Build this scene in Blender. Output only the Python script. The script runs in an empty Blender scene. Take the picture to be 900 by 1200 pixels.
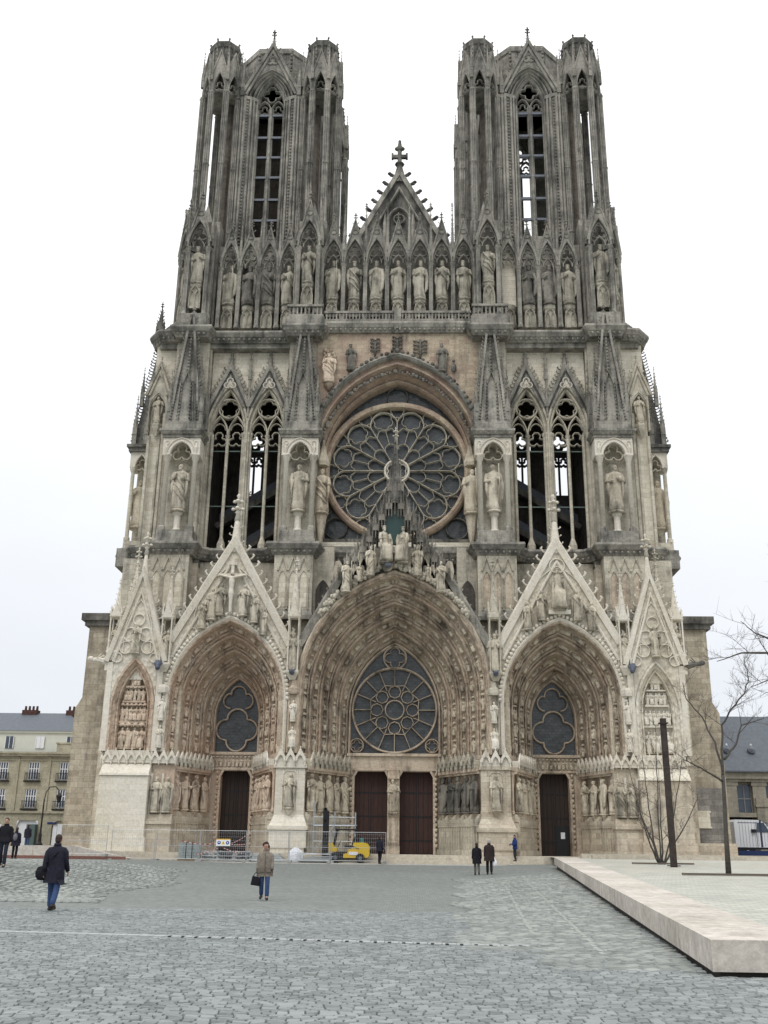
import bpy, math, random
from math import sin, cos, pi, sqrt, radians, atan2, hypot
from mathutils import Vector, Matrix
random.seed(7)
SC = bpy.context.scene
# ---------------------------------------------------------------- camera
CX, CY, CZ = 1.345, -71.986, 1.6
YAW, PITCH, ROLL, FPX = -0.030356, 0.324587, 0.0123095, 1170.93
_cy, _sy, _cp, _sp = cos(YAW), sin(YAW), cos(PITCH), sin(PITCH)
FW = Vector((_sy*_cp, _cy*_cp, _sp)); R0 = Vector((_cy, -_sy, 0)); U0 = R0.cross(FW)
RT = R0*cos(ROLL)+U0*sin(ROLL); UP = U0*cos(ROLL)-R0*sin(ROLL)
cam = bpy.data.cameras.new('camera'); camo = bpy.data.objects.new('camera', cam); SC.collection.objects.link(camo)
camo.matrix_world = Matrix(((RT.x, UP.x, -FW.x, CX), (RT.y, UP.y, -FW.y, CY), (RT.z, UP.z, -FW.z, CZ), (0, 0, 0, 1)))
cam.sensor_fit = 'VERTICAL'; cam.sensor_height = 24; cam.lens = 24*FPX/1200; cam.clip_start = .1; cam.clip_end = 3000
SC.camera = camo
# ---------------------------------------------------------------- sky, sun, exposure
SUN_EL, SUN_AZ = radians(52), radians(205)
W = bpy.data.worlds.new('World'); SC.world = W; W.use_nodes = True
nt = W.node_tree; nt.nodes.clear()
wo = nt.nodes.new('ShaderNodeOutputWorld'); bg = nt.nodes.new('ShaderNodeBackground'); bg.inputs[1].default_value = .1
sk = nt.nodes.new('ShaderNodeTexSky'); sk.sky_type = 'NISHITA'; sk.sun_disc = False; sk.sun_elevation = SUN_EL; sk.sun_rotation = SUN_AZ
tc = nt.nodes.new('ShaderNodeTexCoord'); sx = nt.nodes.new('ShaderNodeSeparateXYZ'); nt.links.new(tc.outputs['Generated'], sx.inputs[0])
cr = nt.nodes.new('ShaderNodeValToRGB'); nt.links.new(sx.outputs[2], cr.inputs[0])
e = cr.color_ramp.elements; e[0].position = 0.0; e[0].color = (.755, .785, .84, 1); e[1].position = 1; e[1].color = (1, 1, 1, 1)
m_ = e.new(.3); m_.color = (.86, .88, .91, 1); m_ = e.new(.5); m_.color = (.93, .935, .95, 1)
mp = nt.nodes.new('ShaderNodeMapping'); mp.inputs['Scale'].default_value = (1.2, 1.2, 3); nt.links.new(tc.outputs['Generated'], mp.inputs[0])
nz = nt.nodes.new('ShaderNodeTexNoise'); nz.inputs['Scale'].default_value = 1.3; nz.inputs['Detail'].default_value = 5; nt.links.new(mp.outputs[0], nz.inputs['Vector'])
mr = nt.nodes.new('ShaderNodeMapRange'); mr.inputs[1].default_value = .35; mr.inputs[2].default_value = .7; mr.inputs[3].default_value = 8.5; mr.inputs[4].default_value = 9.9
nt.links.new(nz.outputs[0], mr.inputs[0])
zp = nt.nodes.new('ShaderNodeMath'); zp.operation = 'POWER'; zp.inputs[1].default_value = 2.2; zp.use_clamp = True; nt.links.new(sx.outputs[2], zp.inputs[0])   # an overcast sky is brightest overhead
zg = nt.nodes.new('ShaderNodeMath'); zg.operation = 'MULTIPLY_ADD'; zg.inputs[1].default_value = 11; nt.links.new(zp.outputs[0], zg.inputs[0]); nt.links.new(mr.outputs[0], zg.inputs[2])
vm = nt.nodes.new('ShaderNodeVectorMath'); vm.operation = 'SCALE'; nt.links.new(cr.outputs[0], vm.inputs[0]); nt.links.new(zg.outputs[0], vm.inputs['Scale'])
mx = nt.nodes.new('ShaderNodeMix'); mx.data_type = 'RGBA'; mx.inputs[0].default_value = .93
nt.links.new(sk.outputs[0], mx.inputs[6]); nt.links.new(vm.outputs[0], mx.inputs[7])
nt.links.new(mx.outputs[2], bg.inputs[0]); nt.links.new(bg.outputs[0], wo.inputs[0])
sun = bpy.data.lights.new('sun', 'SUN'); sun.energy = .8; sun.angle = radians(20); sun.color = (1, .97, .92)
suno = bpy.data.objects.new('sun', sun); SC.collection.objects.link(suno)
sd = Vector((sin(SUN_AZ)*cos(SUN_EL), cos(SUN_AZ)*cos(SUN_EL), sin(SUN_EL)))
suno.rotation_euler = sd.to_track_quat('Z', 'Y').to_euler()
vs = SC.view_settings; vs.view_transform = 'Standard'; vs.look = 'None'; vs.exposure = 0.22; vs.gamma = 1; vs.use_curve_mapping = False
SC.cycles.max_bounces = 6; SC.cycles.diffuse_bounces = 3; SC.cycles.transparent_max_bounces = 12

def at(px, py, Y):
    """world point on the plane y=Y seen at a photograph pixel"""
    d = FW*FPX+RT*(px-450)-UP*(py-600); t = (Y-CY)/d.y
    return Vector((CX+d.x*t, Y, CZ+d.z*t))
# ---------------------------------------------------------------- materials
def _n(t, ty, **k):
    n = t.nodes.new(ty)
    for a, b in k.items():
        setattr(n, a, b)
    return n
class Mat:
    def __init__(s, name):
        s.m = bpy.data.materials.new(name); s.m.use_nodes = True; s.t = s.m.node_tree; s.b = s.t.nodes['Principled BSDF']; s.L = s.t.links.new
        g = _n(s.t, 'ShaderNodeNewGeometry'); s.geo = g; s.pos = g.outputs['Position']; s.island = g.outputs['Random Per Island']
    def mapped(s, sc, src=None, rot=None):
        n = _n(s.t, 'ShaderNodeMapping'); n.inputs['Scale'].default_value = sc
        if rot: n.inputs['Rotation'].default_value = rot
        s.L(src or s.pos, n.inputs[0]); return n.outputs[0]
    def noise(s, scale, detail=4, vec=None, rough=.6):
        n = _n(s.t, 'ShaderNodeTexNoise'); n.inputs['Scale'].default_value = scale; n.inputs['Detail'].default_value = detail; n.inputs['Roughness'].default_value = rough
        s.L(vec or s.pos, n.inputs['Vector']); return n.outputs[0]
    def rng(s, v, a, b, c=0., d=1.):
        n = _n(s.t, 'ShaderNodeMapRange'); s.L(v, n.inputs[0])
        for i, q in enumerate((a, b, c, d)): n.inputs[i+1].default_value = q
        return n.outputs[0]
    def mix(s, f, a, b, mode='MIX'):
        n = _n(s.t, 'ShaderNodeMix', data_type='RGBA', blend_type=mode)
        if isinstance(f, (int, float)): n.inputs[0].default_value = f
        else: s.L(f, n.inputs[0])
        for i, q in ((6, a), (7, b)):
            if isinstance(q, (tuple, list)): n.inputs[i].default_value = (*q[:3], 1)
            else: s.L(q, n.inputs[i])
        return n.outputs[2]
    def math(s, op, a, b=None):
        n = _n(s.t, 'ShaderNodeMath', operation=op)
        for i, q in ((0, a), (1, b)):
            if q is None: continue
            if isinstance(q, (int, float)): n.inputs[i].default_value = q
            else: s.L(q, n.inputs[i])
        return n.outputs[0]
    def brick(s, w, h, mort=.02, horiz=False, off=.5):
        n = _n(s.t, 'ShaderNodeTexBrick'); n.inputs['Scale'].default_value = 1; n.inputs['Brick Width'].default_value = w; n.inputs['Row Height'].default_value = h
        n.inputs['Mortar Size'].default_value = mort; n.inputs['Mortar Smooth'].default_value = .3; n.offset = off
        n.inputs['Color1'].default_value = (0, 0, 0, 1); n.inputs['Color2'].default_value = (1, 1, 1, 1); n.inputs['Mortar'].default_value = (.5, .5, .5, 1)
        if horiz: s.L(s.pos, n.inputs[0])
        else:
            q = _n(s.t, 'ShaderNodeSeparateXYZ'); s.L(s.pos, q.inputs[0]); c = _n(s.t, 'ShaderNodeCombineXYZ')
            s.L(s.math('ADD', q.outputs[0], q.outputs[1]), c.inputs[0]); s.L(q.outputs[2], c.inputs[1]); s.L(c.outputs[0], n.inputs[0])
        return n.outputs[0], n.outputs[1]
    def bump(s, h, st, dist=.05):
        n = _n(s.t, 'ShaderNodeBump'); n.inputs['Strength'].default_value = st; n.inputs['Distance'].default_value = dist; s.L(h, n.inputs['Height'])
        if s.b.inputs['Normal'].links: s.L(s.b.inputs['Normal'].links[0].from_socket, n.inputs['Normal'])
        s.L(n.outputs[0], s.b.inputs['Normal'])
    def col(s, c):
        if isinstance(c, (tuple, list)): s.b.inputs['Base Color'].default_value = (*c[:3], 1)
        else: s.L(c, s.b.inputs['Base Color'])
    def set(s, rough=.9, metal=0, spec=.3):
        s.b.inputs['Roughness'].default_value = rough; s.b.inputs['Metallic'].default_value = metal; s.b.inputs['Specular IOR Level'].default_value = spec; return s.m

def stone(name, a, b, soot, amt, joints=.5, bump=.6, carve=0, fine=.35):
    """weathered limestone: two tones, black vertical rain streaks, ashlar joints, grain"""
    M = Mat(name)
    c = M.mix(M.rng(M.noise(.33, 5), .38, .62), a, b)
    if joints:
        bc, bf = M.brick(.83, .40, .012)
        c = M.mix(joints*.55, c, M.mix(bc, tuple(q*.72 for q in a), tuple(min(1, q*1.22) for q in b)))
        c = M.mix(M.math('MULTIPLY', bf, joints*.55), c, tuple(q*.35 for q in a))
    st = M.noise(1., 5, M.mapped((1.5, 1.5, .13)), .65)
    bl = M.noise(.75, 6, None, .7)
    k = M.math('ADD', M.math('MULTIPLY', st, .55), M.math('MULTIPLY', bl, .45)); oi = _n(M.t, 'ShaderNodeObjectInfo')
    c = M.mix(M.math('MULTIPLY', oi.outputs['Random'], .30), c, tuple(q*.62 for q in a))
    c = M.mix(M.rng(k, .62-.34*amt, .80-.34*amt, 0, .9), c, soot)
    f = M.noise(5.5, 5, None, .75)
    c = M.mix(fine, c, M.mix(M.rng(f, .3, .7), (.25, .25, .25), (.95, .93, .9)), 'OVERLAY')
    M.col(c)
    M.bump(M.noise(9, 5, None, .7), bump, .06)
    if joints: M.bump(M.math('SUBTRACT', 1., bf), .35, .03)
    if carve:
        v = _n(M.t, 'ShaderNodeTexVoronoi'); v.inputs['Scale'].default_value = carve; M.L(M.mapped((1, 1, .75)), v.inputs['Vector'])
        M.bump(v.outputs[0], .9, .14)
    return M.set(.92, 0, .2)
GREY = stone('weathered_grey_stone', (.265, .255, .225), (.385, .37, .32), (.06, .06, .056), .52)
GREYD = stone('soot_blackened_stone', (.155, .15, .135), (.25, .24, .21), (.042, .042, .04), .66, .3)
MID = stone('buff_weathered_stone', (.43, .40, .325), (.56, .525, .435), (.075, .072, .066), .35, .6)
PALE = stone('pale_wall_stone', (.60, .54, .43), (.70, .66, .55), (.16, .14, .12), .16, .8, .4)
CREAM = stone('cream_carved_stone', (.62, .57, .475), (.71, .67, .58), (.21, .19, .165), .22, .15, .6)
CREAMC = stone('cream_relief_stone', (.57, .515, .42), (.67, .63, .54), (.17, .155, .13), .30, 0, .6, 3.2)
WHITE = stone('new_white_stone', (.64, .595, .49), (.70, .66, .57), (.42, .37, .29), .14, .45, .25)
PINK = stone('pink_fired_stone', (.53, .395, .30), (.59, .505, .41), (.12, .085, .07), .30, .1, .7)
PINKC = stone('pink_relief_stone', (.51, .385, .29), (.59, .495, .395), (.10, .075, .06), .34, 0, .7, 3.4)
TAN = stone('tan_portal_stone', (.50, .41, .315), (.59, .51, .41), (.085, .072, .058), .42, .1, .7)
TANC = stone('tan_relief_stone', (.43, .345, .265), (.54, .46, .365), (.07, .06, .05), .46, 0, .7, 3.0)
BASE = stone('plinth_stone', (.45, .385, .30), (.58, .53, .435), (.16, .14, .12), .30, .8, .5)
END = stone('end_buttress_stone', (.36, .31, .235), (.45, .41, .33), (.12, .105, .09), .42, 1., .5)
ROSEW = stone('rose_wall_stone', (.37, .265, .215), (.50, .435, .32), (.12, .10, .09), .28, .7, .5)
DARKIN = stone('interior_shade_stone', (.085, .078, .07), (.12, .11, .095), (.02, .02, .02), .5, .5)  # interior shade is put into this darker stone colour
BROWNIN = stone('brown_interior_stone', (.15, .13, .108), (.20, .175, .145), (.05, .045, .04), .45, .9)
STAT = stone('king_statue_stone', (.35, .325, .265), (.46, .435, .36), (.06, .058, .05), .46, 0, .7)
STATP = stone('pale_statue_stone', (.49, .445, .355), (.59, .545, .45), (.09, .085, .07), .5, 0, .7)
STATD = stone('dark_statue_stone', (.19, .18, .155), (.27, .255, .22), (.04, .04, .037), .55, 0, .7)
STATT = stone('tan_statue_stone', (.50, .435, .335), (.62, .56, .45), (.07, .06, .05), .42, 0, .8)
STATK = stone('pink_statue_stone', (.58, .45, .345), (.66, .565, .455), (.12, .09, .075), .32, 0, .8)

def simple(name, c, rough=.8, metal=0, var=.15, scale=8, spec=.3, bump=0):
    M = Mat(name); n = M.noise(scale, 4)
    M.col(M.mix(M.rng(n, .3, .7), tuple(q*(1-var) for q in c), tuple(min(1, q*(1+var)) for q in c)))
    if bump: M.bump(n, bump, .03)
    return M.set(rough, metal, spec)
def glassy():
    M = Mat('leaded_glass'); v = _n(M.t, 'ShaderNodeTexVoronoi'); v.inputs['Scale'].default_value = 2.4; M.L(M.pos, v.inputs['Vector'])
    bc, bf = M.brick(.34, .22, .02)
    c = M.mix(M.rng(M.noise(1.6, 4), .35, .65), (.03, .037, .041), (.075, .088, .094))
    c = M.mix(.35, c, M.mix(bc, (.016, .02, .022), (.085, .09, .092))); c = M.mix(M.math('MULTIPLY', bf, .7), c, (.02, .02, .02)); M.col(c)
    M.bump(v.outputs[0], .3, .1); return M.set(.3, 0, .5)
GLASS = glassy()
GLASS_G = simple('green_glass', (.03, .065, .06), .3)
def woodm(name, c):
    M = Mat(name); n = M.noise(3, 5, M.mapped((9, 9, .4))); M.col(M.mix(M.rng(n, .3, .7), tuple(q*.7 for q in c), tuple(q*1.25 for q in c))); M.bump(n, .3, .02); return M.set(.7, 0, .3)
DOOR_D = woodm('black_brown_door_wood', (.036, .024, .02)); DOOR_R = woodm('red_brown_door_wood', (.05, .026, .022))
LEAD = simple('lead_grey', (.13, .145, .17), .5, 0, .3); LEADB = simple('blue_lead', (.085, .10, .135), .55, 0, .5)
IRON = simple('black_iron', (.02, .02, .022), .5, .3); GALV = simple('galvanised_steel', (.42, .44, .45), .45, .6, .1)
# ---------------------------------------------------------------- mesh builder
class MB:
    def __init__(s): s.v = []; s.f = []
    def add(s, vs, fs):
        o = len(s.v); s.v += [tuple(q) for q in vs]; s.f += [tuple(i+o for i in f) for f in fs]; return s
    def box(s, x0, x1, y0, y1, z0, z1):
        return s.add([(x, y, z) for z in (z0, z1) for x, y in ((x0, y0), (x1, y0), (x1, y1), (x0, y1))], [(3, 2, 1, 0), (4, 5, 6, 7), (0, 1, 5, 4), (1, 2, 6, 5), (2, 3, 7, 6), (3, 0, 4, 7)])
    def frus(s, cx, cy, z0, z1, a, b, a1, b1=None):
        b1 = a1 if b1 is None else b1
        return s.add([(cx+p*q, cy+r*w, z) for z, q, w in ((z0, a, b), (z1, a1, b1)) for p, r in ((-1, -1), (1, -1), (1, 1), (-1, 1))], [(3, 2, 1, 0), (4, 5, 6, 7), (0, 1, 5, 4), (1, 2, 6, 5), (2, 3, 7, 6), (3, 0, 4, 7)])
    def prism(s, poly, y0, y1):
        n = len(poly); return s.add([(x, y, z) for y in (y0, y1) for x, z in poly], [tuple(range(n)), tuple(range(2*n-1, n-1, -1))]+[(i, (i+1) % n+0, (i+1) % n+n, i+n) for i in range(n)])
    def prismz(s, poly, z0, z1, top=None):
        n = len(poly); return s.add([(x, y, z0) for x, y in poly]+[(x, y, z1) for x, y in (top or poly)], [tuple(range(n-1, -1, -1)), tuple(range(n, 2*n))]+[(i, (i+1) % n, (i+1) % n+n, i+n) for i in range(n)])
    def lathe(s, prof, cx=0, cy=0, n=10, a0=0, ey=1):
        vs = [(cx+r*cos(a0+2*pi*i/n), cy+r*ey*sin(a0+2*pi*i/n), z) for r, z in prof for i in range(n)]; k = len(prof)
        return s.add(vs, [tuple(range(n-1, -1, -1)), tuple(range((k-1)*n, k*n))]+[(j*n+i, j*n+(i+1) % n, (j+1)*n+(i+1) % n, (j+1)*n+i) for j in range(k-1) for i in range(n)])
    def tube(s, pts, r, n=6, cap=True):
        pts = [Vector(p) for p in pts]; rs = r if isinstance(r, (list, tuple)) else [r]*len(pts); vs = []; k = len(pts); prev = None
        for i, p in enumerate(pts):
            d = (pts[min(i+1, k-1)]-pts[max(i-1, 0)])
            d = d.normalized() if d.length > 1e-9 else Vector((0, 0, 1))
            if prev is None:
                h = Vector((0, 0, 1)) if abs(d.z) < .9 else Vector((0, 1, 0)); u = d.cross(h).normalized()
            else:
                u = prev-d*prev.dot(d); u = u.normalized() if u.length > 1e-6 else d.orthogonal().normalized()
            prev = u; w = d.cross(u)
            vs += [p+(u*cos(2*pi*j/n)+w*sin(2*pi*j/n))*rs[i] for j in range(n)]
        fs = [(j*n+i, j*n+(i+1) % n, (j+1)*n+(i+1) % n, (j+1)*n+i) for j in range(k-1) for i in range(n)]
        if cap: fs += [tuple(range(n-1, -1, -1)), tuple(range((k-1)*n, k*n))]
        return s.add(vs, fs)
    def ball(s, c, r, n=8, m=6):
        rx, ry, rz = r if isinstance(r, (tuple, list)) else (r, r, r)
        vs = [(c[0], c[1], c[2]-rz)]+[(c[0]+rx*sin(pi*j/m)*cos(2*pi*i/n), c[1]+ry*sin(pi*j/m)*sin(2*pi*i/n), c[2]-rz*cos(pi*j/m)) for j in range(1, m) for i in range(n)]+[(c[0], c[1], c[2]+rz)]
        e_ = len(vs)-1; fs = [(0, 1+(i+1) % n, 1+i) for i in range(n)]+[(1+(j-1)*n+i, 1+(j-1)*n+(i+1) % n, 1+j*n+(i+1) % n, 1+j*n+i) for j in range(1, m-1) for i in range(n)]+[(e_, 1+(m-2)*n+i, 1+(m-2)*n+(i+1) % n) for i in range(n)]
        return s.add(vs, fs)
    def sweep(s, path, prof, closed=False):
        """path in XZ, prof list of (offset to the left normal, y)"""
        k = len(path); m = len(prof); vs = []
        for i, (x, z) in enumerate(path):
            if closed: p, q = path[i-1], path[(i+1) % k]
            else: p, q = path[max(i-1, 0)], path[min(i+1, k-1)]
            d1 = Vector((x-p[0], z-p[1])); d2 = Vector((q[0]-x, q[1]-z))
            if d1.length < 1e-9: d1 = d2
            if d2.length < 1e-9: d2 = d1
            d1.normalize(); d2.normalize(); t = d1+d2
            t = t.normalized() if t.length > 1e-6 else d1
            c = max(.45, t.dot(d1)); nx, nz_ = -t.y/c, t.x/c
            vs += [(x+nx*o, y, z+nz_*o) for o, y in prof]
        fs = [(i*m+j, ((i+1) % k)*m+j, ((i+1) % k)*m+(j+1) % m, i*m+(j+1) % m) for i in range(k if closed else k-1) for j in range(m)]
        if not closed: fs += [tuple(range(m)), tuple(range(k*m-1, (k-1)*m-1, -1))]
        return s.add(vs, fs)
    def over(s, path, top, y0, y1, soffit=True):
        """wall between an arch path and a top line (number or function of x)"""
        tf = top if callable(top) else (lambda x: top); k = len(path)
        vs = []
        for x, z in path:
            t = max(tf(x), z); vs += [(x, y0, z), (x, y0, t), (x, y1, z), (x, y1, t)]
        fs = []
        for i in range(k-1):
            a, b = 4*i, 4*i+4; fs += [(a, b, b+1, a+1), (a+2, a+3, b+3, b+2), (a+1, b+1, b+3, a+3)]
            if soffit: fs.append((a, a+2, b+2, b))
        return s.add(vs, fs)
    def loft(s, rows, closed=False):
        n = len(rows[0]); fs = []
        for j in range(len(rows)-1):
            for i in range(n if closed else n-1): fs.append((j*n+i, j*n+(i+1) % n, (j+1)*n+(i+1) % n, (j+1)*n+i))
        return s.add([p for r in rows for p in r], fs)
    def merge(s, o, M=None):
        return s.add([(M @ Vector(p)) for p in o.v] if M else o.v, o.f)
    def mesh(s, name, mat, smooth=False):
        me = bpy.data.meshes.new(name); me.from_pydata(s.v, [], s.f)
        for m in (mat if isinstance(mat, (list, tuple)) else [mat]): me.materials.append(m)
        if smooth: me.polygons.foreach_set('use_smooth', [True]*len(me.polygons))
        me.update(); return me
def place(name, me, parent=None, M=None):
    o = bpy.data.objects.new(name, me); SC.collection.objects.link(o)
    if parent:
        o.parent = parent; o.matrix_parent_inverse = WM[parent].inverted()
    M = M or Matrix(); o.matrix_basis = M; WM[o] = M.copy(); return o
class _WM(dict):
    def __getitem__(s, o): return dict.__getitem__(s, o.name)
    def __setitem__(s, o, v): dict.__setitem__(s, o.name, v)
WM = _WM()
def obj(name, mb, mat, parent=None, smooth=False, stuff=False):
    o = place(name, mb.mesh(name, mat, smooth), parent)
    if stuff: o['kind'] = 'stuff'
    return o
def empty(name, loc=(0, 0, 0), rz=0, parent=None):
    o = bpy.data.objects.new(name, None); o.empty_display_size = .3; SC.collection.objects.link(o)
    M = Matrix.Translation(loc) @ Matrix.Rotation(rz, 4, 'Z'); o.matrix_basis = M
    if parent: o.parent = parent; o.matrix_parent_inverse = WM[parent].inverted()
    WM[o] = M.copy(); return o
def tag(o, label=None, cat=None, group=None, kind=None):
    if label: o['label'] = label
    if cat: o['category'] = cat
    if group: o['group'] = group
    if kind: o['kind'] = kind
    return o
def struct(name, mb, mat, smooth=False):
    return tag(obj(name, mb, mat, None, smooth), kind='structure')
def TR(x, y, z, s=1, rz=0, ry=0, sx=1):
    S = Matrix.Diagonal((s*sx, s, s, 1)) if not isinstance(s, tuple) else Matrix.Diagonal((*s, 1))
    return Matrix.Translation((x, y, z)) @ Matrix.Rotation(rz, 4, 'Z') @ Matrix.Rotation(ry, 4, 'Y') @ S
def arch(a, z0, h, cx=0, n=9, leg=None):
    """two-centred pointed arch, left to right; leg = z of the foot of vertical legs"""
    R = (a*a+h*h)/(2*a); c = R-a; t1 = atan2(h, c) if True else 0
    L = [(cx+c-R*cos(t1*i/n), z0+R*sin(t1*i/n)) for i in range(n+1)]
    L[-1] = (cx, z0+h)
    P = L+[(2*cx-x, z) for x, z in reversed(L[:-1])]
    if leg is not None: P = [(cx-a, leg)]+P+[(cx+a, leg)]
    return P
def circ(cx, cz, r, n=20, a0=0, a1=2*pi, close=True):
    k = n if close else n+1
    return [(cx+r*cos(a0+(a1-a0)*i/n), cz+r*sin(a0+(a1-a0)*i/n)) for i in range(k)]
def foil(cx, cz, R, lobes, n=6, rot=pi/2):
    """outline of a foiled circle"""
    P = []; h = pi/lobes; d = R*.56; r = max(R*.44, d*sin(h)*1.06); tI = d*cos(h)+sqrt(r*r-(d*sin(h))**2); w = atan2(tI*sin(h), tI*cos(h)-d)
    for j in range(lobes):
        t = rot+2*pi*j/lobes
        for i in range(n+1):
            b = t-w+2*w*i/n; P.append((cx+d*cos(t)+r*cos(b), cz+d*sin(t)+r*sin(b)))
    return P
def bar(w, y, d):
    """moulded bar profile, front at y"""
    return [(-w/2, y+d), (-w/2, y+d*.4), (-w*.22, y), (w*.22, y), (w/2, y+d*.4), (w/2, y+d)]
# ---------------------------------------------------------------- shared carved pieces (instanced meshes)
def statue_mb(seed, crown=False, canopy=False, ped=False, seated=False, wings=False):
    r = random.Random(seed); m = MB(); n = 24
    if seated: prof = [(0, .17, .17, -.10), (.04, .19, .19, -.10), (.2, .17, .17, -.09), (.36, .17, .19, -.08), (.44, .17, .17, -.03), (.5, .135, .11, .03), (.6, .12, .10, .05), (.70, .15, .10, .05), (.78, .15, .09, .05), (.83, .09, .07, .05), (.85, .045, .045, .04), (.88, .042, .042, .03)]
    else: prof = [(0, .12, .12, 0), (.02, .155, .14, 0), (.12, .145, .13, 0), (.26, .132, .12, 0), (.40, .125, .11, -.01), (.52, .125, .105, -.01), (.60, .11, .09, 0), (.68, .125, .095, 0), (.76, .145, .09, 0), (.81, .135, .08, 0), (.84, .08, .06, 0), (.855, .043, .043, -.005), (.885, .04, .04, -.01)]
    k1, k2, ph, lean = r.choice((5, 6, 7)), r.choice((9, 11)), r.random()*6, r.uniform(-.03, .03)
    vs = []
    for z, a, b, oy in prof:
        amp = .20*max(0, 1-z/.85)**.8+(.03 if z < .82 else 0)
        for i in range(n):
            t = 2*pi*i/n; q = 1+amp*(.6*(1-2*abs(sin((k1*t+ph)/2+z*1.6)))+.45*sin(k2*t-ph+z*1.5))
            vs.append((a*q*cos(t)+lean*sin(z*5), b*q*sin(t)+oy, z))
    k = len(prof); m.add(vs, [tuple(range(n-1, -1, -1)), tuple(range((k-1)*n, k*n))]+[(j*n+i, j*n+(i+1) % n, (j+1)*n+(i+1) % n, (j+1)*n+i) for j in range(k-1) for i in range(n)])
    tilt = r.uniform(-.02, .02); hy = .03 if seated else -.01; hx = lean*sin(4.6)+tilt
    m.ball((hx, hy-.01, .93), (.05, .058, .066), 10, 8); m.ball((hx, hy+.016, .945), (.058, .055, .062), 8, 6)
    m.ball((hx, hy-.066, .925), (.009, .014, .014), 5, 4)
    if r.random() < .6: m.ball((hx, hy-.045, .885), (.036, .03, .045), 7, 5)
    if crown:
        m.lathe([(.054, .965), (.056, .985), (.066, 1.01), (.05, 1.01), (.045, .985)], hx, hy, 8)
    sh = .79
    for s in (-1, 1):
        pose = r.random(); el = (s*(.165+r.random()*.02), -.01, .62); hd = (s*r.uniform(.02, .09), -.13, r.uniform(.60, .74)) if pose < .8 else (s*.15, -.04, .46)
        if wings: hd = (s*.06, -.15, .70)
        m.tube([(s*.125, .0, sh), el, hd], [.05, .045, .028], 7); m.ball(hd, (.024, .024, .03), 6, 4)
        m.tube([(s*.13, -.02, .66), (s*.15, -.04, .45), (s*.12, -.05, .22)], [.045, .035, .012], 6)
        if wings: m.loft([[(s*.06, .08, .8), (s*.20, .10, 1.0), (s*.36, .10, .95), (s*.42, .12, .62), (s*.34, .12, .30)], [(s*.05, .1, .6), (s*.14, .14, .62), (s*.22, .15, .56), (s*.28, .15, .42), (s*.34, .12, .30)]])
    if r.random() < .4: m.tube([(-.12, -.075, .80), (.02, -.105, .60), (.13, -.09, .42)], [.02, .03, .01], 6)
    if r.random() < .35:
        sg = r.choice((-1, 1))
        for q in range(2): m.tube([(-sg*.12, -.08, .58-.13*q), (0, -.135, .46-.15*q), (sg*.12, -.11, .26-.1*q)], [.012, .02, .01], 5)
    if r.random() < .5: m.tube([(.13, -.03, .78), (.17, -.05, .55), (.15, -.07, .25), (.10, -.08, .12)], [.03, .05, .04, .01], 6)
    if r.random() < .35 and not wings: m.box(-.01+.06, .05+.06, -.19, -.13, .6, .7)
    elif r.random() < .4: m.tube([(.12, -.13, .15), (.10, -.14, .98)], .012, 5)
    m.lathe([(.15, -.05), (.17, -.02), (.15, 0)], 0, 0, 8)
    if ped:
        m.lathe([(.09, -.26), (.10, -.24), (.085, -.22), (.09, -.12), (.17, -.07), (.18, -.05)], 0, 0, 8)
    if canopy:
        m.lathe([(.16, 1.06), (.2, 1.08), (.2, 1.16), (.13, 1.19), (.12, 1.24)], 0, 0, 6, pi/6)
        for i in range(6): m.lathe([(.0, 1.0), (.03, 1.05), (.03, 1.08)], .17*cos(pi/3*i+pi/6), .17*sin(pi/3*i+pi/6), 4)
    return m
NV = 7
def stset(mat, **k):
    return [statue_mb(i*13+5+len(k), **k).mesh('carved_figure', mat, True) for i in range(NV)]
S_KING = stset(STAT, crown=True); S_PALE = stset(STATP); S_DARK = stset(STATD, crown=True); S_TAN = stset(STATT, ped=False); S_PINK = stset(STATK)
A_TAN = [statue_mb(i*7+1, canopy=True, seated=(i % 2 == 0), wings=(i % 3 == 1)).mesh('carved_figure', STATT, True) for i in range(NV)]
A_PINK = [statue_mb(i*7+1, canopy=True, seated=(i % 2 == 0), wings=(i % 3 == 1)).mesh('carved_figure', STATK, True) for i in range(NV)]
A_CREAM = [statue_mb(i*7+2, seated=(i % 3 == 0), wings=(i % 3 == 1)).mesh('carved_figure', CREAM, True) for i in range(NV)]
SEAT_P = [statue_mb(i+90, seated=True, crown=True).mesh('carved_figure', STATP, True) for i in range(2)]
ANGEL_P = [statue_mb(i+80, wings=True).mesh('carved_figure', STATP, True) for i in range(3)]

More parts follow.
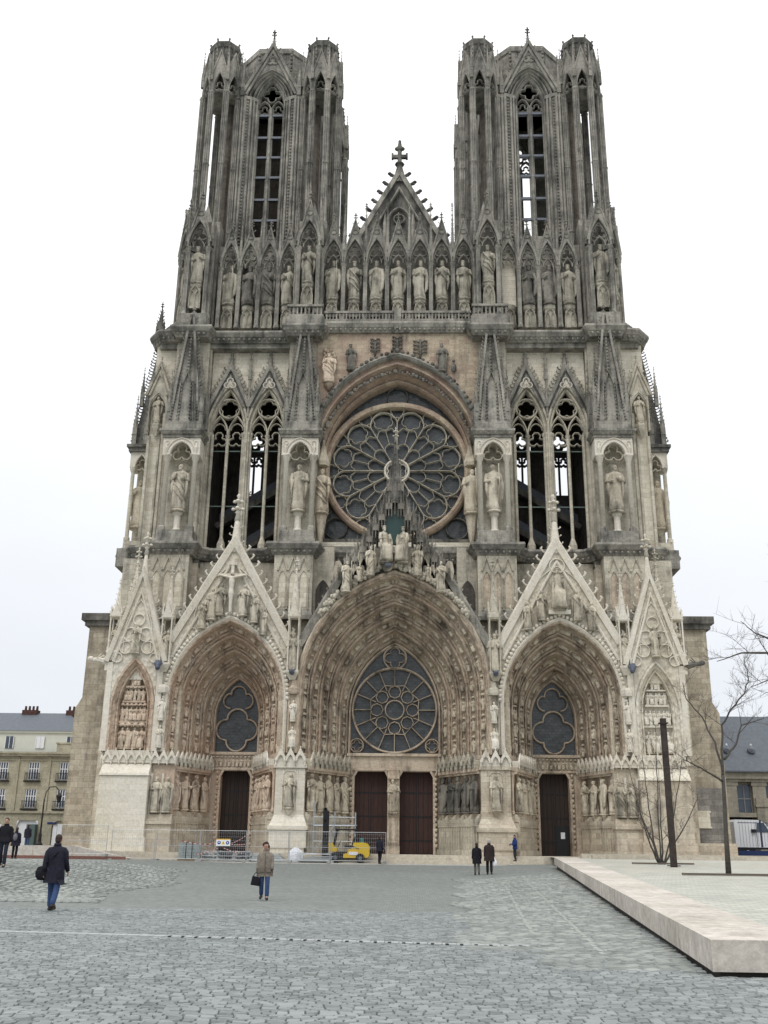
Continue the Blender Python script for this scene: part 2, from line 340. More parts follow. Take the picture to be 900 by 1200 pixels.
def crockets(mb, p0, p1, n, s, y, side=1, t0=.03, t1=.97):
    """row of curled leaf hooks growing from the line p0-p1 (x,z)"""
    d = Vector((p1[0]-p0[0], p1[1]-p0[1])); nrm = Vector((-d.y, d.x)).normalized()*side; d_ = d.normalized()
    for i in range(n):
        q = t0+(t1-t0)*i/max(1, n-1); x, z = p0[0]+d.x*q, p0[1]+d.y*q
        k = s*random.uniform(.85, 1.15)
        pts = [(x, y, z), (x+nrm.x*k*.55+d_.x*k*.05, y, z+nrm.y*k*.55+d_.y*k*.05), (x+nrm.x*k+d_.x*k*.35, y, z+nrm.y*k+d_.y*k*.35), (x+nrm.x*k*.9+d_.x*k*.7, y-.02, z+nrm.y*k*.9+d_.y*k*.7)]
        mb.tube(pts, [k*.2, k*.15, k*.22, k*.12], 5)
def finial(mb, x, y, z, h, s=1.):
    mb.lathe([(h*.10*s, z), (h*.05*s, z+h*.25), (h*.10*s, z+h*.3), (h*.045*s, z+h*.35), (h*.04*s, z+h*.5)], x, y, 6)
    for zz, rr in ((.42, .20), (.70, .15)):
        for i in range(4):
            t = pi/2*i; mb.ball((x+h*rr*s*cos(t)*.75, y+h*rr*s*sin(t)*.75, z+h*zz), (h*.07*s, h*.07*s, h*.06), 6, 4)
        mb.ball((x, y, z+h*zz), (h*.11*s, h*.11*s, h*.05), 6, 4)
    mb.lathe([(h*.04*s, z+h*.5), (h*.035*s, z+h*.85), (h*.07*s, z+h*.92), (h*.01*s, z+h)], x, y, 6)
def spire(mb, x, y, z0, r, h, n=8, ck=6, cs=None):
    """crocketed octagonal or square spirelet"""
    mb.lathe([(r, z0), (r*.08, z0+h)], x, y, n, pi/n); cs = cs or r*.28; m = 4
    for j in range(m):
        t = pi/2*j+(pi/4 if n == 4 else 0)
        for i in range(ck):
            q = (i+.5)/(ck+.5); rr = r*(1-q*.92)*(1 if n == 4 else .96)
            mb.tube([(x+rr*cos(t), y+rr*sin(t), z0+h*q), (x+(rr+cs)*cos(t), y+(rr+cs)*sin(t), z0+h*q+cs*.3), (x+(rr+cs)*cos(t), y+(rr+cs)*sin(t), z0+h*q+cs*.8)], [cs*.3, cs*.25, cs*.3], 4)
def pinn_mb(w=.5, hs=1.2, hp=2.2, fin=.6, ck=6):
    """pinnacle: square shaft with gablets, crocketed spirelet and finial; foot at the origin"""
    m = MB(); a = w/2
    m.box(-a*1.15, a*1.15, -a*1.15, a*1.15, 0, w*.18); m.box(-a*.85, a*.85, -a*.85, a*.85, w*.18, hs)
    for i in range(4):
        c, s_ = cos(pi/2*i), sin(pi/2*i)
        P = [(-a, hs*.55), (a, hs*.55), (0, hs+w*1.0)]; base = len(m.v)
        for d in (a*.86, a*1.12):
            for x, z in P: m.v.append((x*c-(-d)*s_, x*s_+(-d)*c, z))
        m.f += [tuple(base+q for q in f) for f in ((0, 1, 2), (5, 4, 3), (0, 3, 4, 1), (1, 4, 5, 2), (2, 5, 3, 0))]
        m.box(a*.72*(1 if i in (0, 1) else -1)-.0, a*1.1*(1 if i in (0, 1) else -1), a*.72*(1 if i in (0, 3) else -1), a*1.1*(1 if i in (0, 3) else -1), w*.18, hs*.9)
    spire(m, 0, 0, hs*.92, a*1.15, hp, 4, ck, w*.22); finial(m, 0, 0, hs*.92+hp*.93, fin)
    return m
def canopy_mb():
    """one gabled canopy of the band above the jamb figures, .62 wide; front at y=-.3"""
    m = MB(); m.box(-.28, .28, -.16, .3, .12, .62)
    m.prism([(-.31, .30), (-.31, .5), (0, 1.12), (.31, .5), (.31, .30), (.22, .30), (.12, .56), (0, .68), (-.12, .56), (-.22, .30)], -.3, -.16)
    for s in (-1, 1): m.lathe([(.01, -.02), (.055, .08), (.05, .3), (.075, .34), (.06, .5)], s*.3, -.24, 5)
    m.lathe([(.01, .02), (.05, .1), (.12, .14)], 0, 0, 6); m.ball((0, -.24, 1.14), .06, 5, 4)
    return m
CAN = {k: canopy_mb().mesh('canopy', v) for k, v in dict(cream=CREAM, white=WHITE, grey=MID, tan=TANC).items()}

def gable(parent, name, cx, za, slope, zb, y, th, mat, cop_mat, path=None, nck=9, cs=.45, fin=2.5, cop=.42, mould=True, behind=None):
    """steep gable: infill above an arch, raking copings, crockets, finial. Returns the infill part"""
    hw = (za-zb)/slope; tf = lambda x: za-slope*abs(x-cx)
    m = MB()
    if path:
        P = [p for p in path]; xs = [p[0] for p in P]; x0, x1 = min(xs), max(xs)
        m.over(P, tf, y, y+th)
        if cx-hw < x0-1e-3:
            for s in (-1, 1):
                e = cx+s*hw; q = x0 if s < 0 else x1
                m.prism([(e, zb), (q, zb), (q, tf(q))], y, y+th)
    else: m.prism([(cx-hw, zb), (cx+hw, zb), (cx, za)], y, y+th)
    g = obj(name, m, mat, parent)
    c = MB(); k = sqrt(1+slope*slope)
    c.sweep([(cx-hw, zb), (cx, za), (cx+hw, zb)], [(-cop*.15, y-.16), (cop*.75, y-.22), (cop, y-.05), (cop, y+th+.1), (-cop*.1, y+th+.1)])
    c.sweep([(cx-hw+cop*1.1*k/slope, zb), (cx, za-cop*1.1*k), (cx+hw-cop*1.1*k/slope, zb)], [(-.09, y-.12), (.0, y-.16), (.09, y-.12), (.09, y+.05), (-.09, y+.05)])
    obj('coping', c, cop_mat, g)
    cr_ = MB()
    for s in (-1, 1): crockets(cr_, (cx+s*(hw+cop*.9*slope/k), zb+cop*.9/k), (cx+s*cop*.9, za+cop*.5), nck, cs, y+th*.5, side=(1 if s < 0 else -1), t1=.93)
    tag(obj('crockets', cr_, cop_mat, g, True), kind='stuff')
    if fin:
        f = MB(); f.lathe([(cop*1.0, za-cop), (cop*.8, za+.1), (cop*.45, za+fin*.4), (cop*.3, za+fin*.55)], cx, y+th*.5, 6)
        for j in range(3):
            for s in (-1, 1): crockets(f, (cx+s*cop*(.75-.17*j), za+fin*(.08+.14*j)), (cx+s*cop*(.7-.17*j), za+fin*(.14+.14*j)), 1, cs*.5, y+th*.5, side=(1 if s < 0 else -1))
        finial(f, cx, y+th*.5, za+fin*.5, fin*.52, 1.1); obj('finial', f, cop_mat, g, True)
    return g
# ================================================================ THE CATHEDRAL
G0 = .62; FL = 1.2
CATH = tag(empty('cathedral', (0, 0, G0)), 'twin-towered gothic stone cathedral with a great rose window and three sculpted portals', 'cathedral')
def mirror_prof(f):
    for s in (-1, 1): f(s)
# ---------------------------------------------------------------- main masses (walls behind the portals, storeys)
base = MB()
for s in (-1, 1):
    a, b = sorted((s*15.5, s*21.2)); base.box(a, b, 1.0, 14, G0-.3, 14.2); base.box(a, b, 3.1, 14, 14.1, 22.6)
    a, b = sorted((s*6.9, s*8.3)); base.box(a, b, .5, 14, G0-.3, 16)
    a, b = sorted((s*8.2, s*15.6)); base.box(a, b, 6.2, 14, G0-.3, 22.6); base.box(a, b, 4.0, 6.3, 18.6, 22.6)
base.box(-7, 7, 6.2, 14, G0-.3, 22.6)
front = obj('wall', base, BASE, CATH)
for s in (-1, 1):       # plain wall behind the gables
    m = MB(); a, b = sorted((s*9.3, s*15.95)); m.box(a, b, 3.95, 5, 17.5, 22.9)
    a, b = sorted((s*18.7, s*21.3)); m.box(a, b, 2.9, 5, 7, 22.9)
    a, b = sorted((s*4.8, s*6.5)); m.box(a, b, 3.2, 5, 17, 24.0)
    obj('upper_wall', m, MID, front)
m = MB(); m.box(-6.4, 6.4, 5.2, 6.2, 21.5, 25.0); obj('sill_wall', m, PALE, front)
# end buttresses
for s in (-1, 1):
    m = MB(); P = [(s*21.1, G0-.3), (s*24.2, G0-.3), (s*24.2, 11.4), (s*23.75, 12.2), (s*23.75, 17.7), (s*21.1, 17.7)]
    m.prism(P, 3.9, 10); e_ = obj('end_buttress', m, END, CATH)
    m = MB(); a, b = sorted((s*21.0, s*24.05)); m.box(a, b, 3.6, 10.3, 17.7, 18.1)
    a, b = sorted((s*21.0, s*24.3)); m.box(a, b, 3.4, 10.5, 18.1, 18.65); obj('cornice', m, GREYD, e_)
    m = MB(); a, b = sorted((s*21.0, s*24.4)); m.box(a, b, 3.3, 10.2, G0-.3, 2.2); obj('plinth', m, BASE, e_)
    m = MB(); P = [(s*21.15, 1.6), (s*23.9, 1.6), (s*23.9, 6.0), (s*21.15, 6.0)]
    if s > 0:
        m.prism(P, 3.72, 3.9); obj('boarded_panel', m, stone('grey_patch_stone', (.17, .16, .15), (.26, .25, .23), (.07, .07, .07), .4, 1.), e_)
        m = MB(); m.box(21.7, 22.75, 3.62, 3.74, 3.3, 4.35); m.box(21.62, 22.83, 3.60, 3.72, 4.3, 4.42); m.box(21.62, 22.83, 3.60, 3.72, 3.22, 3.32)
        obj('plaque', m, PALE, e_)

# cornice that steps round the piers, z 23.0..24.1
def plan_cornice(name, pts, z0, z1, mat, parent, proj=(.0, .35, .5, .45), teeth=True):
    """moulded cornice following a plan line (x,y) seen from the front"""
    m = MB(); rows = []; h = z1-z0
    zz = [z0, z0+h*.35, z0+h*.45, z0+h*.8, z1, z1]; pr = [0, proj[1]*.6, proj[1], proj[2], proj[2]*.9, -2.2]
    nr = []
    for i, p in enumerate(pts):
        a = Vector(p)-Vector(pts[max(0, i-1)]); b = Vector(pts[min(len(pts)-1, i+1)])-Vector(p)
        if a.length < 1e-6: a = b
        if b.length < 1e-6: b = a
        a.normalize(); b.normalize(); t = (a+b).normalized(); c = max(.6, t.dot(a)); nr.append(Vector((t.y, -t.x))/c)
    for z, o in zip(zz, pr):
        if o < -1: rows.append([(p[0]-n.x*.1, p[1]+1.6, z) for p, n in zip(pts, nr)])
        else: rows.append([(p[0]+n.x*o, p[1]+n.y*o, z) for p, n in zip(pts, nr)])
    rows.append([(p[0], p[1]+1.6, z0) for p in pts]); rows.append([(p[0], p[1], z0) for p in pts])
    m.loft(rows)
    if teeth:
        for (x0, y0), (x1, y1) in zip(pts[:-1], pts[1:]):
            L = hypot(x1-x0, y1-y0); k = int(L/.42)
            for i in range(k):
                q = (i+.5)/k; x, y = x0+(x1-x0)*q, y0+(y1-y0)*q; m.ball((x, y-proj[1]*.75, z0+h*.22), (.12, .14, .12), 5, 4)
    return obj(name, m, mat, parent)
C1 = [(-22.3, 5.6), (-20.6, 3.2), (-18.9, 3.0), (-18.9, 1.95), (-15.75, 1.95), (-15.7, 3.0), (-14.9, 3.95), (-10.2, 3.95), (-9.5, 3.0), (-9.45, 1.95), (-6.3, 1.95), (-6.2, 3.0), (-5.6, 4.4), (0, 4.4)]
C1 = C1+[(-x, y) for x, y in reversed(C1[:-1])]
plan_cornice('first_cornice', C1, 23.0, 23.95, GREY, CATH, (0, .34, .55))
m = MB()
for s in (-1, 1):
    a, b = sorted((s*8.9, s*16.2)); m.box(a, b, 4.35, 16, 22.4, 23.9)
    a, b = sorted((s*15.5, s*22.1)); m.box(a, b, 3.4, 16, 22.4, 23.9)
    a, b = sorted((s*5.2, s*9.2)); m.box(a, b, 3.28, 16, 22.4, 23.9)
m.box(-6, 6, 5.0, 16, 22.4, 24.6); obj('terrace_slab', m, GREY, CATH)

# ---------------------------------------------------------------- portals
def lerp(a, b, t): return a+(b-a)*t
def portal(cx, aO, aI, zO, zI, apO, apI, D, nord, nfig, smat, cmat, figs, fs, impost, floor=FL):
    def P(t, n=10):
        return arch(lerp(aO, aI, t), lerp(zO, zI, t), lerp(apO, apI, t)-lerp(zO, zI, t), cx, n, impost)
    m = MB(); rows = []; pr = []
    for i in range(nord):
        s0, d, y0, dy = i/nord, 1./nord, D*i/nord, D/nord
        for a, b in ((0, 0), (.05, -.10), (.14, -.13), (.24, -.06), (.27, .10), (.33, .45), (.50, .72), (.72, .84), (.80, .74), (.88, .78), (.93, .92)): pr.append((s0+a*d, y0+b*dy))
    pr.append((1, D)); pr.append((1, D+.6))
    for t, y in pr: rows.append([(x, y, z) for x, z in P(t)])
    m.loft(rows)
    por = obj('portal', m, smat, CATH)
    # outer extrados moulding
    o = MB(); o.sweep(P(0), [(-.05, .12), (-.02, -.14), (.12, -.24), (.24, -.14), (.30, .12)]); obj('hood_mould', o, cmat, por)
    # figures of the archivolts
    for i in range(nord):
        t = (i+.55)/nord; path = P(t, 14); y = D*(i+.62)/nord
        L = [0]
        for a, b in zip(path[:-1], path[1:]): L.append(L[-1]+hypot(b[0]-a[0], b[1]-a[1]))
        half = L[len(path)//2]; nf = nfig[i]
        for s in (0, 1):
            for k in range(nf):
                q = half*(k+.25)/(nf+.05)
                j = max(jj for jj in range(len(L)//2+1) if L[jj] <= q+1e-6); j = min(j, len(path)//2-1)
                w = (q-L[j])/(L[j+1]-L[j]); a, b = path[j], path[j+1]
                x, z = a[0]+(b[0]-a[0])*w, a[1]+(b[1]-a[1])*w; an = atan2(b[0]-a[0], b[1]-a[1])
                if s: x = 2*cx-x; an = -an
                sc = fs*(.9+.1*random.random())*(1-.18*i/nord)
                place('archivolt_figure', figs[(i*3+k*5+s*2) % NV], por, TR(x, y, z, sc, (.55 if s == 0 else -.55)*(1-k/nf), an))
    return por, P
def jamb(por, cx, s, x0, x1, D, n, mats, ledge, h, hs, figs, bmat, smat, canm, ptop, floor=FL):
    """one splayed side of a portal: wall, plinth with blind arcade, ledge, standing figures and their canopies"""
    A, B = Vector((x0, 0)), Vector((x1, D)); d = B-A; L = d.length; u = d/L; nrm = Vector((u.y, -u.x))*(1 if s < 0 else -1)   # towards the opening
    if nrm.y > 0: nrm = -nrm
    def q(t, o): p = A+u*t*L+nrm*o; return (p.x, p.y)
    def block(mb, o0, o1, za, zb, t0=0, t1=1): mb.prismz([q(t0, o0), q(t1, o0), q(t1, o1), q(t0, o1)], za, zb)
    m = MB(); block(m, -1.2, .0, floor-.4, ptop); w = obj('jamb_wall', m, smat, por)
    m = MB(); block(m, 0, .50, floor-.4, ledge-.55); block(m, 0, .66, floor-.4, floor+.35); block(m, 0, .60, ledge-.62, ledge-.38)
    pl = obj('jamb_plinth', m, bmat, por)
    m = MB(); k = max(4, int(L/.34))
    for i in range(k+1): block(m, .49, .57, floor+.35, ledge-.75, (i+.02)/(k+1), (i+.30)/(k+1))
    block(m, .49, .585, ledge-.86, ledge-.62); obj('blind_arcade', m, bmat, por)
    m = MB(); m.prismz([q(0, 0), q(1, 0), q(1, .5), q(0, .5)], ledge-.38, ledge-.04, [q(0, 0), q(1, 0), q(1, .32), q(0, .32)]); obj('ledge', m, bmat, por)
    m = MB(); block(m, 0, .55, ptop-1.15, ptop-.85); block(m, 0, .45, ptop-1.3, ptop-1.1); obj('canopy_shelf', m, smat, por)
    m = MB(); ang = atan2(u.y, u.x)
    for i in range(n+1):
        x, y = q((i+.02)/n if i < n else .99, .12); m.lathe([(.13, ledge-.04), (.13, ledge+.12), (.085, ledge+.2), (.085, ptop-1.6), (.15, ptop-1.35), (.16, ptop-1.25)], x, y, 7)
    obj('shafts', m, smat, por)
    face = atan2(-nrm.x, nrm.y)+pi        # local -y towards the opening
    face = atan2(nrm.x, -nrm.y)
    for i in range(n):
        x, y = q((i+.5)/n, .40); place('jamb_statue', figs[(i*2+(3 if s > 0 else 0)) % NV], por, TR(x, y, ledge+.12, hs*random.uniform(.96, 1.03), face+random.uniform(-.2, .2)))
    m = MB()
    for i in range(n):
        x, y = q((i+.5)/n, .36); m.lathe([(.08, ledge-.62), (.2, ledge-.2), (.27, ledge-.1), (.27, ledge)], x, y, 7)
    obj('consoles', m, smat, por)
    k = max(3, round(L/.60))
    for i in range(k):
        x, y = q((i+.5)/k, .42); place('canopy', CAN[canm], por, TR(x, y, ptop-1.0, 1.0*L/k/.6, face))
    return q
CP, PC = portal(0, 6.8, 3.55, 12.4, 11.4, 21.0, 16.9, 5.0, 5, (11, 10, 9, 9, 8), TANC, TAN, A_TAN, .98, 7.9)
SP = {}
for s in (-1, 1):
    SP[s] = portal(s*12.05, 4.2, 1.75, 11.6, 11.0, 17.5, 14.0, 5.0, 4, (9, 8, 7, 6), PINKC if s < 0 else TANC, CREAM, A_PINK if s < 0 else A_TAN, .92, 7.9)
for s in (-1, 1):
    jamb(CP, 0, s, s*6.3, s*3.75, 4.8, 5, None, 3.95, 2.6, 2.42, S_TAN if s < 0 else S_DARK, MID, TAN, 'grey', 7.9)
    p = SP[s][0]; cx = s*12.05; dk = S_PINK if s < 0 else S_TAN
    jamb(p, cx, -1, cx-3.85, cx-2.1, 4.8, 4, None, 3.95, 2.6, 2.35, dk, BASE, PINK if s < 0 else TAN, 'cream', 7.9)
    jamb(p, cx, 1, cx+3.85, cx+2.1, 4.8, 4, None, 3.95, 2.6, 2.35, dk, BASE, PINK if s < 0 else TAN, 'cream', 7.9)

def back_wall(por, cx, aI, zI, apI, y, doors, zl, zs, mat, door_mat, sculpt=True):
    """wall plane at the back of a portal with door openings and the lintel below the window"""
    m = MB(); xs = [cx-aI-1.0]
    for a, b in doors: xs += [a, b]
    xs.append(cx+aI+1.0)
    for i in range(0, len(xs), 2): m.box(xs[i], xs[i+1], y, y+1.4, FL-.4, zl)
    m.box(cx-aI-1.0, cx+aI+1.0, y, y+1.4, zl, zs)
    obj('door_wall', m, mat, por)
    m = MB()
    m.box(cx-aI+.05, cx+aI-.05, y-.16, y, zl+.05, zl+.22); m.box(cx-aI+.05, cx+aI-.05, y-.22, y, zs-.2, zs)
    for a, b in doors:
        m.sweep([(a, FL), (a, zl-.45), (a+.25, zl), (b-.25, zl), (b, zl-.45), (b, FL)], [(0, y), (.0, y-.12), (.16, y-.16), (.22, y)])
        for sd, x in ((-1, a-.22), (1, b+.22)):       # column of small carved leaves up each side
            for k in range(15): m.ball((x+random.uniform(-.03, .03), y-.14, FL+.6+k*.36), (.13, .13, .15), 5, 4)
    obj('door_surround', m, mat, por)
    if sculpt:
        for k in range(int(aI*2/.3)): place('lintel_figure', (A_PINK if cx < -3 else A_TAN)[k % NV], por, TR(cx-aI+.3+k*.3, y-.08, zl+.28, .62, random.uniform(-.3, .3)))
    for a, b in doors:
        leaves = MB(); leaves.box(a, b, y+.75, y+.95, FL, zl); d = obj('door', leaves, door_mat, por)
        bd = MB(); k = 7
        for i in range(k):
            xa = a+(b-a)*i/k; bd.box(xa+.015, xa+(b-a)/k-.015, y+.70, y+.76, FL+.05, zl-.03)
        bd2 = MB(); bd2.box((a+b)/2-.03, (a+b)/2+.03, y+.66, y+.72, FL, zl)
        for z in (FL+.9, FL+2.6, FL+4.3): bd2.box(a+.06, b-.06, y+.67, y+.71, z, z+.09)
        obj('door_boards', bd, door_mat, por); obj('door_ironwork', bd2, IRON, por)
back_wall(CP, 0, 3.6, 11.4, 16.9, 5.0, [(-2.95, -.48), (.42, 2.90)], 7.05, 8.35, TAN, DOOR_R, False)
for s in (-1, 1): back_wall(SP[s][0], s*12.05, 1.85, 11, 14, 5.0, [((-12.98 if s < 0 else 10.76), (-10.76 if s < 0 else 12.98))], 7.0, 8.35, PINK if s < 0 else TAN, DOOR_D)
m = MB(); m.box(11.95, 12.9, 5.62, 5.72, FL, 3.3); w_ = obj('wicket_door', m, IRON, SP[1][0])
m = MB(); m.box(12.3, 12.6, 5.58, 5.63, 2.4, 2.85); obj('notice', m, simple('white_paint', (.7, .72, .75)), SP[1][0])
# trumeau of the central portal
m = MB(); m.lathe([(.42, FL-.3), (.42, 2.0), (.34, 2.1), (.30, 3.7), (.42, 3.85), (.42, 4.0)], -.03, 4.75, 8, pi/8); m.box(-.45, .40, 4.6, 5.4, 6.5, 7.05); m.box(-.33, .28, 4.85, 5.6, FL-.3, 6.6); m.box(-.5, .45, 4.35, 5.2, FL-.3, 1.75)
obj('trumeau', m, TAN, CP); place('trumeau_statue', S_TAN[2], CP, TR(-.03, 4.55, 4.1, 2.35))
# windows of the portals
def glass_fill(name, path, y, parent, mat=GLASS):
    m = MB(); m.prism(path, y, y+.06); return obj(name, m, mat, parent)
wp = arch(3.42, 11.4, 5.35, 0, 10, 8.35); m = MB(); glass_fill('window_glass', wp, 5.42, CP)
t = MB(); C0 = (0, 11.62)
t.sweep(circ(*C0, 3.2, 48), bar(.18, 4.98, .4), True); t.sweep(circ(0, 15.62, .88, 24), bar(.14, 5.08, .3), True); t.sweep(wp, bar(.22, 4.98, .5))
t.sweep(foil(0, 15.62, .80, 4), bar(.07, 5.14, .2), True)
t.sweep(circ(*C0, .72, 18), bar(.11, 5.08, .28), True)
for i in range(8):
    a = pi/2+pi/4*i; x, z = C0[0]+1.36*cos(a), C0[1]+1.36*sin(a); t.sweep(circ(x, z, .47, 8, a, a+2*pi), bar(.075, 5.1, .26), True)
for i in range(16):
    a = pi/2+pi/8*i; r0 = 1.82 if i % 2 == 0 else 1.55
    t.sweep([(C0[0]+r0*cos(a), C0[1]+r0*sin(a)), (C0[0]+3.15*cos(a), C0[1]+3.15*sin(a))], bar(.075, 5.08, .28))
    if i % 2: t.sweep([(C0[0]+1.8*cos(a-pi/8), C0[1]+1.8*sin(a-pi/8)), (C0[0]+2.0*cos(a), C0[1]+2.0*sin(a)), (C0[0]+1.8*cos(a+pi/8), C0[1]+1.8*sin(a+pi/8))], bar(.07, 5.1, .2))
for s in (-1, 1): t.sweep(circ(s*2.84, 8.95, .5, 18), bar(.09, 5.08, .28), True); t.sweep(foil(s*2.84, 8.95, .42, 4), bar(.05, 5.14, .2), True)
obj('window_tracery', t, TAN, CP)
for s in (-1, 1):
    cx = s*12.02; p = SP[s][0]; wp = arch(1.70, 11.0, 2.95, cx, 9, 8.35); glass_fill('window_glass', wp, 5.42, p); t = MB(); t.sweep(wp, bar(.2, 4.98, .5))
    qf = []                                   # big quatrefoil and the trefoil above it
    for j, a in enumerate((0, pi/2, pi, -pi/2)): qf += [(cx+.80*cos(a)+.78*cos(b), 10.02+.80*sin(a)+.78*sin(b)) for b in [a-pi*.505+pi*1.01*i/9 for i in range(10)]]
    t.sweep(qf, bar(.13, 5.05, .3), True); tf = []
    for x_, z_, b0, b1 in ((-.56, 12.2, 1.48, .60), (0, 12.75, 1.02, -.02), (.56, 12.2, .40, -.48)): tf += [(cx+x_+.58*cos(b), z_+.58*sin(b)) for b in [pi*(b0+(b1-b0)*i/9) for i in range(10)]]
    t.sweep(tf, bar(.11, 5.05, .3)); obj('window_tracery', t, PINK if s < 0 else TAN, p)

# ---------------------------------------------------------------- piers between the portals, outer false portals and pedestals
def pier_front(s, cx, w, mats, fig):
    n_ = 'portal_pier'; m = MB(); a = w/2; m.box(cx-a, cx+a, -.35, 1.4, 3.6, 6.85); p = obj(n_, m, mats[0], CATH)
    b = MB(); b.prismz([(cx-a-.28, -.75), (cx+a+.28, -.75), (cx+a+.28, 1.4), (cx-a-.28, 1.4)], 2.95, 3.7, [(cx-a, -.36), (cx+a, -.36), (cx+a, 1.4), (cx-a, 1.4)])
    b.box(cx-a-.36, cx+a+.36, -.84, 1.4, 2.72, 2.98); b.box(cx-a-.25, cx+a+.25, -.72, 1.4, 1.55, 2.75); b.box(cx-a-.12, cx+a+.12, -.62, 1.4, FL-.6, 1.6); obj('pedestal', b, mats[1], p)
    c = MB(); c.box(cx-a-.12, cx+a+.12, -.5, 1.4, 6.85, 7.1); obj('capital', c, mats[1], p)
    if fig is not None:
        st = place('pier_statue', fig, p, TR(cx, -.52, 4.18, 2.3, 0)); c = MB(); c.lathe([(.05, 3.7), (.28, 4.0), (.3, 4.12)], cx, -.46, 8)
        for q in (-1, 1): c.lathe([(.06, 3.95), (.06, 6.7)], cx+q*.5, -.36, 6)
        c.sweep(arch(.5, 6.3, .35, cx, 5), bar(.08, -.42, .1)); obj('console', c, mats[1], p)
    k = max(3, round(w/.6))
    for i in range(k): place('canopy', CAN['white' if s < 0 else 'cream'], p, TR(cx-a+(i+.5)*w/k, -.32, 6.95, w/k/.6, 0))
    # slim stacked shaft between the arches
    m = MB(); m.box(cx-.42, cx+.42, .0, 1.2, 7.9, 15.6); sh = obj('shaft_wall', m, mats[2], p)
    for q, z in enumerate((8.25, 10.1)): place('shaft_figure', A_CREAM[(q*2+int(cx)) % NV], p, TR(cx, -.22, z, 1.45))
    m = MB(); m.lathe([(.5, 12.0), (.55, 12.15), (.55, 12.4), (.35, 12.6), (.3, 13.0)], cx, .05, 6)
    m.tube([(cx-.34, -.05, 7.9), (cx-.34, -.05, 12.1)], .09, 6); m.tube([(cx+.34, -.05, 7.9), (cx+.34, -.05, 12.1)], .09, 6); obj('shafts', m, mats[2], p)
    return p
pier_front(-1, -7.14, 2.05, (WHITE, WHITE, TAN), S_PALE[4]); pier_front(1, 7.14, 2.05, (BASE, BASE, MID), S_PALE[1])
for s in (-1, 1):
    m = MB(); a, b = sorted((s*15.3, s*16.9)); m.box(a, b, -.15, 1.4, 3.6, 7.0); p = obj('portal_pier', m, PINK if s < 0 else BASE, CATH)
    m = MB(); a, b = sorted((s*15.2, s*17.0)); m.box(a, b, -.55, 1.4, FL-.5, 3.0); m.box(a-.06, b+.06, -.7, 1.4, 3.0, 3.35); m.box(a, b, -.45, 1.4, 3.35, 3.65); obj('pedestal', m, BASE, p)
    for i, x in enumerate((15.65, 16.45)):
        place('pier_statue', S_PALE[i+(0 if s < 0 else 3)], p, TR(s*x, -.38, 3.85, 2.3, s*.1))
        m = MB(); m.lathe([(.1, 3.65), (.11, 6.4)], s*(x+.42), -.2, 6); obj('shaft', m, CREAM, p)
    for i in range(3): place('canopy', CAN['cream'], p, TR(s*(15.5+.58*i), -.35, 6.95, .95, 0))
    for q, z in enumerate((8.2, 10.1)): place('shaft_figure', A_CREAM[(q*3+2) % NV], p, TR(s*16.55, -.3, z, 1.5))
    m = MB(); a, b = sorted((s*16.1, s*17.0)); m.box(a, b, -.05, 1.2, 7.9, 15.0); m.lathe([(.45, 12.0), (.5, 12.2), (.5, 12.4), (.3, 12.6)], s*16.6, -.1, 6); obj('shaft_wall', m, CREAM, p)
    # false portal
    cx = s*18.72; m = MB(); P = arch(1.6, 11.0, 3.6, cx, 9, 7.9); rows = [[(x, y, z) for x, z in arch(1.6-d_, 11.0, 3.6-d_*1.5, cx, 9, 7.9)] for d_, y in ((0, -.3), (.05, -.36), (.16, -.36), (.2, -.2), (.42, .05), (.46, -.04), (.54, -.04), (.58, .1), (.62, .6))]
    m.loft(rows); m.prism(arch(1.02, 11.0, 2.7, cx, 9, 7.9), .55, .8); fp = obj('false_portal', m, PINKC if s < 0 else CREAMC, CATH)
    m = MB()
    for z, hh in ((9.9, .14), (11.35, .14), (12.45, .1)): m.box(cx-1.0+.12*(z-9.9), cx+1.0-.12*(z-9.9), .18, .6, z, z+hh)
    obj('tier_ledges', m, PINK if s < 0 else CREAM, fp)
    fg = A_PINK if s < 0 else A_CREAM
    for z, k, sc, w in ((8.15, 4, 1.45, .95), (10.08, 6, 1.0, .95), (11.52, 5, .82, .75), (12.57, 3, .75, .35)):
        for i in range(k): place('tier_figure', fg[(i*2+int(z)) % NV], fp, TR(cx-w+2*w*(i+.5)/k, .32, z, sc, random.uniform(-.5, .5)))
    g = gable(CATH, 'gable', cx, 20.7, 3.22, 14.2, -.28, .5, CREAMC, CREAM, arch(1.62, 11.0, 3.62, cx, 10), 11, .30, 3.4, .34)
    m = MB(); m.box(cx-2.05, cx-1.6, -.28, .9, 7.9, 14.3) ; m.box(cx+1.6, cx+2.05, -.28, .9, 7.9, 14.3)
    m.prism([(cx-2.05, 14.2), (cx+2.05, 14.2), (cx+1.62, 13.0), (cx-1.62, 13.0)], .2, .9); obj('flank', m, CREAM, fp)
    r = MB()
    for dx, dz, rr in ((-.8, 15.25, .46), (.8, 15.25, .46), (-.55, 16.2, .5), (.55, 16.2, .5), (0, 17.3, .42), (-1.35, 14.5, .34), (1.35, 14.5, .34)):
        r.sweep(circ(cx+dx, dz, rr, 16), bar(.09, -.42, .16), True)
    r.sweep(arch(1.0, 16.2, 2.6, cx, 6, 15.0), bar(.08, -.40, .12)); obj('roundels', r, CREAM, g)
    place('gable_figure', S_PALE[3 if s < 0 else 5], g, TR(cx+s*.05, -.52, 14.85, 2.15, s*.3))
    # tall pedestal with sloping top
    m = MB(); x0, x1 = sorted((s*16.95, s*20.35)); f = -.9
    m.box(x0, x1, f, 1.3, G0-.3, 6.25); m.box(x0-.12, x1+.12, f-.14, 1.3, G0-.3, 2.15); m.box(x0-.22, x1+.22, f-.28, 1.3, G0-.3, 1.25)
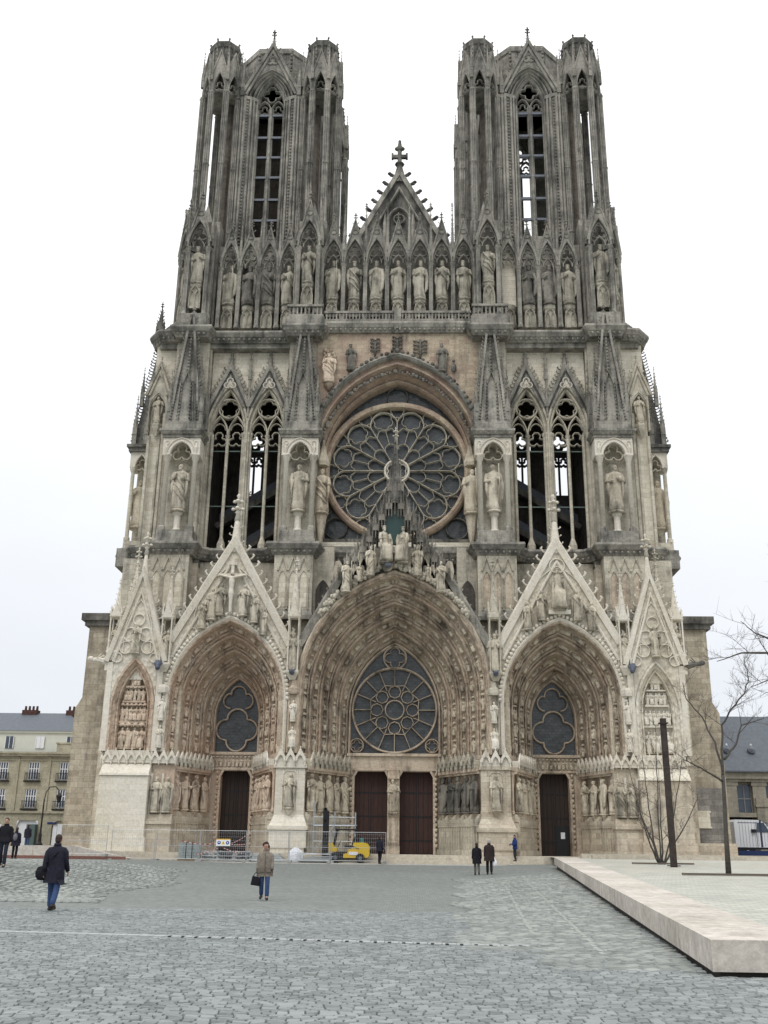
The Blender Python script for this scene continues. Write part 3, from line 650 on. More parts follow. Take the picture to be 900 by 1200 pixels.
    pd = obj('outer_pedestal', m, WHITE if s < 0 else BASE, CATH)
    m = MB(); m.add([(x0-.06, f-.1, 6.2), (x1+.06, f-.1, 6.2), (x1+.06, 1, 6.2), (x0-.06, 1, 6.2), (x0-.02, f-.06, 6.34), (x1+.02, f-.06, 6.34), (x1, -.25, 7.1), (x0, -.25, 7.1), (x1, 1, 7.1), (x0, 1, 7.1)], [(0, 1, 5, 4), (4, 5, 6, 7), (7, 6, 8, 9), (0, 4, 7, 9, 3), (1, 2, 8, 6, 5)]); obj('sloped_cap', m, CREAM if s < 0 else WHITE, pd)
    m = MB(); m.box(x0, x1, -.25, 1.3, 7.05, 7.95); obj('crown_wall', m, CREAM, pd)
    for i in range(6): place('canopy', CAN['white' if s < 0 else 'cream'], pd, TR(x0+(i+.5)*(x1-x0)/6, -.25, 6.98, .94, 0))
    for i in range(4): place('canopy', CAN['cream'], pd, TR(s*20.35, .1+i*.6, 6.98, .94, s*pi/2))
    # gargoyle and angel at the outer corner
    m = MB(); m.tube([(s*20.4, .2, 14.3), (s*21.1, -.1, 14.25), (s*21.6, -.3, 14.35), (s*22.0, -.4, 14.3)], [.28, .24, .18, .12], 7); m.ball((s*22.0, -.4, 14.4), (.24, .18, .2), 7, 5)
    for q in (-1, 1): m.tube([(s*21.6, -.3+q*.1, 14.4), (s*21.2, -.25+q*.3, 14.75)], [.05, .03], 5)
    obj('gargoyle', m, CREAM if s < 0 else GREYD, CATH)
    m = MB(); m.box(*sorted((s*20.3, s*21.0)), -.2, 1.5, 13.6, 14.2); m.lathe([(.2, 7.9), (.2, 13.4), (.4, 13.7)], s*20.55, .1, 8); obj('corner_shaft', m, CREAM, CATH)
# ---------------------------------------------------------------- gables of the side portals
for s in (-1, 1):
    cx = s*12.05; M_ = CREAMC
    P0 = arch(4.42, 11.6, 6.15, cx, 14)
    g = gable(CATH, 'gable', cx, 23.1, 1.775, 14.6, 0, .55, M_, CREAM, P0, 13, .46, 4.2, .5)
    m = MB()
    for q in (-1, 1):                              # foliage border and roundels in the lower corners
        for dx, dz, rr in ((3.25, 15.6, .42), (2.75, 16.45, .34), (3.75, 14.8, .3)): m.sweep(circ(cx+q*dx, dz, rr, 12), bar(.08, -.14, .14), True)
    m.sweep(arch(2.7, 17.2, 4.4, cx, 8), bar(.10, -.14, .16)); obj('tracery', m, CREAM, g)
    m = MB()
    for i, (x, z) in enumerate(arch(4.45, 11.7, 6.2, cx, 26)):
        m.ball((x, -.16, z), (.16, .14, .16), 5, 4)
    tag(obj('leaf_border', m, CREAM, g, True), kind='stuff')
    if s < 0:                                      # crucifixion group
        m = MB(); m.box(cx-.11, cx+.11, -.42, -.2, 17.8, 22.0); m.box(cx-1.05, cx+1.05, -.42, -.22, 20.62, 20.84); m.box(cx-.3, cx+.3, -.45, -.2, 21.5, 21.72)
        m.tube([(cx-1.0, -.5, 20.72), (cx-.25, -.5, 20.55), (cx, -.5, 20.5), (cx+.25, -.5, 20.55), (cx+1.0, -.5, 20.72)], [.06, .09, .13, .09, .06], 6)
        m.lathe([(.1, 17.9), (.1, 18.3), (.14, 18.9), (.21, 19.3), (.16, 19.7), (.22, 20.2), (.2, 20.5), (.06, 20.65)], cx, -.5, 8); m.ball((cx+.05, -.56, 20.86), (.13, .14, .17), 8, 6)
        obj('crucifix', m, CREAM, g)
        for dx, z, h in ((-2.05, 16.75, 1.95), (-1.35, 17.4, 2.35), (-.8, 17.75, 2.35), (.95, 17.7, 2.3), (1.8, 17.2, 2.1), (2.5, 16.3, 1.9)): place('gable_figure', S_PALE[int(abs(dx)*5) % NV], g, TR(cx+dx, -.32, z, h, -dx*.25))
    else:                                          # seated judge between standing figures
        place('gable_figure', SEAT_P[0], g, TR(cx, -.42, 18.25, 3.05))
        for dx, z, h in ((-2.3, 16.8, 2.0), (-1.3, 17.5, 2.2), (1.3, 17.5, 2.2), (2.3, 16.8, 2.0)): place('gable_figure', S_PALE[int(abs(dx)*3+2+dx) % NV], g, TR(cx+dx, -.32, z, h, -dx*.25))
        m = MB(); m.sweep(circ(cx, 21.6, .55, 16), bar(.1, -.2, .2), True); m.box(cx-.8, cx+.8, -.5, 0, 17.9, 18.2); obj('niche', m, CREAM, g)
# ---------------------------------------------------------------- slender tabernacles standing between the gables
def tabernacle(x, y, z0, z1, w, mat, fig, kind='tabernacle'):
    m = MB(); h = z1-z0; a = w/2
    m.frus(x, y, z0-.5, z0, a*.5, a*.5, a*1.1); m.box(x-a*1.1, x+a*1.1, y-a*1.1, y+a*1.1, z0, z0+.15)
    for i in (-1, 1):
        for j in (-1, 1): m.lathe([(.085, z0+.15), (.06, z0+.3), (.06, z0+h*.44), (.1, z0+h*.47)], x+i*a*.85, y+j*a*.85, 5); spire(m, x+i*a*.9, y+j*a*.9, z0+h*.5, .11, h*.13, 4, 2, .05)
    m.box(x-a, x+a, y-a, y+a, z0+h*.46, z0+h*.51)
    for i in range(4):
        c, s_ = cos(pi/2*i), sin(pi/2*i); b0 = len(m.v)
        for d in (a*.9, a*1.1):
            for xx, z in ((-a, z0+h*.47), (a, z0+h*.47), (0, z0+h*.62)): m.v.append((x+xx*c+d*s_, y+xx*s_-d*c, z))
        m.f += [tuple(b0+q for q in f) for f in ((0, 1, 2), (5, 4, 3), (0, 3, 4, 1), (1, 4, 5, 2), (2, 5, 3, 0))]
    spire(m, x, y, z0+h*.52, a*.8, h*.40, 8, 5, .1); finial(m, x, y, z0+h*.88, h*.12)
    t = obj(kind, m, mat, CATH)
    if fig: place('statue', fig, t, TR(x, y, z0+.2, h*.32))
    return t
for s in (-1, 1):
    tabernacle(s*7.3, -.1, 13.5, 22.2, .85, CREAM if s < 0 else MID, S_PALE[1]); tabernacle(s*16.62, -.1, 14.0, 21.4, .8, CREAM, S_PALE[4]); tabernacle(s*20.5, .1, 14.9, 20.6, .85, CREAM, S_PALE[2])
    m = MB(); m.tube([(s*17.1, -.2, 14.2), (s*17.0, -.7, 14.0), (s*16.9, -1.1, 13.7)], [.24, .27, .14], 8); m.ball((s*16.85, -1.25, 13.65), (.18, .26, .19), 8, 6); m.tube([(s*17-.3, -.6, 14.1), (s*17, -.4, 13.9), (s*17+.3, -.6, 14.1)], [.06, .14, .06], 5); obj('gargoyle', m, LEADB, CATH, True)
    m = MB(); m.tube([(s*7.3, 0, 13.6), (s*7.3, -.5, 13.5), (s*7.28, -1.1, 13.4)], [.2, .2, .12], 8); m.ball((s*7.28, -1.2, 13.45), (.16, .24, .17), 8, 6); m.tube([(s*7.28-.2, -.7, 13.7), (s*7.28, -.5, 13.5), (s*7.28+.2, -.7, 13.7)], [.05, .12, .05], 5); obj('gargoyle', m, LEADB, CATH, True)
    # tall pinnacle beside the outer gable
    place('pinnacle', pinn_mb(.75, 2.2, 2.6, 1.3, 7).mesh('pinnacle', CREAM if s < 0 else MID), CATH, TR(s*19.75, 1.6, 17.7))
# ---------------------------------------------------------------- central gable with the crowned group under its canopies
P0 = arch(7.05, 12.4, 8.85, 0, 16)
m = MB(); m.over(P0, lambda x: min(27.4-1.76*abs(x), 22.2), .1, .8); g = obj('gable', m, GREYD, CATH)
for s in (-1, 1):
    c = MB(); c.sweep([(s*7.2, 14.75), (s*2.7, 22.65)][::-s], [(-.1, -.05), (.35, -.12), (.5, .05), (.5, .95), (-.1, .95)]); crockets(c, (s*7.5, 14.9), (s*3.1, 22.7), 14, .30, .4, side=(1 if s < 0 else -1)); obj('coping', c, GREY, g)
cg = g
m = MB()
for i, (x, z) in enumerate(arch(7.0, 12.5, 8.85, 0, 60)):
    if z > 17.6:
        for k in range(3): m.ball((x+random.uniform(-.15, .15), -.25-random.random()*.2, z+.12+random.uniform(-.12, .3)), random.uniform(.13, .22), 5, 4)
tag(obj('cloud_border', m, MID, cg, True), kind='stuff')
for x, z, h, me in ((-.72, 21.75, 2.75, SEAT_P[1]), (.6, 21.75, 2.7, SEAT_P[0]), (-1.78, 20.75, 2.2, ANGEL_P[0]), (1.72, 20.75, 2.2, ANGEL_P[1]), (-2.6, 20.3, 1.25, ANGEL_P[2]), (2.5, 20.3, 1.25, ANGEL_P[0]), (-3.55, 19.5, 2.3, ANGEL_P[1]), (3.45, 19.5, 2.3, ANGEL_P[2])):
    place('gable_figure', me, cg, TR(x, -.6, z, h, (-.55 if x > 0 else .55) if z > 21 else -x*.18))
m = MB(); m.ball((-.45, -.8, 21.45), (.3, .25, .22), 9, 6); obj('sun_disc', m, LEAD, cg, True)
m = MB(); m.box(-1.2, 1.2, -.35, .3, 21.35, 21.85); obj('seat_block', m, MID, cg)
m = MB(); m.prism(arch(.8, 24.6, 1.2, 0, 6, 23.2), -.25, .05); obj('green_glass_backing', m, GLASS_G, cg)
def small_canopy():
    m = MB()
    for i in range(6):
        a = pi/3*i+pi/6; c, s_ = .42*cos(a), .42*sin(a); m.lathe([(.02, -.75), (.075, -.6), (.055, -.5), (.05, .7), (.09, .75)], c, s_, 4); spire(m, c, s_, .75, .085, .8, 4, 2, .06)
    for i in range(6):
        a = pi/3*i; c, s_ = cos(a), sin(a); b0 = len(m.v)
        for d in (.34, .42):
            for xx, z in ((-.22, .25), (.22, .25), (.22, .7), (0, 1.15), (-.22, .7)): m.v.append((d*c-xx*s_, d*s_+xx*c, z))
        m.f += [tuple(b0+q for q in f) for f in ((0, 1, 2, 3, 4), (9, 8, 7, 6, 5), (0, 5, 6, 1), (1, 6, 7, 2), (2, 7, 8, 3), (3, 8, 9, 4), (4, 9, 5, 0))]
    m.lathe([(.24, .5), (.20, 1.1)], 0, 0, 6); spire(m, 0, 0, 1.0, .2, 1.7, 6, 5, .09); finial(m, 0, 0, 2.6, .5)
    return m
SCM = small_canopy().mesh('tabernacle_canopy', stone('blackened_canopy_stone', (.20, .19, .165), (.32, .30, .26), (.05, .048, .043), .55, 0))
tiers = [(-4.15, 20.7, .66), (-3.55, 21.3, .7), (-2.95, 21.5, .7), (-2.4, 22.2, .76), (-1.9, 23.0, .8), (-1.42, 23.9, .82), (-.98, 24.7, .82), (-.46, 25.6, .8)]
for x, z, k in tiers:
    for s in (-1, 1):
        place('tabernacle_canopy', SCM, cg, TR(s*x, -.5, z+.1, (k*.74, k*.74, k*.72)))
        if x > -3: place('tabernacle_canopy', SCM, cg, TR(s*x*1.2+s*.1, .1, z-.7, (k*.74, k*.74, k*.85))); place('tabernacle_canopy', SCM, cg, TR(s*(x*1.0-.42), -.2, z-.15, (k*.66, k*.66, k*.8))); place('tabernacle_canopy', SCM, cg, TR(s*(x-.12), .15, z+.45, (k*.7, k*.7, k*.7)))
for x, z, k in ((0, 26.2, .9), (-.4, 27.2, .75), (.4, 27.2, .75)): place('tabernacle_canopy', SCM, cg, TR(x, -.15, z, (k*.8, k*.8, k*1.1)))
m = MB()
for s in (-1, 1):
    for x, z, k in tiers: m.box(min(s*x, s*(x+.18)), max(s*x, s*(x+.18)), .1, .4, min(z-1.2, 21.8), z+.1)
m.box(-.9, .9, .0, .6, 25.2, 27.2); m.lathe([(.62, 26.6), (.5, 28.2), (.34, 29.2), (.26, 30.3)], 0, .1, 8)
spire(m, 0, .1, 28.0, .46, 3.9, 8, 8, .14); obj('canopy_backing', m, GREYD, cg)
m = MB(); finial(m, 0, .1, 31.6, 1.3, .9); obj('finial', m, MID, cg, True)
# dark panels painting the shade of small openings beside the central gable
for s in (-1, 1):
    m = MB(); m.prism(arch(.55, 20.2, 1.1, s*5.6, 6, 17.5), 3.05, 3.25); obj('niche_shade_panel', m, DARKIN, CATH)
# ================================================================ storey of the rose window
Z1, Z2 = 24.0, 43.3
# buttress piers with open tabernacle niche and statue, tall crocketed pyramid above
def tall_pier(s, cx, w, y, fig, outer):
    m = MB(); a = w/2
    m.box(cx-a+.12, cx+a-.12, y+1.35, y+4.6, Z1-.4, 42.9)
    for q in (-1, 1):                               # clasping shafts up the flanks
        for k in range(3): m.tube([(cx+q*(a-.12), y+1.9+k*.8, Z1-.2), (cx+q*(a-.12), y+1.9+k*.8, 42.8)], .14, 6)
    p = obj('buttress_pier', m, MID, CATH)
    b = MB(); b.box(cx-a-.02, cx+a+.02, y-.25, y+2, Z1-.1, 24.55); b.box(cx-a+.08, cx+a-.08, y-.15, y+2, 24.55, 25.3)
    for q in (-1, 1): b.lathe([(.32, 25.3), (.32, 25.6), (.22, 25.75)], cx+q*(a-.38), y+.28, 8)
    obj('plinth', b, GREY, p)
    for q in (-1, 1):
        c = MB(); X = cx+q*(a-.38); c.lathe([(.21, 25.7), (.20, 31.25), (.25, 31.3), (.34, 31.65), (.38, 31.7), (.38, 31.85), (.0, 31.85)], X, y+.28, 10); obj('column', c, CREAM, p, True)
    c = MB(); P = arch(a-.62, 31.7, 1.15, cx, 7); c.over(P, 33.2, y, y+1.3); c.box(cx-a, cx-a+.62, y, y+1.4, 31.7, 33.2); c.box(cx+a-.62, cx+a, y, y+1.4, 31.7, 33.2)
    c.sweep(P, [(-.05, y-.02), (.0, y-.12), (.12, y-.12), (.16, y-.02)]); c.sweep(arch(a-.36, 31.8, 1.35, cx, 7), [(-.03, y-.02), (.0, y-.1), (.06, y-.1), (.09, y-.02)])
    for q in (-1, 1): c.lathe([(.05, 31.9), (.15, 32.3), (.05, 32.7)], cx+q*(a-.3), y-.05, 6); c.sweep(circ(cx+q*(a-.34), 32.75, .16, 8), bar(.05, y-.06, .1), True)
    obj('niche_arch', c, CREAM, p)
    c = MB(); tr = arch(.62, 31.8, .95, cx, 6)
    c.sweep(foil(cx, 32.0, .75, 3, 6), bar(.1, y+.3, .3), True); obj('trefoil', c, MID, p)
    c = MB(); c.box(cx-a+.15, cx+a-.15, y+1.25, y+1.4, 25.3, 33); c.sweep(circ(cx, 31.0, .55, 16), bar(.09, y+1.15, .2), True); obj('niche_back', c, MID, p)
    c = MB(); c.lathe([(.36, 25.3), (.36, 25.5), (.26, 25.6), (.26, 26.6), (.42, 26.8), (.44, 27.0)], cx, y+.55, 8, pi/8)
    obj('statue_pedestal', c, CREAM, p); place('niche_statue', fig, p, TR(cx, y+.5, 27.1, 3.95))
    c = MB(); z = 33.2; c.box(cx-a-.08, cx+a+.08, y-.12, y+1.6, z, z+.25); c.frus(cx, y+.7, z+.25, z+.5, a+.1, .95, a+.3, 1.1); c.box(cx-a-.3, cx+a+.3, y-.42, y+1.8, z+.5, z+.68)
    for i in range(8): c.ball((cx-a-.1+(2*a+.2)*(i+.5)/8, y-.28, z+.38), .11, 5, 4)
    obj('niche_cornice', c, GREY, p)
    # pyramid: four-sided crocketed roof with pinnacles at its corners
    c = MB(); z = 33.9; c.box(cx-a+.02, cx+a-.02, y-.1, y+1.6, z, z+.7)
    c.frus(cx, y+.75, z+.7, 38.3, a-.42, .75, (a-.42)*.70, .55); c.frus(cx, y+.75, 38.3, 44.6, (a-.42)*.70, .55, .12, .1)
    for q in (-1, 1):                               # crocketed ridges
        crockets(c, (cx+q*(a-.42), z+.8), (cx+q*(a-.42)*.70, 38.3), 11, .32, y+.05, side=(1 if q < 0 else -1)); crockets(c, (cx+q*(a-.42)*.70, 38.4), (cx+q*.12, 44.5), 18, .30, y+.3, side=(1 if q < 0 else -1))
        crockets(c, (cx+q*.42, z+.8), (cx+q*.36, 38.3), 10, .18, y-.04, side=(1 if q < 0 else -1)); crockets(c, (cx+q*.1, 38.8), (cx+q*.03, 44.5), 14, .16, y+.25, side=(1 if q < 0 else -1))
        c.sweep([(cx+q*(a-.34), z+.6), (cx+q*(a-.34)*.72, 38.3), (cx+q*.1, 44.6)], [(-.09, y-.02), (.09, y-.02), (.09, y+.2), (-.09, y+.2)])
        c.sweep([(cx+q*(a-.8), z+.6), (cx+q*(a-.7)*.62, 38.3)], [(-.05, y-.02), (.05, y-.02), (.05, y+.2), (-.05, y+.2)])
    c.sweep([(cx-.42, z+.6), (cx-.4, 38.0), (cx, 39.2), (cx+.4, 38.0), (cx+.42, z+.6)], bar(.1, y+.0, .4))
    c.tube([(cx, y+.1, 39.2), (cx, y+.55, 45.2)], [.13, .09], 6)
    obj('pyramid', c, GREY, p); c = MB()
    for q in (-1, 1):
        for i in range(13): t = (i+.5)/13; c.ball((cx+q*lerp(a-.40, (a-.42)*.70, t), y+lerp(-.02, .18, t), lerp(34.7, 38.2, t)), (.13, .13, .11), 5, 4)
        for i in range(20): t = (i+.5)/20; c.ball((cx+q*lerp((a-.42)*.72, .14, t), y+lerp(.16, .6, t), lerp(38.4, 44.4, t)), (.12*(1.1-.4*t), .14, .10), 5, 4)
        for i in range(11): t = (i+.5)/11; c.ball((cx+q*lerp(.44, .38, t), y-.05+.1*t, lerp(34.8, 38.2, t)), (.09, .1, .09), 5, 4)
    for i in range(17): t = (i+.5)/17; c.ball((cx, y+lerp(.0, .5, t), lerp(39.2, 44.6, t)), (.1, .12, .09), 5, 4)
    tag(obj('crockets', c, GREYD, p, True), kind='stuff')
    for q in (-1, 1):
        place('corner_pinnacle', PIN_S, p, TR(cx+q*(a-.22), y+.15, 34.5, (.62, .62, 1.12))); place('corner_pinnacle', PIN_S, p, TR(cx+q*(a-.1), y+1.5, 34.5, (.7, .7, 1.5)))
        place('corner_pinnacle', PIN_S, p, TR(cx+q*(a-.55), y+.6, 38.2, (.42, .42, .8)))
    c = MB(); finial(c, cx, y+.6, 44.6, 1.2, .8); obj('finial', c, GREY, p, True)
    # lower block with three blind arches
    c = MB(); yb = y-1.0; c.box(cx-a-.02, cx+a+.02, yb, y+1, 18.2, 23.0); lb = obj('lower_block', c, MID, p)
    c = MB(); w3 = (w-.5)/3
    for i in range(3):
        x = cx-w3+i*w3; P = arch(w3/2-.1, 21.0, .75, x, 5, 18.9); c.sweep(P, bar(.1, yb-.1, .14)); c.sweep([(x-w3/2+.04, 21.75), (x, 22.85), (x+w3/2-.04, 21.75)], bar(.15, yb-.14, .16))
        for q in (-1, 1): c.lathe([(.07, 18.7), (.045, 18.8), (.045, 20.9), (.09, 21.1)], x+q*(w3/2-.03), yb-.08, 6)
    obj('blind_arcade', c, MID, p); c = MB()
    for i in range(3): c.prism(arch(w3/2-.12, 21.0, .72, cx-w3+i*w3, 5, 18.9), yb-.02, yb)
    obj('arcade_panels', c, TAN if s > 0 else PALE, p)
    c = MB(); c.box(cx-a-.12, cx+a+.12, yb-.3, y+1, 17.9, 18.2); c.frus(cx, yb+.6, 18.2, 18.7, a+.1, .85, a, .6); obj('ledge', c, GREY, p)
    if True:
        c = MB(); c.box(cx-a+.1, cx+a-.1, yb+.5, y+1, 7.5, 17.9); obj('lower_shaft', c, MID, p)
    return p
PIN_S = pinn_mb(.62, 1.7, 2.4, .7, 6).mesh('pinnacle', GREY)
PIN_G = pinn_mb(.5, 1.2, 1.6, .5, 5).mesh('pinnacle', GREY)
FG = {(-1, 1): S_PALE[3], (-1, 0): S_PALE[5], (1, 0): S_PALE[6], (1, 1): S_PALE[2]}
for s in (-1, 1):
    tall_pier(s, s*17.5, 3.05, 3.0, FG[(s, 1)], True); tall_pier(s, s*7.82, 2.95, 3.0, FG[(s, 0)], False)

# lancet windows of the two towers
def lancet_bay(s, cxm):
    """pair of traceried lancets between the piers, x from 9.45 to 15.9"""
    x0, x1 = sorted((s*9.35, s*15.95)); y = 5.5
    cs = (s*14.3, s*10.95); m = MB(); a = 1.5
    for cx in cs: m.over(arch(a, 34.5, 4.25, cx, 10), 42.9, y, y+.7)
    c1, c2 = sorted(cs)
    m.box(x0, c1-a, y, y+.7, Z1-.3, 42.9); m.box(c2+a, x1, y, y+.7, Z1-.3, 42.9); m.box(c1+a, c2-a, y, y+.7, Z1-.3, 42.9)
    w = obj('tower_wall', m, PALE, CATH)
    m = MB()
    for x in (c1-a-.02, c1+a+.02, c2-a-.02, c2+a+.02):      # clustered shafts
        for dx, dy in ((-.14, -.1), (.14, -.1), (0, -.28)): m.lathe([(.19, Z1), (.19, 24.7), (.12, 24.9), (.11, 34.2), (.19, 34.4), (.2, 34.6)], x+dx*1.2, y+dy, 6)
    for x in (x0+.1, x1-.1, x0+.45, x1-.45): m.tube([(x, y-.25, Z1), (x, y-.25, 34.4)], .13, 6)
    for x in (x0+.05, x1-.05, (c1+c2)/2): m.tube([(x, y-.4, Z1), (x, y-.4, 35.6)], .12, 6)
    obj('shafts', m, MID, w)
    for cx in cs:
        t = MB()
        t.sweep(arch(a-.02, 34.5, 4.2, cx, 10, Z1), bar(.3, y-.1, .6)); t.sweep(arch(a+.22, 34.5, 4.5, cx, 10), [(-.08, y), (-.05, y-.3), (.1, y-.34), (.14, y)])
        t.lathe([(.34, Z1), (.34, 24.9), (.2, 25.3), (.14, 25.5), (.14, 34.2), (.24, 34.5)], cx, y+.15, 8)
        for q in (-1, 1):
            t.sweep(arch(.72, 34.5, 1.75, cx+q*.74, 6), bar(.17, y+.0, .4)); t.sweep(foil(cx+q*.74, 34.1, .66, 3, 5), bar(.1, y+.08, .25), True); t.sweep(arch(.5, 35.0, .6, cx+q*.74, 5), bar(.08, y+.08, .2))
        t.sweep(circ(cx, 36.95, .88, 22), bar(.16, y+.0, .4), True); t.sweep(foil(cx, 36.95, .80, 5, 5), bar(.09, y+.06, .25), True)
        obj('window_tracery', t, MID, w)
        gable(w, 'window_gable', cx, 40.6, 2.25, 36.9, y-.25, .22, GREYD, GREY, arch(1.72, 34.5, 4.6, cx, 10), 11, .30, 2.6, .30); q_ = MB(); q_.sweep(foil(cx, 39.1, .5, 3, 6), bar(.12, y-.42, .2), True); q_.prism(circ(cx, 39.1, .4, 12), y-.3, y-.26); obj('gable_trefoil', q_, CREAM, w)
    t = MB(); x = (c1+c2)/2; t.tube([(x, y-.3, 36), (x, y-.3, 40)], .1, 6); spire(t, x, y-.3, 39.5, .2, 3.0, 4, 5, .1); obj('dividing_pinnacle', t, GREY, w)
    t = MB()
    for z in (28.2, 33.1): t.box(x0+.2, x1-.2, y+.3, y+.36, z, z+.09)
    obj('tie_bar', t, simple('green_iron', (.12, .16, .14)), w)
    # inside of the open tower: side walls, rear wall with openings, vault
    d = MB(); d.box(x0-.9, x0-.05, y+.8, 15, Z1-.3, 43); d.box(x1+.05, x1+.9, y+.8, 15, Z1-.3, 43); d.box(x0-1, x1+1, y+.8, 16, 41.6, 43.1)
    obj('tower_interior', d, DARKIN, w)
    r = MB(); yb = 13.5; holes = []
    cq = (c1+.4, c2+.4) if s > 0 else (c1+1.0, c2+1.2)
    xs = [x0, cq[0]-.85, cq[0]+.85, cq[1]-.85, cq[1]+.85, x1]
    for i in (0, 2, 4):
        if xs[i+1] > xs[i]: r.box(xs[i], xs[i+1], yb, yb+.5, Z1-.3, 42)
    for c in cq:
        r.box(c-.85, c+.85, yb, yb+.5, Z1-.3, 32.0 if s > 0 else 31.0)
        P = [(c-.8, 37.2)]+[(c+.62*cos(t)*1.2, 37.2+.66*sin(t)*1.2) for t in [pi-pi*i/10 for i in range(11)]]+[(c+.8, 37.2)]
        r.over([(c-.85, 37.4)]+[(c+.75*cos(pi-pi*i/10), 37.4+.8*sin(pi*i/10)) for i in range(11)]+[(c+.85, 37.4)], 42, yb, yb+.5)
        r.sweep(foil(c, 37.25, .82, 4, 5), bar(.3, yb, .4), True); r.box(c-.85, c+.85, yb, yb+.5, 35.8, 36.35)
        for q in (-1, 1): r.sweep(foil(c+q*.42, 35.2, .42, 3, 4), bar(.14, yb, .4), True)
        for q in (-1, 0, 1): r.box(c+q*.8-.08, c+q*.8+.08, yb+.05, yb+.4, 31, 36)
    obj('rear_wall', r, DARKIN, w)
    f = MB()                                          # flying buttress and lead roof seen through the opening
    for z, q in ((24.5, 0), (28.2, .4)):
        A = (x0 if s > 0 else x1); B = (x1 if s > 0 else x0)
        f.sweep([(x0, z+4.2), (x1, z)] if s > 0 else [(x0, z), (x1, z+4.2)], [(-.25, 11), (.25, 11), (.25, 11.7), (-.25, 11.7)])
    obj('flying_buttress', f, GREYD, w)
    f = MB()
    for z in (25.4, 29.2): f.sweep([(x0, z+4.2), (x1, z)] if s > 0 else [(x0, z), (x1, z+4.2)], [(-.55, 12.5), (.55, 12.5), (.55, 12.6), (-.55, 12.6)])
    obj('lead_roof_strip', f, LEAD, w)
for s in (-1, 1): lancet_bay(s, s*12.6)

# outermost corner tabernacle and the canted wall with its niche
for s in (-1, 1):
    cx, y, a = s*21.45, 5.6, .95
    m = MB(); m.box(*sorted((s*18.9, s*20.8)), 5.0, 12, Z1-.3, 42.8); p = obj('corner_wall', m, PALE, CATH)
    m = MB(); m.box(cx-a, cx+a, y, y+6, Z1-.5, 24.6); m.box(cx-a+.05, cx+a-.05, y+.1, y+6, 24.6, 25.2)
    for dx in (-1, 1): m.lathe([(.26, 25.2), (.26, 25.5), (.17, 25.6), (.16, 31.2), (.27, 31.5), (.28, 31.7)], cx+dx*(a-.25), y+.3, 8)
    m.box(cx-a+.15, cx+a-.15, y+2.0, y+5, 25, 33); obj('corner_tabernacle', m, MID, p)
    m = MB(); P = arch(a-.42, 31.6, 1.2, cx, 6); m.over(P, 33.0, y+.05, y+1.6)
    for q in (-1, 1): m.box(*sorted((cx+q*(a-.42), cx+q*a)), y+.05, y+1.6, 31.6, 33.0)
    m.sweep(P, bar(.12, y-.05, .2)); m.sweep(foil(cx, 31.9, .5, 3, 5), bar(.08, y+.3, .2), True); obj('tabernacle_arch', m, CREAM, p)
    place('corner_statue', S_TAN[4], p, TR(cx+s*.1, y+.9, 26.6, 4.2)); m = MB(); m.lathe([(.1, 25.9), (.4, 26.4), (.42, 26.6)], cx+s*.1, y+.9, 8); obj('console', m, MID, p)
    m = MB(); m.box(cx-a-.15, cx+a+.15, y-.2, y+2.2, 33.0, 33.35); m.box(cx-a-.3, cx+a+.3, y-.35, y+2.3, 33.35, 33.6)
    q = MB(); z = 33.6
    q.loft([[(cx-s*(-a+.1)*1, y, z), (cx-s*(a-.1)*1, y, z)], [(s*20.4, y+.4, 43.6), (s*20.0, y+.4, 43.6)]])
    m.prism([(s*22.35, 33.6), (s*20.4, 33.6), (s*20.3, 43.4), (s*20.75, 43.4)], y+.1, y+1.6); P_ = obj('pyramid', m, GREYD, p)
    m = MB(); crockets(m, (s*22.4, 33.7), (s*20.85, 43.4), 34, .30, y+.3, side=(1 if s < 0 else -1)); crockets(m, (s*21.4, 33.9), (s*20.6, 42.5), 16, .22, y-.02, side=(1 if s < 0 else -1))
    crockets(m, (s*22.0, 33.9), (s*20.8, 41), 14, .2, y-.02, side=(1 if s < 0 else -1)); tag(obj('crockets', m, GREYD, p, True), kind='stuff')
    for dx, dz, k in ((.78, 0, 1.0), (-.2, 0, 1.0), (.45, 3.6, .8)): place('corner_pinnacle', PIN_S, p, TR(cx+s*dx, y+.05, 33.6+dz, (.55*k, .55*k, 1.05*k)))
    m = MB(); gable(p, 'niche_gable', s*20.15, 40.4, 2.9, 37.6, 4.35, .25, MID, MID, arch(.75, 36.3, 1.6, s*20.15, 6), 6, .22, 1.0, .2)
    m.sweep(arch(.72, 36.3, 1.5, s*20.15, 6, 34.5), bar(.16, 4.4, .4)); m.sweep(arch(.72, 37.4, .9, s*20.15, 5), bar(.1, 4.45, .3)); m.lathe([(.05, 34), (.4, 34.6), (.5, 35.0), (.3, 35.2)], s*20.15, 4.6, 6)
    m.tube([(s*20.7, 4.6, Z1), (s*20.7, 4.6, 34)], .16, 6); m.tube([(s*19.5, 4.5, Z1), (s*19.5, 4.5, 36)], .16, 6); m.tube([(s*19.9, 4.9, Z1), (s*19.9, 4.9, 34)], .12, 6); obj('canted_niche', m, MID, p)
    place('corner_statue', S_PALE[1], p, TR(s*20.15, 4.55, 35.2, 2.4))
    m = MB(); m.lathe([(.5, 43.4), (.55, 43.8), (.3, 43.9)], s*20.75, 5.2, 6); obj('corner_cap', m, GREY, p)
    place('pinnacle', pinn_mb(.6, .8, 1.9, .8, 5).mesh('pinnacle', GREYD), p, TR(s*20.75, 5.2, 43.8)) if s < 0 else None

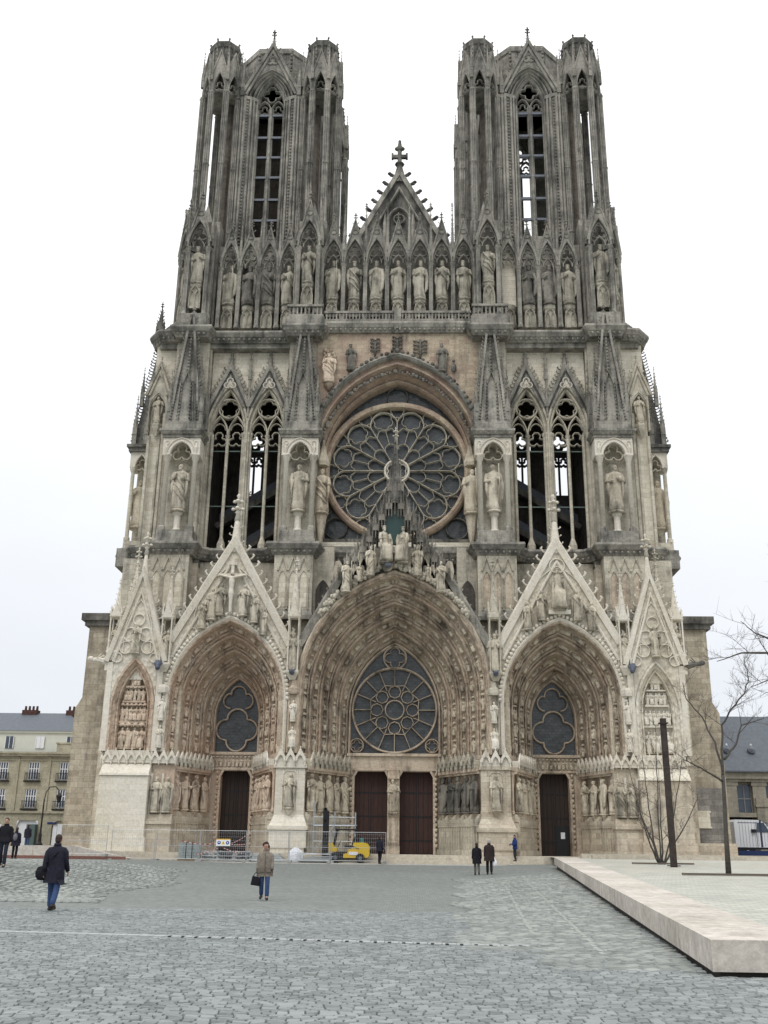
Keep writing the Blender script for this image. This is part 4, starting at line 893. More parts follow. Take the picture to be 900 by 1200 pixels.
# rose window under its great arch
def RP(t, n=12):
    a = lerp(6.85, 6.0, t); z0 = lerp(32.4, 31.9, t); h = lerp(41.0, 39.4, t)-z0; return arch(a, z0, h, 0, n, 25.3)
m = MB(); rows = []
for t, y in ((0, 4.3), (0, 4.45), (.12, 4.5), (.16, 4.35), (.28, 4.35), (.32, 4.6), (.45, 5.15), (.5, 4.95), (.6, 4.95), (.64, 5.2), (.78, 5.75), (.82, 5.6), (.92, 5.6), (1, 5.9), (1, 7.2)): rows.append([(x, y, z) for x, z in RP(t)])
m.loft(rows); rose = obj('rose_arch', m, ROSEW, CATH)
m = MB(); m.over(arch(6.85, 32.4, 8.6, 0, 16), 43.6, 4.3, 4.9)
for s in (-1, 1): m.box(*sorted((s*6.2, s*6.86)), 4.9, 7, 24.3, 32.6)
obj('spandrel_wall', m, ROSEW, rose)
m = MB(); m.sweep(arch(7.0, 32.4, 8.75, 0, 16), [(-.15, 4.2), (-.05, 4.0), (.12, 3.85), (.3, 3.95), (.38, 4.25)])
pth = arch(6.3, 32.2, 7.9, 0, 40)
for x, z in pth[4:-4]: m.ball((x+random.uniform(-.1, .1), 4.7, z+random.uniform(-.1, .1)), random.uniform(.1, .2), 5, 4)
obj('great_arch_mould', m, GREY, rose)
m = MB()
for s in (-1, 1):
    for i in range(26):
        x, z = arch(6.95, 32.4, 8.9, 0, 26)[i+1]
        m.ball((s*abs(x), 4.0, z+.25+random.random()*.2), random.uniform(.1, .26), 5, 4)
tag(obj('carved_clouds', m, GREYD, rose, True), kind='stuff')
m = MB(); m.box(-6.3, 6.3, 6.75, 6.85, 25.2, 39.6); obj('rose_glass', m, GLASS, rose)
m = MB(); RC = (0, 31.6)
R_ = 6.02
def pol(r, a): return (RC[0]+r*cos(a), RC[1]+r*sin(a))
m.sweep(circ(*RC, R_, 72), [(-.22, 6.7), (-.22, 6.2), (-.1, 6.0), (.12, 5.9), (.30, 5.95), (.36, 6.3), (.36, 6.7)], True)
obj('rose_rim', m, ROSEW, rose)
m = MB(); m.sweep(circ(*RC, 1.0, 24), bar(.22, 6.2, .4), True); m.sweep(foil(*RC, .85, 6, 5), bar(.08, 6.3, .2), True); obj('rose_hub', m, CREAM, rose)
for k in range(12):
    a = pi/6*k; h = pi/12; mid = a+h
    m = MB(); m.sweep([pol(1.05, a), pol(4.45, a)], bar(.11, 6.22, .4))
    # petal head: rounded arch from spoke to spoke
    w = 4.45*2*sin(h)/2; c = pol(4.45*cos(h), mid)
    P = []
    for i in range(13):
        t = mid-pi/2+pi*i/12; P.append((c[0]+w*cos(t)*1.0, c[1]+w*sin(t)*1.0))
    m.sweep(P, bar(.105, 6.24, .35))
    cc = pol(4.72, mid); m.sweep(foil(cc[0], cc[1], .86, 6, 4, mid), bar(.055, 6.3, .25), True)
    m.sweep([pol(2.45, mid), pol(3.85, mid)], bar(.06, 6.3, .3))
    # small double arches below the roundel and the half round near the hub
    for q in (-1, 1): m.sweep([pol(3.45, mid+q*h*.96), pol(3.85, mid+q*h*.62), pol(3.92, mid+q*h*.45), pol(3.78, mid)], bar(.06, 6.32, .25))
    m.sweep([pol(1.35, a), pol(1.9, mid-h*.98), pol(2.3, mid-h*.72), pol(2.48, mid-h*.25), pol(2.48, mid+h*.25), pol(2.3, mid+h*.72), pol(1.9, mid+h*.98), pol(1.35, a+2*h)], bar(.065, 6.28, .3))
    o_ = pol(5.38, a); m.sweep(foil(o_[0], o_[1], .60, 5, 4, a), bar(.06, 6.3, .25), True)
    obj('rose_petal', m, MID, rose)
m = MB(); m.sweep(circ(0, 38.45, .88, 20), bar(.1, 6.4, .3), True)
for s in (-1, 1): m.sweep(circ(s*5.0, 26.55, .9, 20), bar(.12, 6.3, .3), True); m.sweep([(s*6.0, 29.6), (s*6.0, 25.5)], bar(.25, 6.2, .4))
m.box(-6, 6, 6.2, 6.75, 25.2, 25.6); obj('spandrel_tracery', m, GREYD, rose)
for s in (-1, 1):      # figures beside the rose and over the arch
    m = MB(); m.lathe([(.15, 24.6), (.42, 26.6), (.5, 27.0)], s*6.05, 4.4, 8); obj('console', m, STATT, rose); m = MB(); m.lathe([(.5, 31.3), (.55, 31.6), (.3, 32.4), (.05, 33.6)], s*6.05, 4.5, 6); obj('figure_canopy', m, STATT, rose)
    place('rose_statue', S_TAN[1 if s < 0 else 5], rose, TR(s*6.05, 4.25, 27.2, 3.75))
for x, z, h in ((-3.92, 39.9, 2.3), (3.8, 39.75, 2.5)): place('rose_statue', S_DARK[2], rose, TR(x, 4.05, z, h))
m = MB(); m.lathe([(.1, 38.0), (.45, 38.5), (.4, 38.7)], -5.75, 4.2, 7)
for k in range(16): m.ball((-5.8+.55*cos(k*2.4)*(k/16)**.5, 4.05, 41.2+.6*sin(k*2.4)*(k/16)**.5), random.uniform(.12, .22), 6, 5)
obj('worn_canopy', m, ROSEW, rose, True); place('rose_statue', S_PINK[3], rose, TR(-5.75, 4.0, 38.75, (3.2, 2.6, 2.6)))
for x, z0, z1, w in ((0, 41.4, 43.0, .42), (1.95, 41.0, 43.0, .6), (-1.9, 41.2, 42.8, .4)):
    m = MB(); m.tube([(x, 4.2, z0), (x, 4.15, z1-.2)], .09, 6)
    for k in range(4):
        for q in (-1, 1): m.tube([(x, 4.2, z0+.4+k*.35), (x+q*w*.6, 4.1, z0+.55+k*.35), (x+q*w, 4.15, z0+.5+k*.35)], [.06, .09, .12], 5)
    obj('carved_tree', m, GREYD, rose, True)
m = MB(); m.ball((4.75, 4.0, 40.0), (.25, .2, .45), 7, 5); m.ball((4.75, 3.9, 40.6), (.14, .2, .14), 6, 5)
obj('carved_animal', m, GREYD, rose, True)
C2 = [(-21.2, 5.4), (-20.2, 4.1), (-18.9, 4.0), (-18.85, 3.3), (-16.15, 3.3), (-16.0, 4.4), (-9.4, 4.4), (-9.3, 3.1), (-6.4, 3.1), (-6.35, 4.3)]
for q in (1, -1): plan_cornice('gallery_cornice', [(x*q, y) for x, y in C2][::q], 42.6, 43.55, GREY, CATH, (0, .32, .5))
plan_cornice('gallery_cornice', [(-6.3, 4.05), (6.3, 4.05)], 43.4, 44.3, GREY, CATH, (0, .25, .38))
m = MB(); m.box(-20.5, 20.5, 4.6, 19, 42.2, 43.4); obj('gallery_slab', m, GREY, CATH)
# ================================================================ gallery of kings
def col_mb(h, r=.16, n=8):
    m = MB(); m.lathe([(r*1.7, 0), (r*1.7, .25), (r*1.2, .4), (r, .5), (r, h-.55), (r*1.3, h-.5), (r*1.2, h-.4), (r*1.9, h-.1), (r*1.9, h)], 0, 0, n)
    for i in range(4):
        a = pi/4+pi/2*i; m.tube([(r*1.1*cos(a), r*1.1*sin(a), .3), (r*1.1*cos(a), r*1.1*sin(a), h-.4)], r*.42, 5)
    return m
def niche_head_mb(w, ha, hg, d=.5, fin=1.0):
    """cusped pointed arch with gable and finial; springing line at z=0, centred"""
    m = MB(); a = w/2-.12; P = arch(a, 0, ha, 0, 7); sl = (hg-.1)/(w/2)*.93; tf = lambda x: hg-abs(x)*sl
    m.over(P, tf, 0, d); m.sweep(P, [(-.06, -.02), (0, -.12), (.1, -.12), (.13, -.02)]); m.sweep(arch(a*.86, 0, ha*.86, 0, 7), bar(.07, .04, .2))
    m.sweep(foil(0, ha*.50, a*.72, 3, 6), bar(.09, .12, .22), True); m.sweep(arch(a*.55, 0, ha*.32, 0, 5), bar(.09, .05, .2))
    for q in (-1, 1): m.sweep(arch(a*.26, .0, ha*.22, q*a*.76, 4), bar(.07, .06, .2))
    m.sweep([(-w/2+.02, hg-sl*(w/2-.02)), (0, hg), (w/2-.02, hg-sl*(w/2-.02))], [(-.02, -.1), (.1, -.14), (.15, -.04), (.15, d), (-.02, d)])
    m.sweep(circ(0, ha+(hg-ha)*.38, .2*w/2+.06, 8), bar(.06, -.07, .1), True)
    for s in (-1, 1): crockets(m, (s*(w/2-.05), hg-sl*(w/2-.05)), (s*.1, hg-.1), 4, .2, d*.4, side=(1 if s < 0 else -1))
    finial(m, 0, d*.4, hg, fin, .9); return m
def niche_back_mb(w, z0, z1, d=1.3):
    m = MB(); m.box(-w/2, w/2, d, d+.3, z0, z1); m.box(-w/2, w/2, .35, d, z1-.05, z1); return m
def ped_mb(h):
    m = MB(); m.box(-.5, .5, .1, 1.2, 0, h*.08); m.box(-.42, .42, .18, 1.2, 0, h*.75); m.lathe([(.3, h*.62), (.6, h*.85), (.62, h)], 0, .6, 8)
    for x in (-.22, .22): m.sweep(arch(.2, h*.38, h*.28, x, 4, .05), bar(.07, .06, .14))
    m.sweep(arch(.46, h*.4, h*.42, 0, 5, .05), bar(.07, .0, .14)); return m
gal = MB(); gal.box(-6.5, 6.5, 6.2, 7.0, 43.3, 53.2)
for s in (-1, 1):
    gal.box(*sorted((s*8.9, s*10.55)), 5.9, 6.6, 43.3, 53.2); gal.box(*sorted((s*14.1, s*16.3)), 5.9, 6.6, 43.3, 53.2); gal.box(*sorted((s*10.4, s*14.2)), 5.9, 6.6, 43.3, 46.3)
    gal.box(*sorted((s*6.5, s*9.2)), 5.4, 7.0, 43.3, 55.5); gal.box(*sorted((s*16.2, s*19.4)), 5.4, 7.0, 43.3, 55.5)
GAL = obj('kings_gallery', gal, GREY, CATH)
HC = niche_head_mb(1.92, 2.4, 4.35).mesh('niche_head', GREY); HS = niche_head_mb(1.75, 2.5, 4.0).mesh('niche_head', GREY); HP = niche_head_mb(2.05, 2.7, 4.7, .6, 1.2).mesh('niche_head', GREY)
CC = col_mb(6.0, .15).mesh('column', GREY); PD = ped_mb(1.7).mesh('statue_pedestal', STAT); PL_ = pinn_mb(.36, 1.4, 4.2, .7, 8).mesh('pinnacle', GREY)
for k in range(-3, 4):
    x = 1.93*k
    place('niche_head', HC, GAL, TR(x, 4.75, 50.75)); place('king_statue', S_KING[(k*3) % NV], GAL, TR(x, 5.2, 47.25, 3.75, random.uniform(-.15, .15))); place('statue_pedestal', PD, GAL, TR(x, 4.75, 45.4))
for k in range(-3, 5):
    x = 1.93*(k-.5); place('column', CC, GAL, TR(x, 4.95, 44.75))
    if abs(x) < 6.5: place('pinnacle', PL_, GAL, TR(x, 4.9, 51.2, (1, 1, 1.0)))
for s in (-1, 1):
    for i, x in enumerate((9.72, 11.46, 13.2, 14.94)):
        place('niche_head', HS, GAL, TR(s*x, 4.75, 50.3)); place('statue_pedestal', PD, GAL, TR(s*x, 4.75, 44.3, (1, 1, 1.3)))
        if not (s > 0 and i == 0): place('king_statue', (S_DARK if i in (1, 2) else S_KING)[(i*2+s) % NV], GAL, TR(s*x, 5.15, 46.75, 3.75, random.uniform(-.2, .2)))
        else:
            m = MB(); m.box(9.1, 10.35, 5.3, 5.85, 46.6, 52.4); obj('plain_niche_back', m, PALE, GAL)
    for x in (8.95, 10.59, 12.33, 14.07, 15.75): place('column', CC, GAL, TR(s*x, 4.95, 44.3))
    for x in (10.59, 12.33, 14.07): place('pinnacle', PL_, GAL, TR(s*x, 4.9, 50.8, (.9, .9, .8)))
    for x in (7.85, 17.6):
        y = 3.55; place('niche_head', HP, GAL, TR(s*x, y, 51.65)); place('king_statue', S_KING[int(x+s) % NV], GAL, TR(s*x, y+.45, 48.2, 3.6)); place('statue_pedestal', PD, GAL, TR(s*x, y, 45.6, (1.05, 1, 1.55)))
        for q in (-1, 1):
            for dx, dy in ((.86, .2), (1.06, .55)): place('column', CC, GAL, TR(s*x+q*dx, y+dy, 44.8, (1, 1, 1.15)))
            place('pinnacle', PL_, GAL, TR(s*x+q*1.08, y+.35, 51.9, (.9, .9, .85)))
        m = MB(); m.box(s*x-1.1, s*x+1.1, y+1.2, 5.5, 43.5, 55.0)
        for q in (-1, 1): m.box(*sorted((s*x+q*1.0, s*x+q*1.2)), y+.6, 5.5, 43.5, 54.0)
        m.box(s*x-1.25, s*x+1.25, y-.25, y+1.3, 43.4, 44.9); obj('pier_wall', m, GREY, GAL)
    # canted outer niche
    M0 = Matrix.Translation((s*19.05, 4.55, 0)) @ Matrix.Rotation(s*.85, 4, 'Z')
    def pl(n, me, x, y, z, k=(1, 1, 1)): place(n, me, GAL, M0 @ TR(x, y, z, k))
    pl('niche_head', HP, 0, 0, 51.2, (.95, 1, 1.0)); pl('king_statue', S_KING[3], 0, .55, 47.4, (4.1, 4.1, 4.1)); pl('statue_pedestal', PD, 0, 0, 44.5, (1, 1, 1.7))
    for q in (-1, 1): pl('column', CC, q*.9, .2, 44.0, (1, 1, 1.2)); pl('pinnacle', PL_, q*1.0, .3, 51.4, (1, 1, .95))
    m = MB(); m.prismz([(s*18.2, 6), (s*18.5, 5.3), (s*19.9, 6.4), (s*20.0, 12), (s*18.2, 12)], 43.3, 55.5); m.prismz([(s*17.5, 4.0), (s*18.9, 3.9), (s*20.3, 5.4), (s*20.3, 12), (s*17.5, 12)], 43.3, 44.6); obj('canted_wall', m, GREY, GAL)
    # little balcony over each inner pier
    m = MB(); x0, x1 = sorted((s*6.3, s*9.4)); m.box(x0, x1, 2.95, 3.2, 44.3, 44.55); m.box(x0, x1, 2.9, 3.25, 45.3, 45.5); m.box(x0-.1, x1+.1, 2.8, 4.2, 43.5, 44.3)
    for i in range(9): m.tube([(x0+.2+i*(x1-x0-.4)/8, 3.07, 44.5), (x0+.2+i*(x1-x0-.4)/8, 3.07, 45.3)], .08, 5)
    obj('balcony', m, GREY, GAL)
m = MB(); m.box(-6.3, 6.3, 3.9, 4.15, 45.2, 45.42); m.box(-6.3, 6.3, 3.85, 4.2, 44.3, 44.6); m.box(-6.3, 6.3, 4.1, 5.0, 43.5, 44.32); m.box(-.3, .3, 3.8, 4.3, 43.7, 45.6)
bal = obj('balustrade', m, GREY, GAL); bm_ = MB(); bm_.box(-.06, .06, -.06, .06, 0, .62); bm_.sweep(arch(.12, .42, .18, 0, 3), bar(.05, -.05, .1)); BM = bm_.mesh('baluster', GREY)
for i in range(44):
    x = -6.1+i*12.2/43
    if abs(x) > .35: place('baluster', BM, bal, TR(x, 4.02, 44.6))
# gable of the nave roof behind the gallery
m = MB(); m.prism([(-5.0, 52.8), (5.0, 52.8), (0, 62.3)], 7.8, 8.6); ng = obj('nave_gable', m, GREYD, CATH)
m = MB(); m.sweep([(-5.05, 52.7), (0, 62.4), (5.05, 52.7)], [(-.15, 7.5), (.25, 7.5), (.35, 7.7), (.35, 8.8), (-.15, 8.8)]); m.sweep([(-2.1, 56.6), (0, 60.6), (2.1, 56.6)], bar(.25, 7.45, .4)); m.sweep(arch(1.0, 57.0, 1.4, 0, 7, 55), bar(.25, 7.4, .4)); m.sweep(circ(0, 57.2, .5, 12), bar(.15, 7.5, .3), True)
for q in (-1, 1): m.sweep(arch(.6, 55.4, .9, q*2.0, 5, 54), bar(.2, 7.5, .3)); m.lathe([(.2, 53), (.2, 56.6), (.02, 58)], q*1.3, 7.5, 5)
obj('tracery', m, GREY, ng)
ck = MB(); ck.tube([(0, 0, 0), (-.42, 0, .12), (-.78, 0, .32)], [.16, .14, .2], 6); ck.ball((-.85, 0, .42), (.22, .2, .16), 6, 5); CK = ck.mesh('crocket', GREYD)
for s in (-1, 1):
    for i in range(9):
        z = 54.6+i*.98-.2; x = (62.3-z)/1.9; place('crocket', CK, ng, Matrix.Translation((s*-(-x-.1), 8.1, z)) @ Matrix.Diagonal((-s*.95, 1, .95, 1)))
m = MB(); m.lathe([(.75, 61.4), (.5, 62.5), (.28, 63.4), (.3, 63.6)], 0, 8.2, 8); m.lathe([(.3, 63.55), (.48, 63.75), (.3, 63.95), (.2, 64.1), (.2, 65.3), (.3, 65.4), (.32, 65.7), (.22, 65.8), (.12, 66.4)], 0, 8.2, 8)
m.box(-.72, .72, 8.05, 8.35, 64.45, 64.8); m.box(-.78, -.6, 8.0, 8.4, 64.4, 64.95); m.box(.6, .78, 8.0, 8.4, 64.4, 64.95)
for q in (-1, 1): m.ball((q*.3, 8.2, 65.55), .2, 6, 5)
m.ball((0, 8.2, 66.4), .16, 6, 5); obj('finial', m, GREYD, ng)
# ================================================================ towers
def clus_mb(h, r):
    m = MB(); m.lathe([(r*.62, 0), (r*.62, h)], 0, 0, 8, pi/8)
    for i in range(4):
        a = pi/4+pi/2*i; m.tube([(r*.66*cos(a), r*.66*sin(a), 0), (r*.66*cos(a), r*.66*sin(a), h)], r*.3, 6)
        a = pi/2*i; m.tube([(r*.74*cos(a), r*.74*sin(a), 0), (r*.74*cos(a), r*.74*sin(a), h)], r*.2, 5)
    for z in (0, h*.2, h*.42, h*.68, h-.35): m.lathe([(r*.9, z), (r*1.12, z+.12), (r*.9, z+.24)], 0, 0, 8, pi/8)
    for k in range(int(h/1.1)):
        m.ball((r*.8*cos(k*2.4), -abs(r*.8*sin(k*2.4)), .6+k*1.1), r*.17, 4, 4)
    return m
ZT = 71.0; CL = clus_mb(ZT-44.0, .34).mesh('clustered_column', GREY)
def turret_head_mb():
    m = MB(); R = 1.9
    for i in range(8):
        a = pi/4*i; c, s_ = cos(a), sin(a); w = 2*R*math.tan(pi/8); hh = MB()
        P = arch(w/2-.2, 0, 2.2, 0, 6); sl = 2.35/(w/2)*1.0; hh.over(P, lambda x: 4.7-abs(x)*3.6, 0, .45); hh.box(-w/2-.02, -w/2+.2, 0.01, .44, -.0, 2.3); hh.box(w/2-.2, w/2+.02, .01, .44, 0, 2.3)
        hh.sweep(P, bar(.14, -.1, .2)); hh.sweep(foil(0, .55, .5, 3, 4), bar(.10, .1, .25), True)
        hh.sweep([(-w/2, 1.75), (0, 4.7), (w/2, 1.75)], [(-.03, -.08), (.12, -.12), (.14, .4), (-.03, .4)])
        for q in (-1, 1): crockets(hh, (q*w/2, 1.9), (q*.1, 4.6), 4, .18, .2, side=(1 if q < 0 else -1))
        Mx = Matrix.Rotation(a, 4, 'Z') @ Matrix.Translation((0, -R*cos(pi/8)*1.0-.1, 0)); m.merge(hh, Mx)
    m.lathe([(1.9, -.1), (2.05, 0), (1.9, .15)], 0, 0, 8, pi/8)
    for i in range(8):
        a = pi/8+pi/4*i; c, s_ = cos(a), sin(a); m.tube([(1.5*c, 1.5*s_, 2.3), (1.5*c, 1.5*s_, 6.6)], [.11, .09], 5); m.ball((1.55*c, 1.55*s_, 6.6), .13, 5, 4)
        for k in range(5): m.ball((1.6*c, 1.6*s_, 4.1+k*.5), .1, 4, 4)
    return m
dm = MB(); dm.lathe([(1.5, 2.2), (1.5, 5.6), (1.62, 5.7), (1.62, 6.3), (1.5, 6.45), (0, 6.45)], 0, 0, 8, pi/8)
for i in range(8):
    a = pi/4*i; dm.tube([(1.42*cos(a), 1.42*sin(a), 2.4), (1.42*cos(a), 1.42*sin(a), 6.2)], .14, 5)
TD = dm.mesh('turret_drum', GREYD); TH = turret_head_mb().mesh('turret_head', GREY); PT = pinn_mb(.34, 1.6, 2.9, .5, 7).mesh('pinnacle', GREY)
DOT = MB()
for k in range(50): DOT.ball((0, 0, k*.56), (.11, .1, .15), 5, 4)
DOTM = DOT.mesh('leaf_string', GREY)
def tower(s):
    cx = s*12.62; m = MB(); yF, yB = 7.2, 18.2; Z0, Z3 = 43.4, 74.6
    def face(mb, y0, y1, a, holes=True):
        mb.box(cx-3.2, cx-a, y0, y1, Z0, Z3); mb.box(cx+a, cx+3.2, y0, y1, Z0, Z3); mb.box(cx-a, cx+a, y0, y1, Z0, 55.5); mb.over(arch(a, 70.2, 3.4, cx, 10), Z3+.2, y0, y1)
    face(m, yF+.7, yF+1.6, 1.32)
    if s > 0: face(m, yB-1.2, yB, 1.32)
    else: m.box(cx-3.2, cx+3.2, yB-1.2, yB, Z0, Z3)
    for q in (-1, 1):
        for y0, y1 in ((9.6, 11.5), (14.0, 16.0)): m.box(*sorted((cx+q*3.7, cx+q*4.6)), y0, y1, Z0, Z3)
        m.box(*sorted((cx+q*3.7, cx+q*4.6)), 11.4, 14.1, Z0, 55 if s > 0 else 62); m.box(*sorted((cx+q*3.7, cx+q*4.6)), 11.4, 14.1, 72, Z3); m.box(*sorted((cx+q*3.9, cx+q*4.4)), 12.5, 13.0, 55, 72)
        for ya, yb, yc, yd in ((yF+.7, yF+1.8, 9.6, 11.0), (yB, yB-1.2, 16.0, 14.8)):
            pz = [(cx+q*3.0, ya), (cx+q*4.7, yc), (cx+q*3.8, yd), (cx+q*3.0, yb)]; m.prismz(pz, Z0, Z3)
    t = obj('tower', m, GREY, CATH)
    m = MB(); m.box(cx-3.3, cx+3.3, 9.0, 16.8, 74.4, 75.6); m.box(cx-4, cx+4, 8.6, 17, 55.0, 55.4) if s < 0 else None; obj('sky_blocking_slab', m, DARKIN, t)  # slab added to keep the sky out of the tower from above
    if s < 0:
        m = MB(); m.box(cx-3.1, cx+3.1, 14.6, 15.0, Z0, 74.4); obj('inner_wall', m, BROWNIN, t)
    # octagonal parapet
    m = MB(); m.lathe([(4.2, 74.0), (4.2, 77.6), (4.35, 77.7), (4.35, 78.3), (4.0, 78.4), (3.7, 78.4), (3.7, 74)], cx, 12.7, 8, pi/8)
    for i in range(8):
        a = pi/8+pi/4*i
        for k in range(8): m.ball((cx+4.25*cos(a), 12.7+4.25*sin(a), 74.6+k*.48), .16, 5, 4)
    obj('parapet', m, GREY, t)
    # front piers: bundles of shafts and strings of leaves
    m = MB()
    for q in (-1, 1):
        m.prismz([(cx+q*1.3, yF+.8), (cx+q*1.5, yF+.35), (cx+q*2.3, yF), (cx+q*3.1, yF+.15), (cx+q*3.45, yF+.8)], 55.0, ZT)
        for x, dy, r in ((1.36, .45, .12), (1.62, .18, .10), (1.9, .05, .13), (2.45, -.08, .15), (2.75, -.1, .12), (3.1, .1, .14), (3.4, .4, .12), (3.55, .8, .14)): m.tube([(cx+q*x, yF+dy, 52), (cx+q*x, yF+dy, ZT)], r, 6)
        m.prismz([(cx+q*1.4, yF+.2), (cx+q*2.3, yF-.2), (cx+q*3.4, yF), (cx+q*3.7, yF+.8), (cx+q*1.3, yF+.8)], ZT-.35, ZT)
    obj('front_pier', m, GREY, t)
    for q in (-1, 1):
        for x, y in ((2.18, yF-.06), (3.28, yF+.2)): tag(place('leaf_string', DOTM, t, TR(cx+q*x, y, 52.5, (1, 1, .65))), kind='stuff')
    # window tracery, louvres, gable
    for y, full in ((yF+.75, True), (yB-.9, s > 0)):
        if not full: continue
        m = MB(); a = 1.32; m.sweep(arch(a, 70.2, 3.3, cx, 9, 55), bar(.22, y, .4)); m.box(cx-.24, cx+.24, y+.05, y+.55, 55, 70.2); m.tube([(cx, y-.02, 53), (cx, y-.02, 70.2)], .17, 6)
        for q in (-1, 1):
            m.sweep(arch(.6, 70.1, 1.0, cx+q*.67, 5), bar(.16, y, .35)); m.sweep(foil(cx+q*.67, 70.0, .5, 3, 4), bar(.1, y+.06, .25), True)
            m.tube([(cx+q*1.25, y-.02, 53), (cx+q*1.25, y-.02, 70)], .1, 5)
        m.sweep(foil(cx, 71.9, .92, 4, 5), bar(.16, y, .35), True); obj('window_tracery', m, GREY, t)
    for zt in (57.6, 59.9, 62.4, 64.7, 67.0, 69.6):
        m = MB(); m.add([(cx-1.3, yF+.7, zt-.35), (cx+1.3, yF+.7, zt-.35), (cx+1.3, yF+1.8, zt+.25), (cx-1.3, yF+1.8, zt+.25), (cx-1.3, yF+.7, zt-.12), (cx+1.3, yF+.7, zt-.12), (cx+1.3, yF+1.8, zt+.45), (cx-1.3, yF+1.8, zt+.45)], [(3, 2, 1, 0), (4, 5, 6, 7), (0, 1, 5, 4), (1, 2, 6, 5), (2, 3, 7, 6), (3, 0, 4, 7)]); obj('louvre', m, LEAD, t)
    m = MB()
    for k, (a, h, y) in enumerate(((1.5, 3.55, .55), (1.8, 3.7, .35), (2.15, 3.85, .15), (2.5, 4.0, -.05))): m.sweep(arch(a, 70.6, h-.3, cx, 9), bar(.26, yF+y, .5))
    obj('window_arch', m, GREY, t)
    g = gable(t, 'tower_gable', cx, 77.1, 2.15, 71.2, yF-.05, .5, GREY, GREY, arch(2.6, 70.6, 3.8, cx, 10), 10, .32, 2.3, .28)
    m = MB(); m.sweep(foil(cx, 75.2, .5, 3, 5), bar(.1, yF-.15, .15), True); obj('foil', m, GREY, g)
    for q in (-1, 1): place('pinnacle', PT, t, TR(cx+q*2.75, yF-.1, 71.0, (1, 1, 1)))
    # corner turrets
    for q in (-1, 1):
        for yy in (8.1, 17.3):
            X = cx+q*4.92; m = MB(); ix = X-q*.9; iy = yy+(.9 if yy < 12 else -.9); m.lathe([(.8, 43.4), (.8, 74.5)], ix, iy, 8)
            tu = obj('turret', m, BROWNIN if yy < 12 else GREY, t)
            m = MB(); m.lathe([(2.35, 43.4), (2.35, 44.0), (2.1, 44.3), (0, 44.3)], X, yy, 8, pi/8); m.lathe([(.0, 60.0), (1.85, 60.0), (1.85, 60.25), (.0, 60.25)], X, yy, 8, pi/8) if yy > 12 else None; obj('turret_base', m, GREY, t)
            for i in range(8):
                a = pi/8+pi/4*i; place('clustered_column', CL, t, TR(X+1.88*cos(a), yy+1.88*sin(a), 44.0))
            place('turret_head', TH, t, TR(X, yy, ZT)); place('turret_drum', TD, t, TR(X, yy, ZT))
            for i in range(8):
                a = pi/8+pi/4*i; place('pinnacle', PT, t, TR(X+2.05*cos(a), yy+2.05*sin(a), ZT+1.2, (.8, .8, .95)))
            # gablets at the foot of the turret, rising behind the gallery
            m = MB(); m.prism([(X-1.2, 53.0), (X+1.2, 53.0), (X, 57.6)], yy-2.4, yy-2.2); obj('foot_gablet', m, GREY, t) if yy < 12 else None
for s in (-1, 1): tower(s)
# nave and roof behind the front
m = MB(); m.box(-7.2, 7.2, 14, 95, G0-.3, 39); m.box(-15, 15, 14, 95, G0-.3, 19); nv = obj('nave_wall', m, MID, CATH)
m = MB(); m.prism([(-8, 39), (8, 39), (0, 52)], 8.6, 95); m.prism([(-15.5, 19), (-7, 24), (-7, 19)], 16, 95); m.prism([(15.5, 19), (7, 24), (7, 19)], 16, 95); obj('nave_roof', m, LEAD, nv)
for k in range(7):
    for s in (-1, 1):
        m = MB(); y = 26+k*10; m.box(*sorted((s*15, s*17)), y, y+1.4, G0-.3, 30); spire(m, s*16, y+.7, 30, 1.0, 8, 4, 6, .25); m.sweep([(s*15.5, 26), (s*7.2, 34)], [(-.3, y+.3), (.3, y+.3), (.3, y+1.1), (-.3, y+1.1)]); obj('flying_buttress', m, MID, nv)
# ================================================================ ground, steps, bench, terrace
def sm(t): t = max(0, min(1, t)); return t*t*(3-2*t)
def bench_x(y): return 5.42+(y+57.0)/45.3*4.1
def gbase(y): return .62*min(1, max(0, (y+40)/36))**2
def gz(x, y):
    z = gbase(y); w = sm((-x-8.5)/8)*sm((y+42)/10); z = lerp(z, max(z, lerp(.85, .72, sm((y+22)/15))), w)
    if y > -57.5:
        zb = max(0, (y+56)/46*.64); xb = bench_x(y); wd = 3.2+max(0, y+57)*.05; z = lerp(z, max(z, zb), sm((x-xb+wd)/wd))
    return z
def tz(x, y): return .47+(y+57.4)/46*.71 if y < -8 else 1.19
def ground_mat():
    M = Mat('grey_setts'); bc, bf = M.brick(.17, .115, .012, True)
    c = M.mix(M.rng(M.noise(.12, 4), .35, .65), (.185, .205, .205), (.25, .27, .268)); c = M.mix(.6, c, M.mix(bc, (.11, .125, .118), (.31, .325, .30)))
    c = M.mix(M.rng(M.noise(1.1, 5, M.mapped((.35, 1.6, 1))), .45, .75, 0, .5), c, (.13, .145, .135)); c = M.mix(M.math('MULTIPLY', bf, .6), c, (.09, .10, .09)); c = M.mix(M.rng(M.noise(9, 5, M.mapped((.5, 1.6, 1))), .5, .75, 0, .5), c, (.36, .37, .35)); M.col(c)
    M.bump(M.noise(7, 5, M.mapped((.6, 1.5, 1))), .9, .06); M.bump(M.math('SUBTRACT', 1., bf), .6, .03); return M.set(.75, 0, .3)
GM = ground_mat()
m = MB(); xs = [-400, -200, -100, -60, -40, -32]+[-28+i*1. for i in range(57)]+[32, 45, 70, 110, 200, 400]; ys = [-300, -150, -90, -76, -70, -66]+[-64+i*1. for i in range(63)]+[2, 8, 20, 40, 80, 200, 600]
for y in ys:
    for x in xs: m.v.append((x, y, gz(x, y)-.012 if not (bench_x(y)+.3 < x < 60 and -57 < y < 30) else gz(bench_x(y), y)-.1))
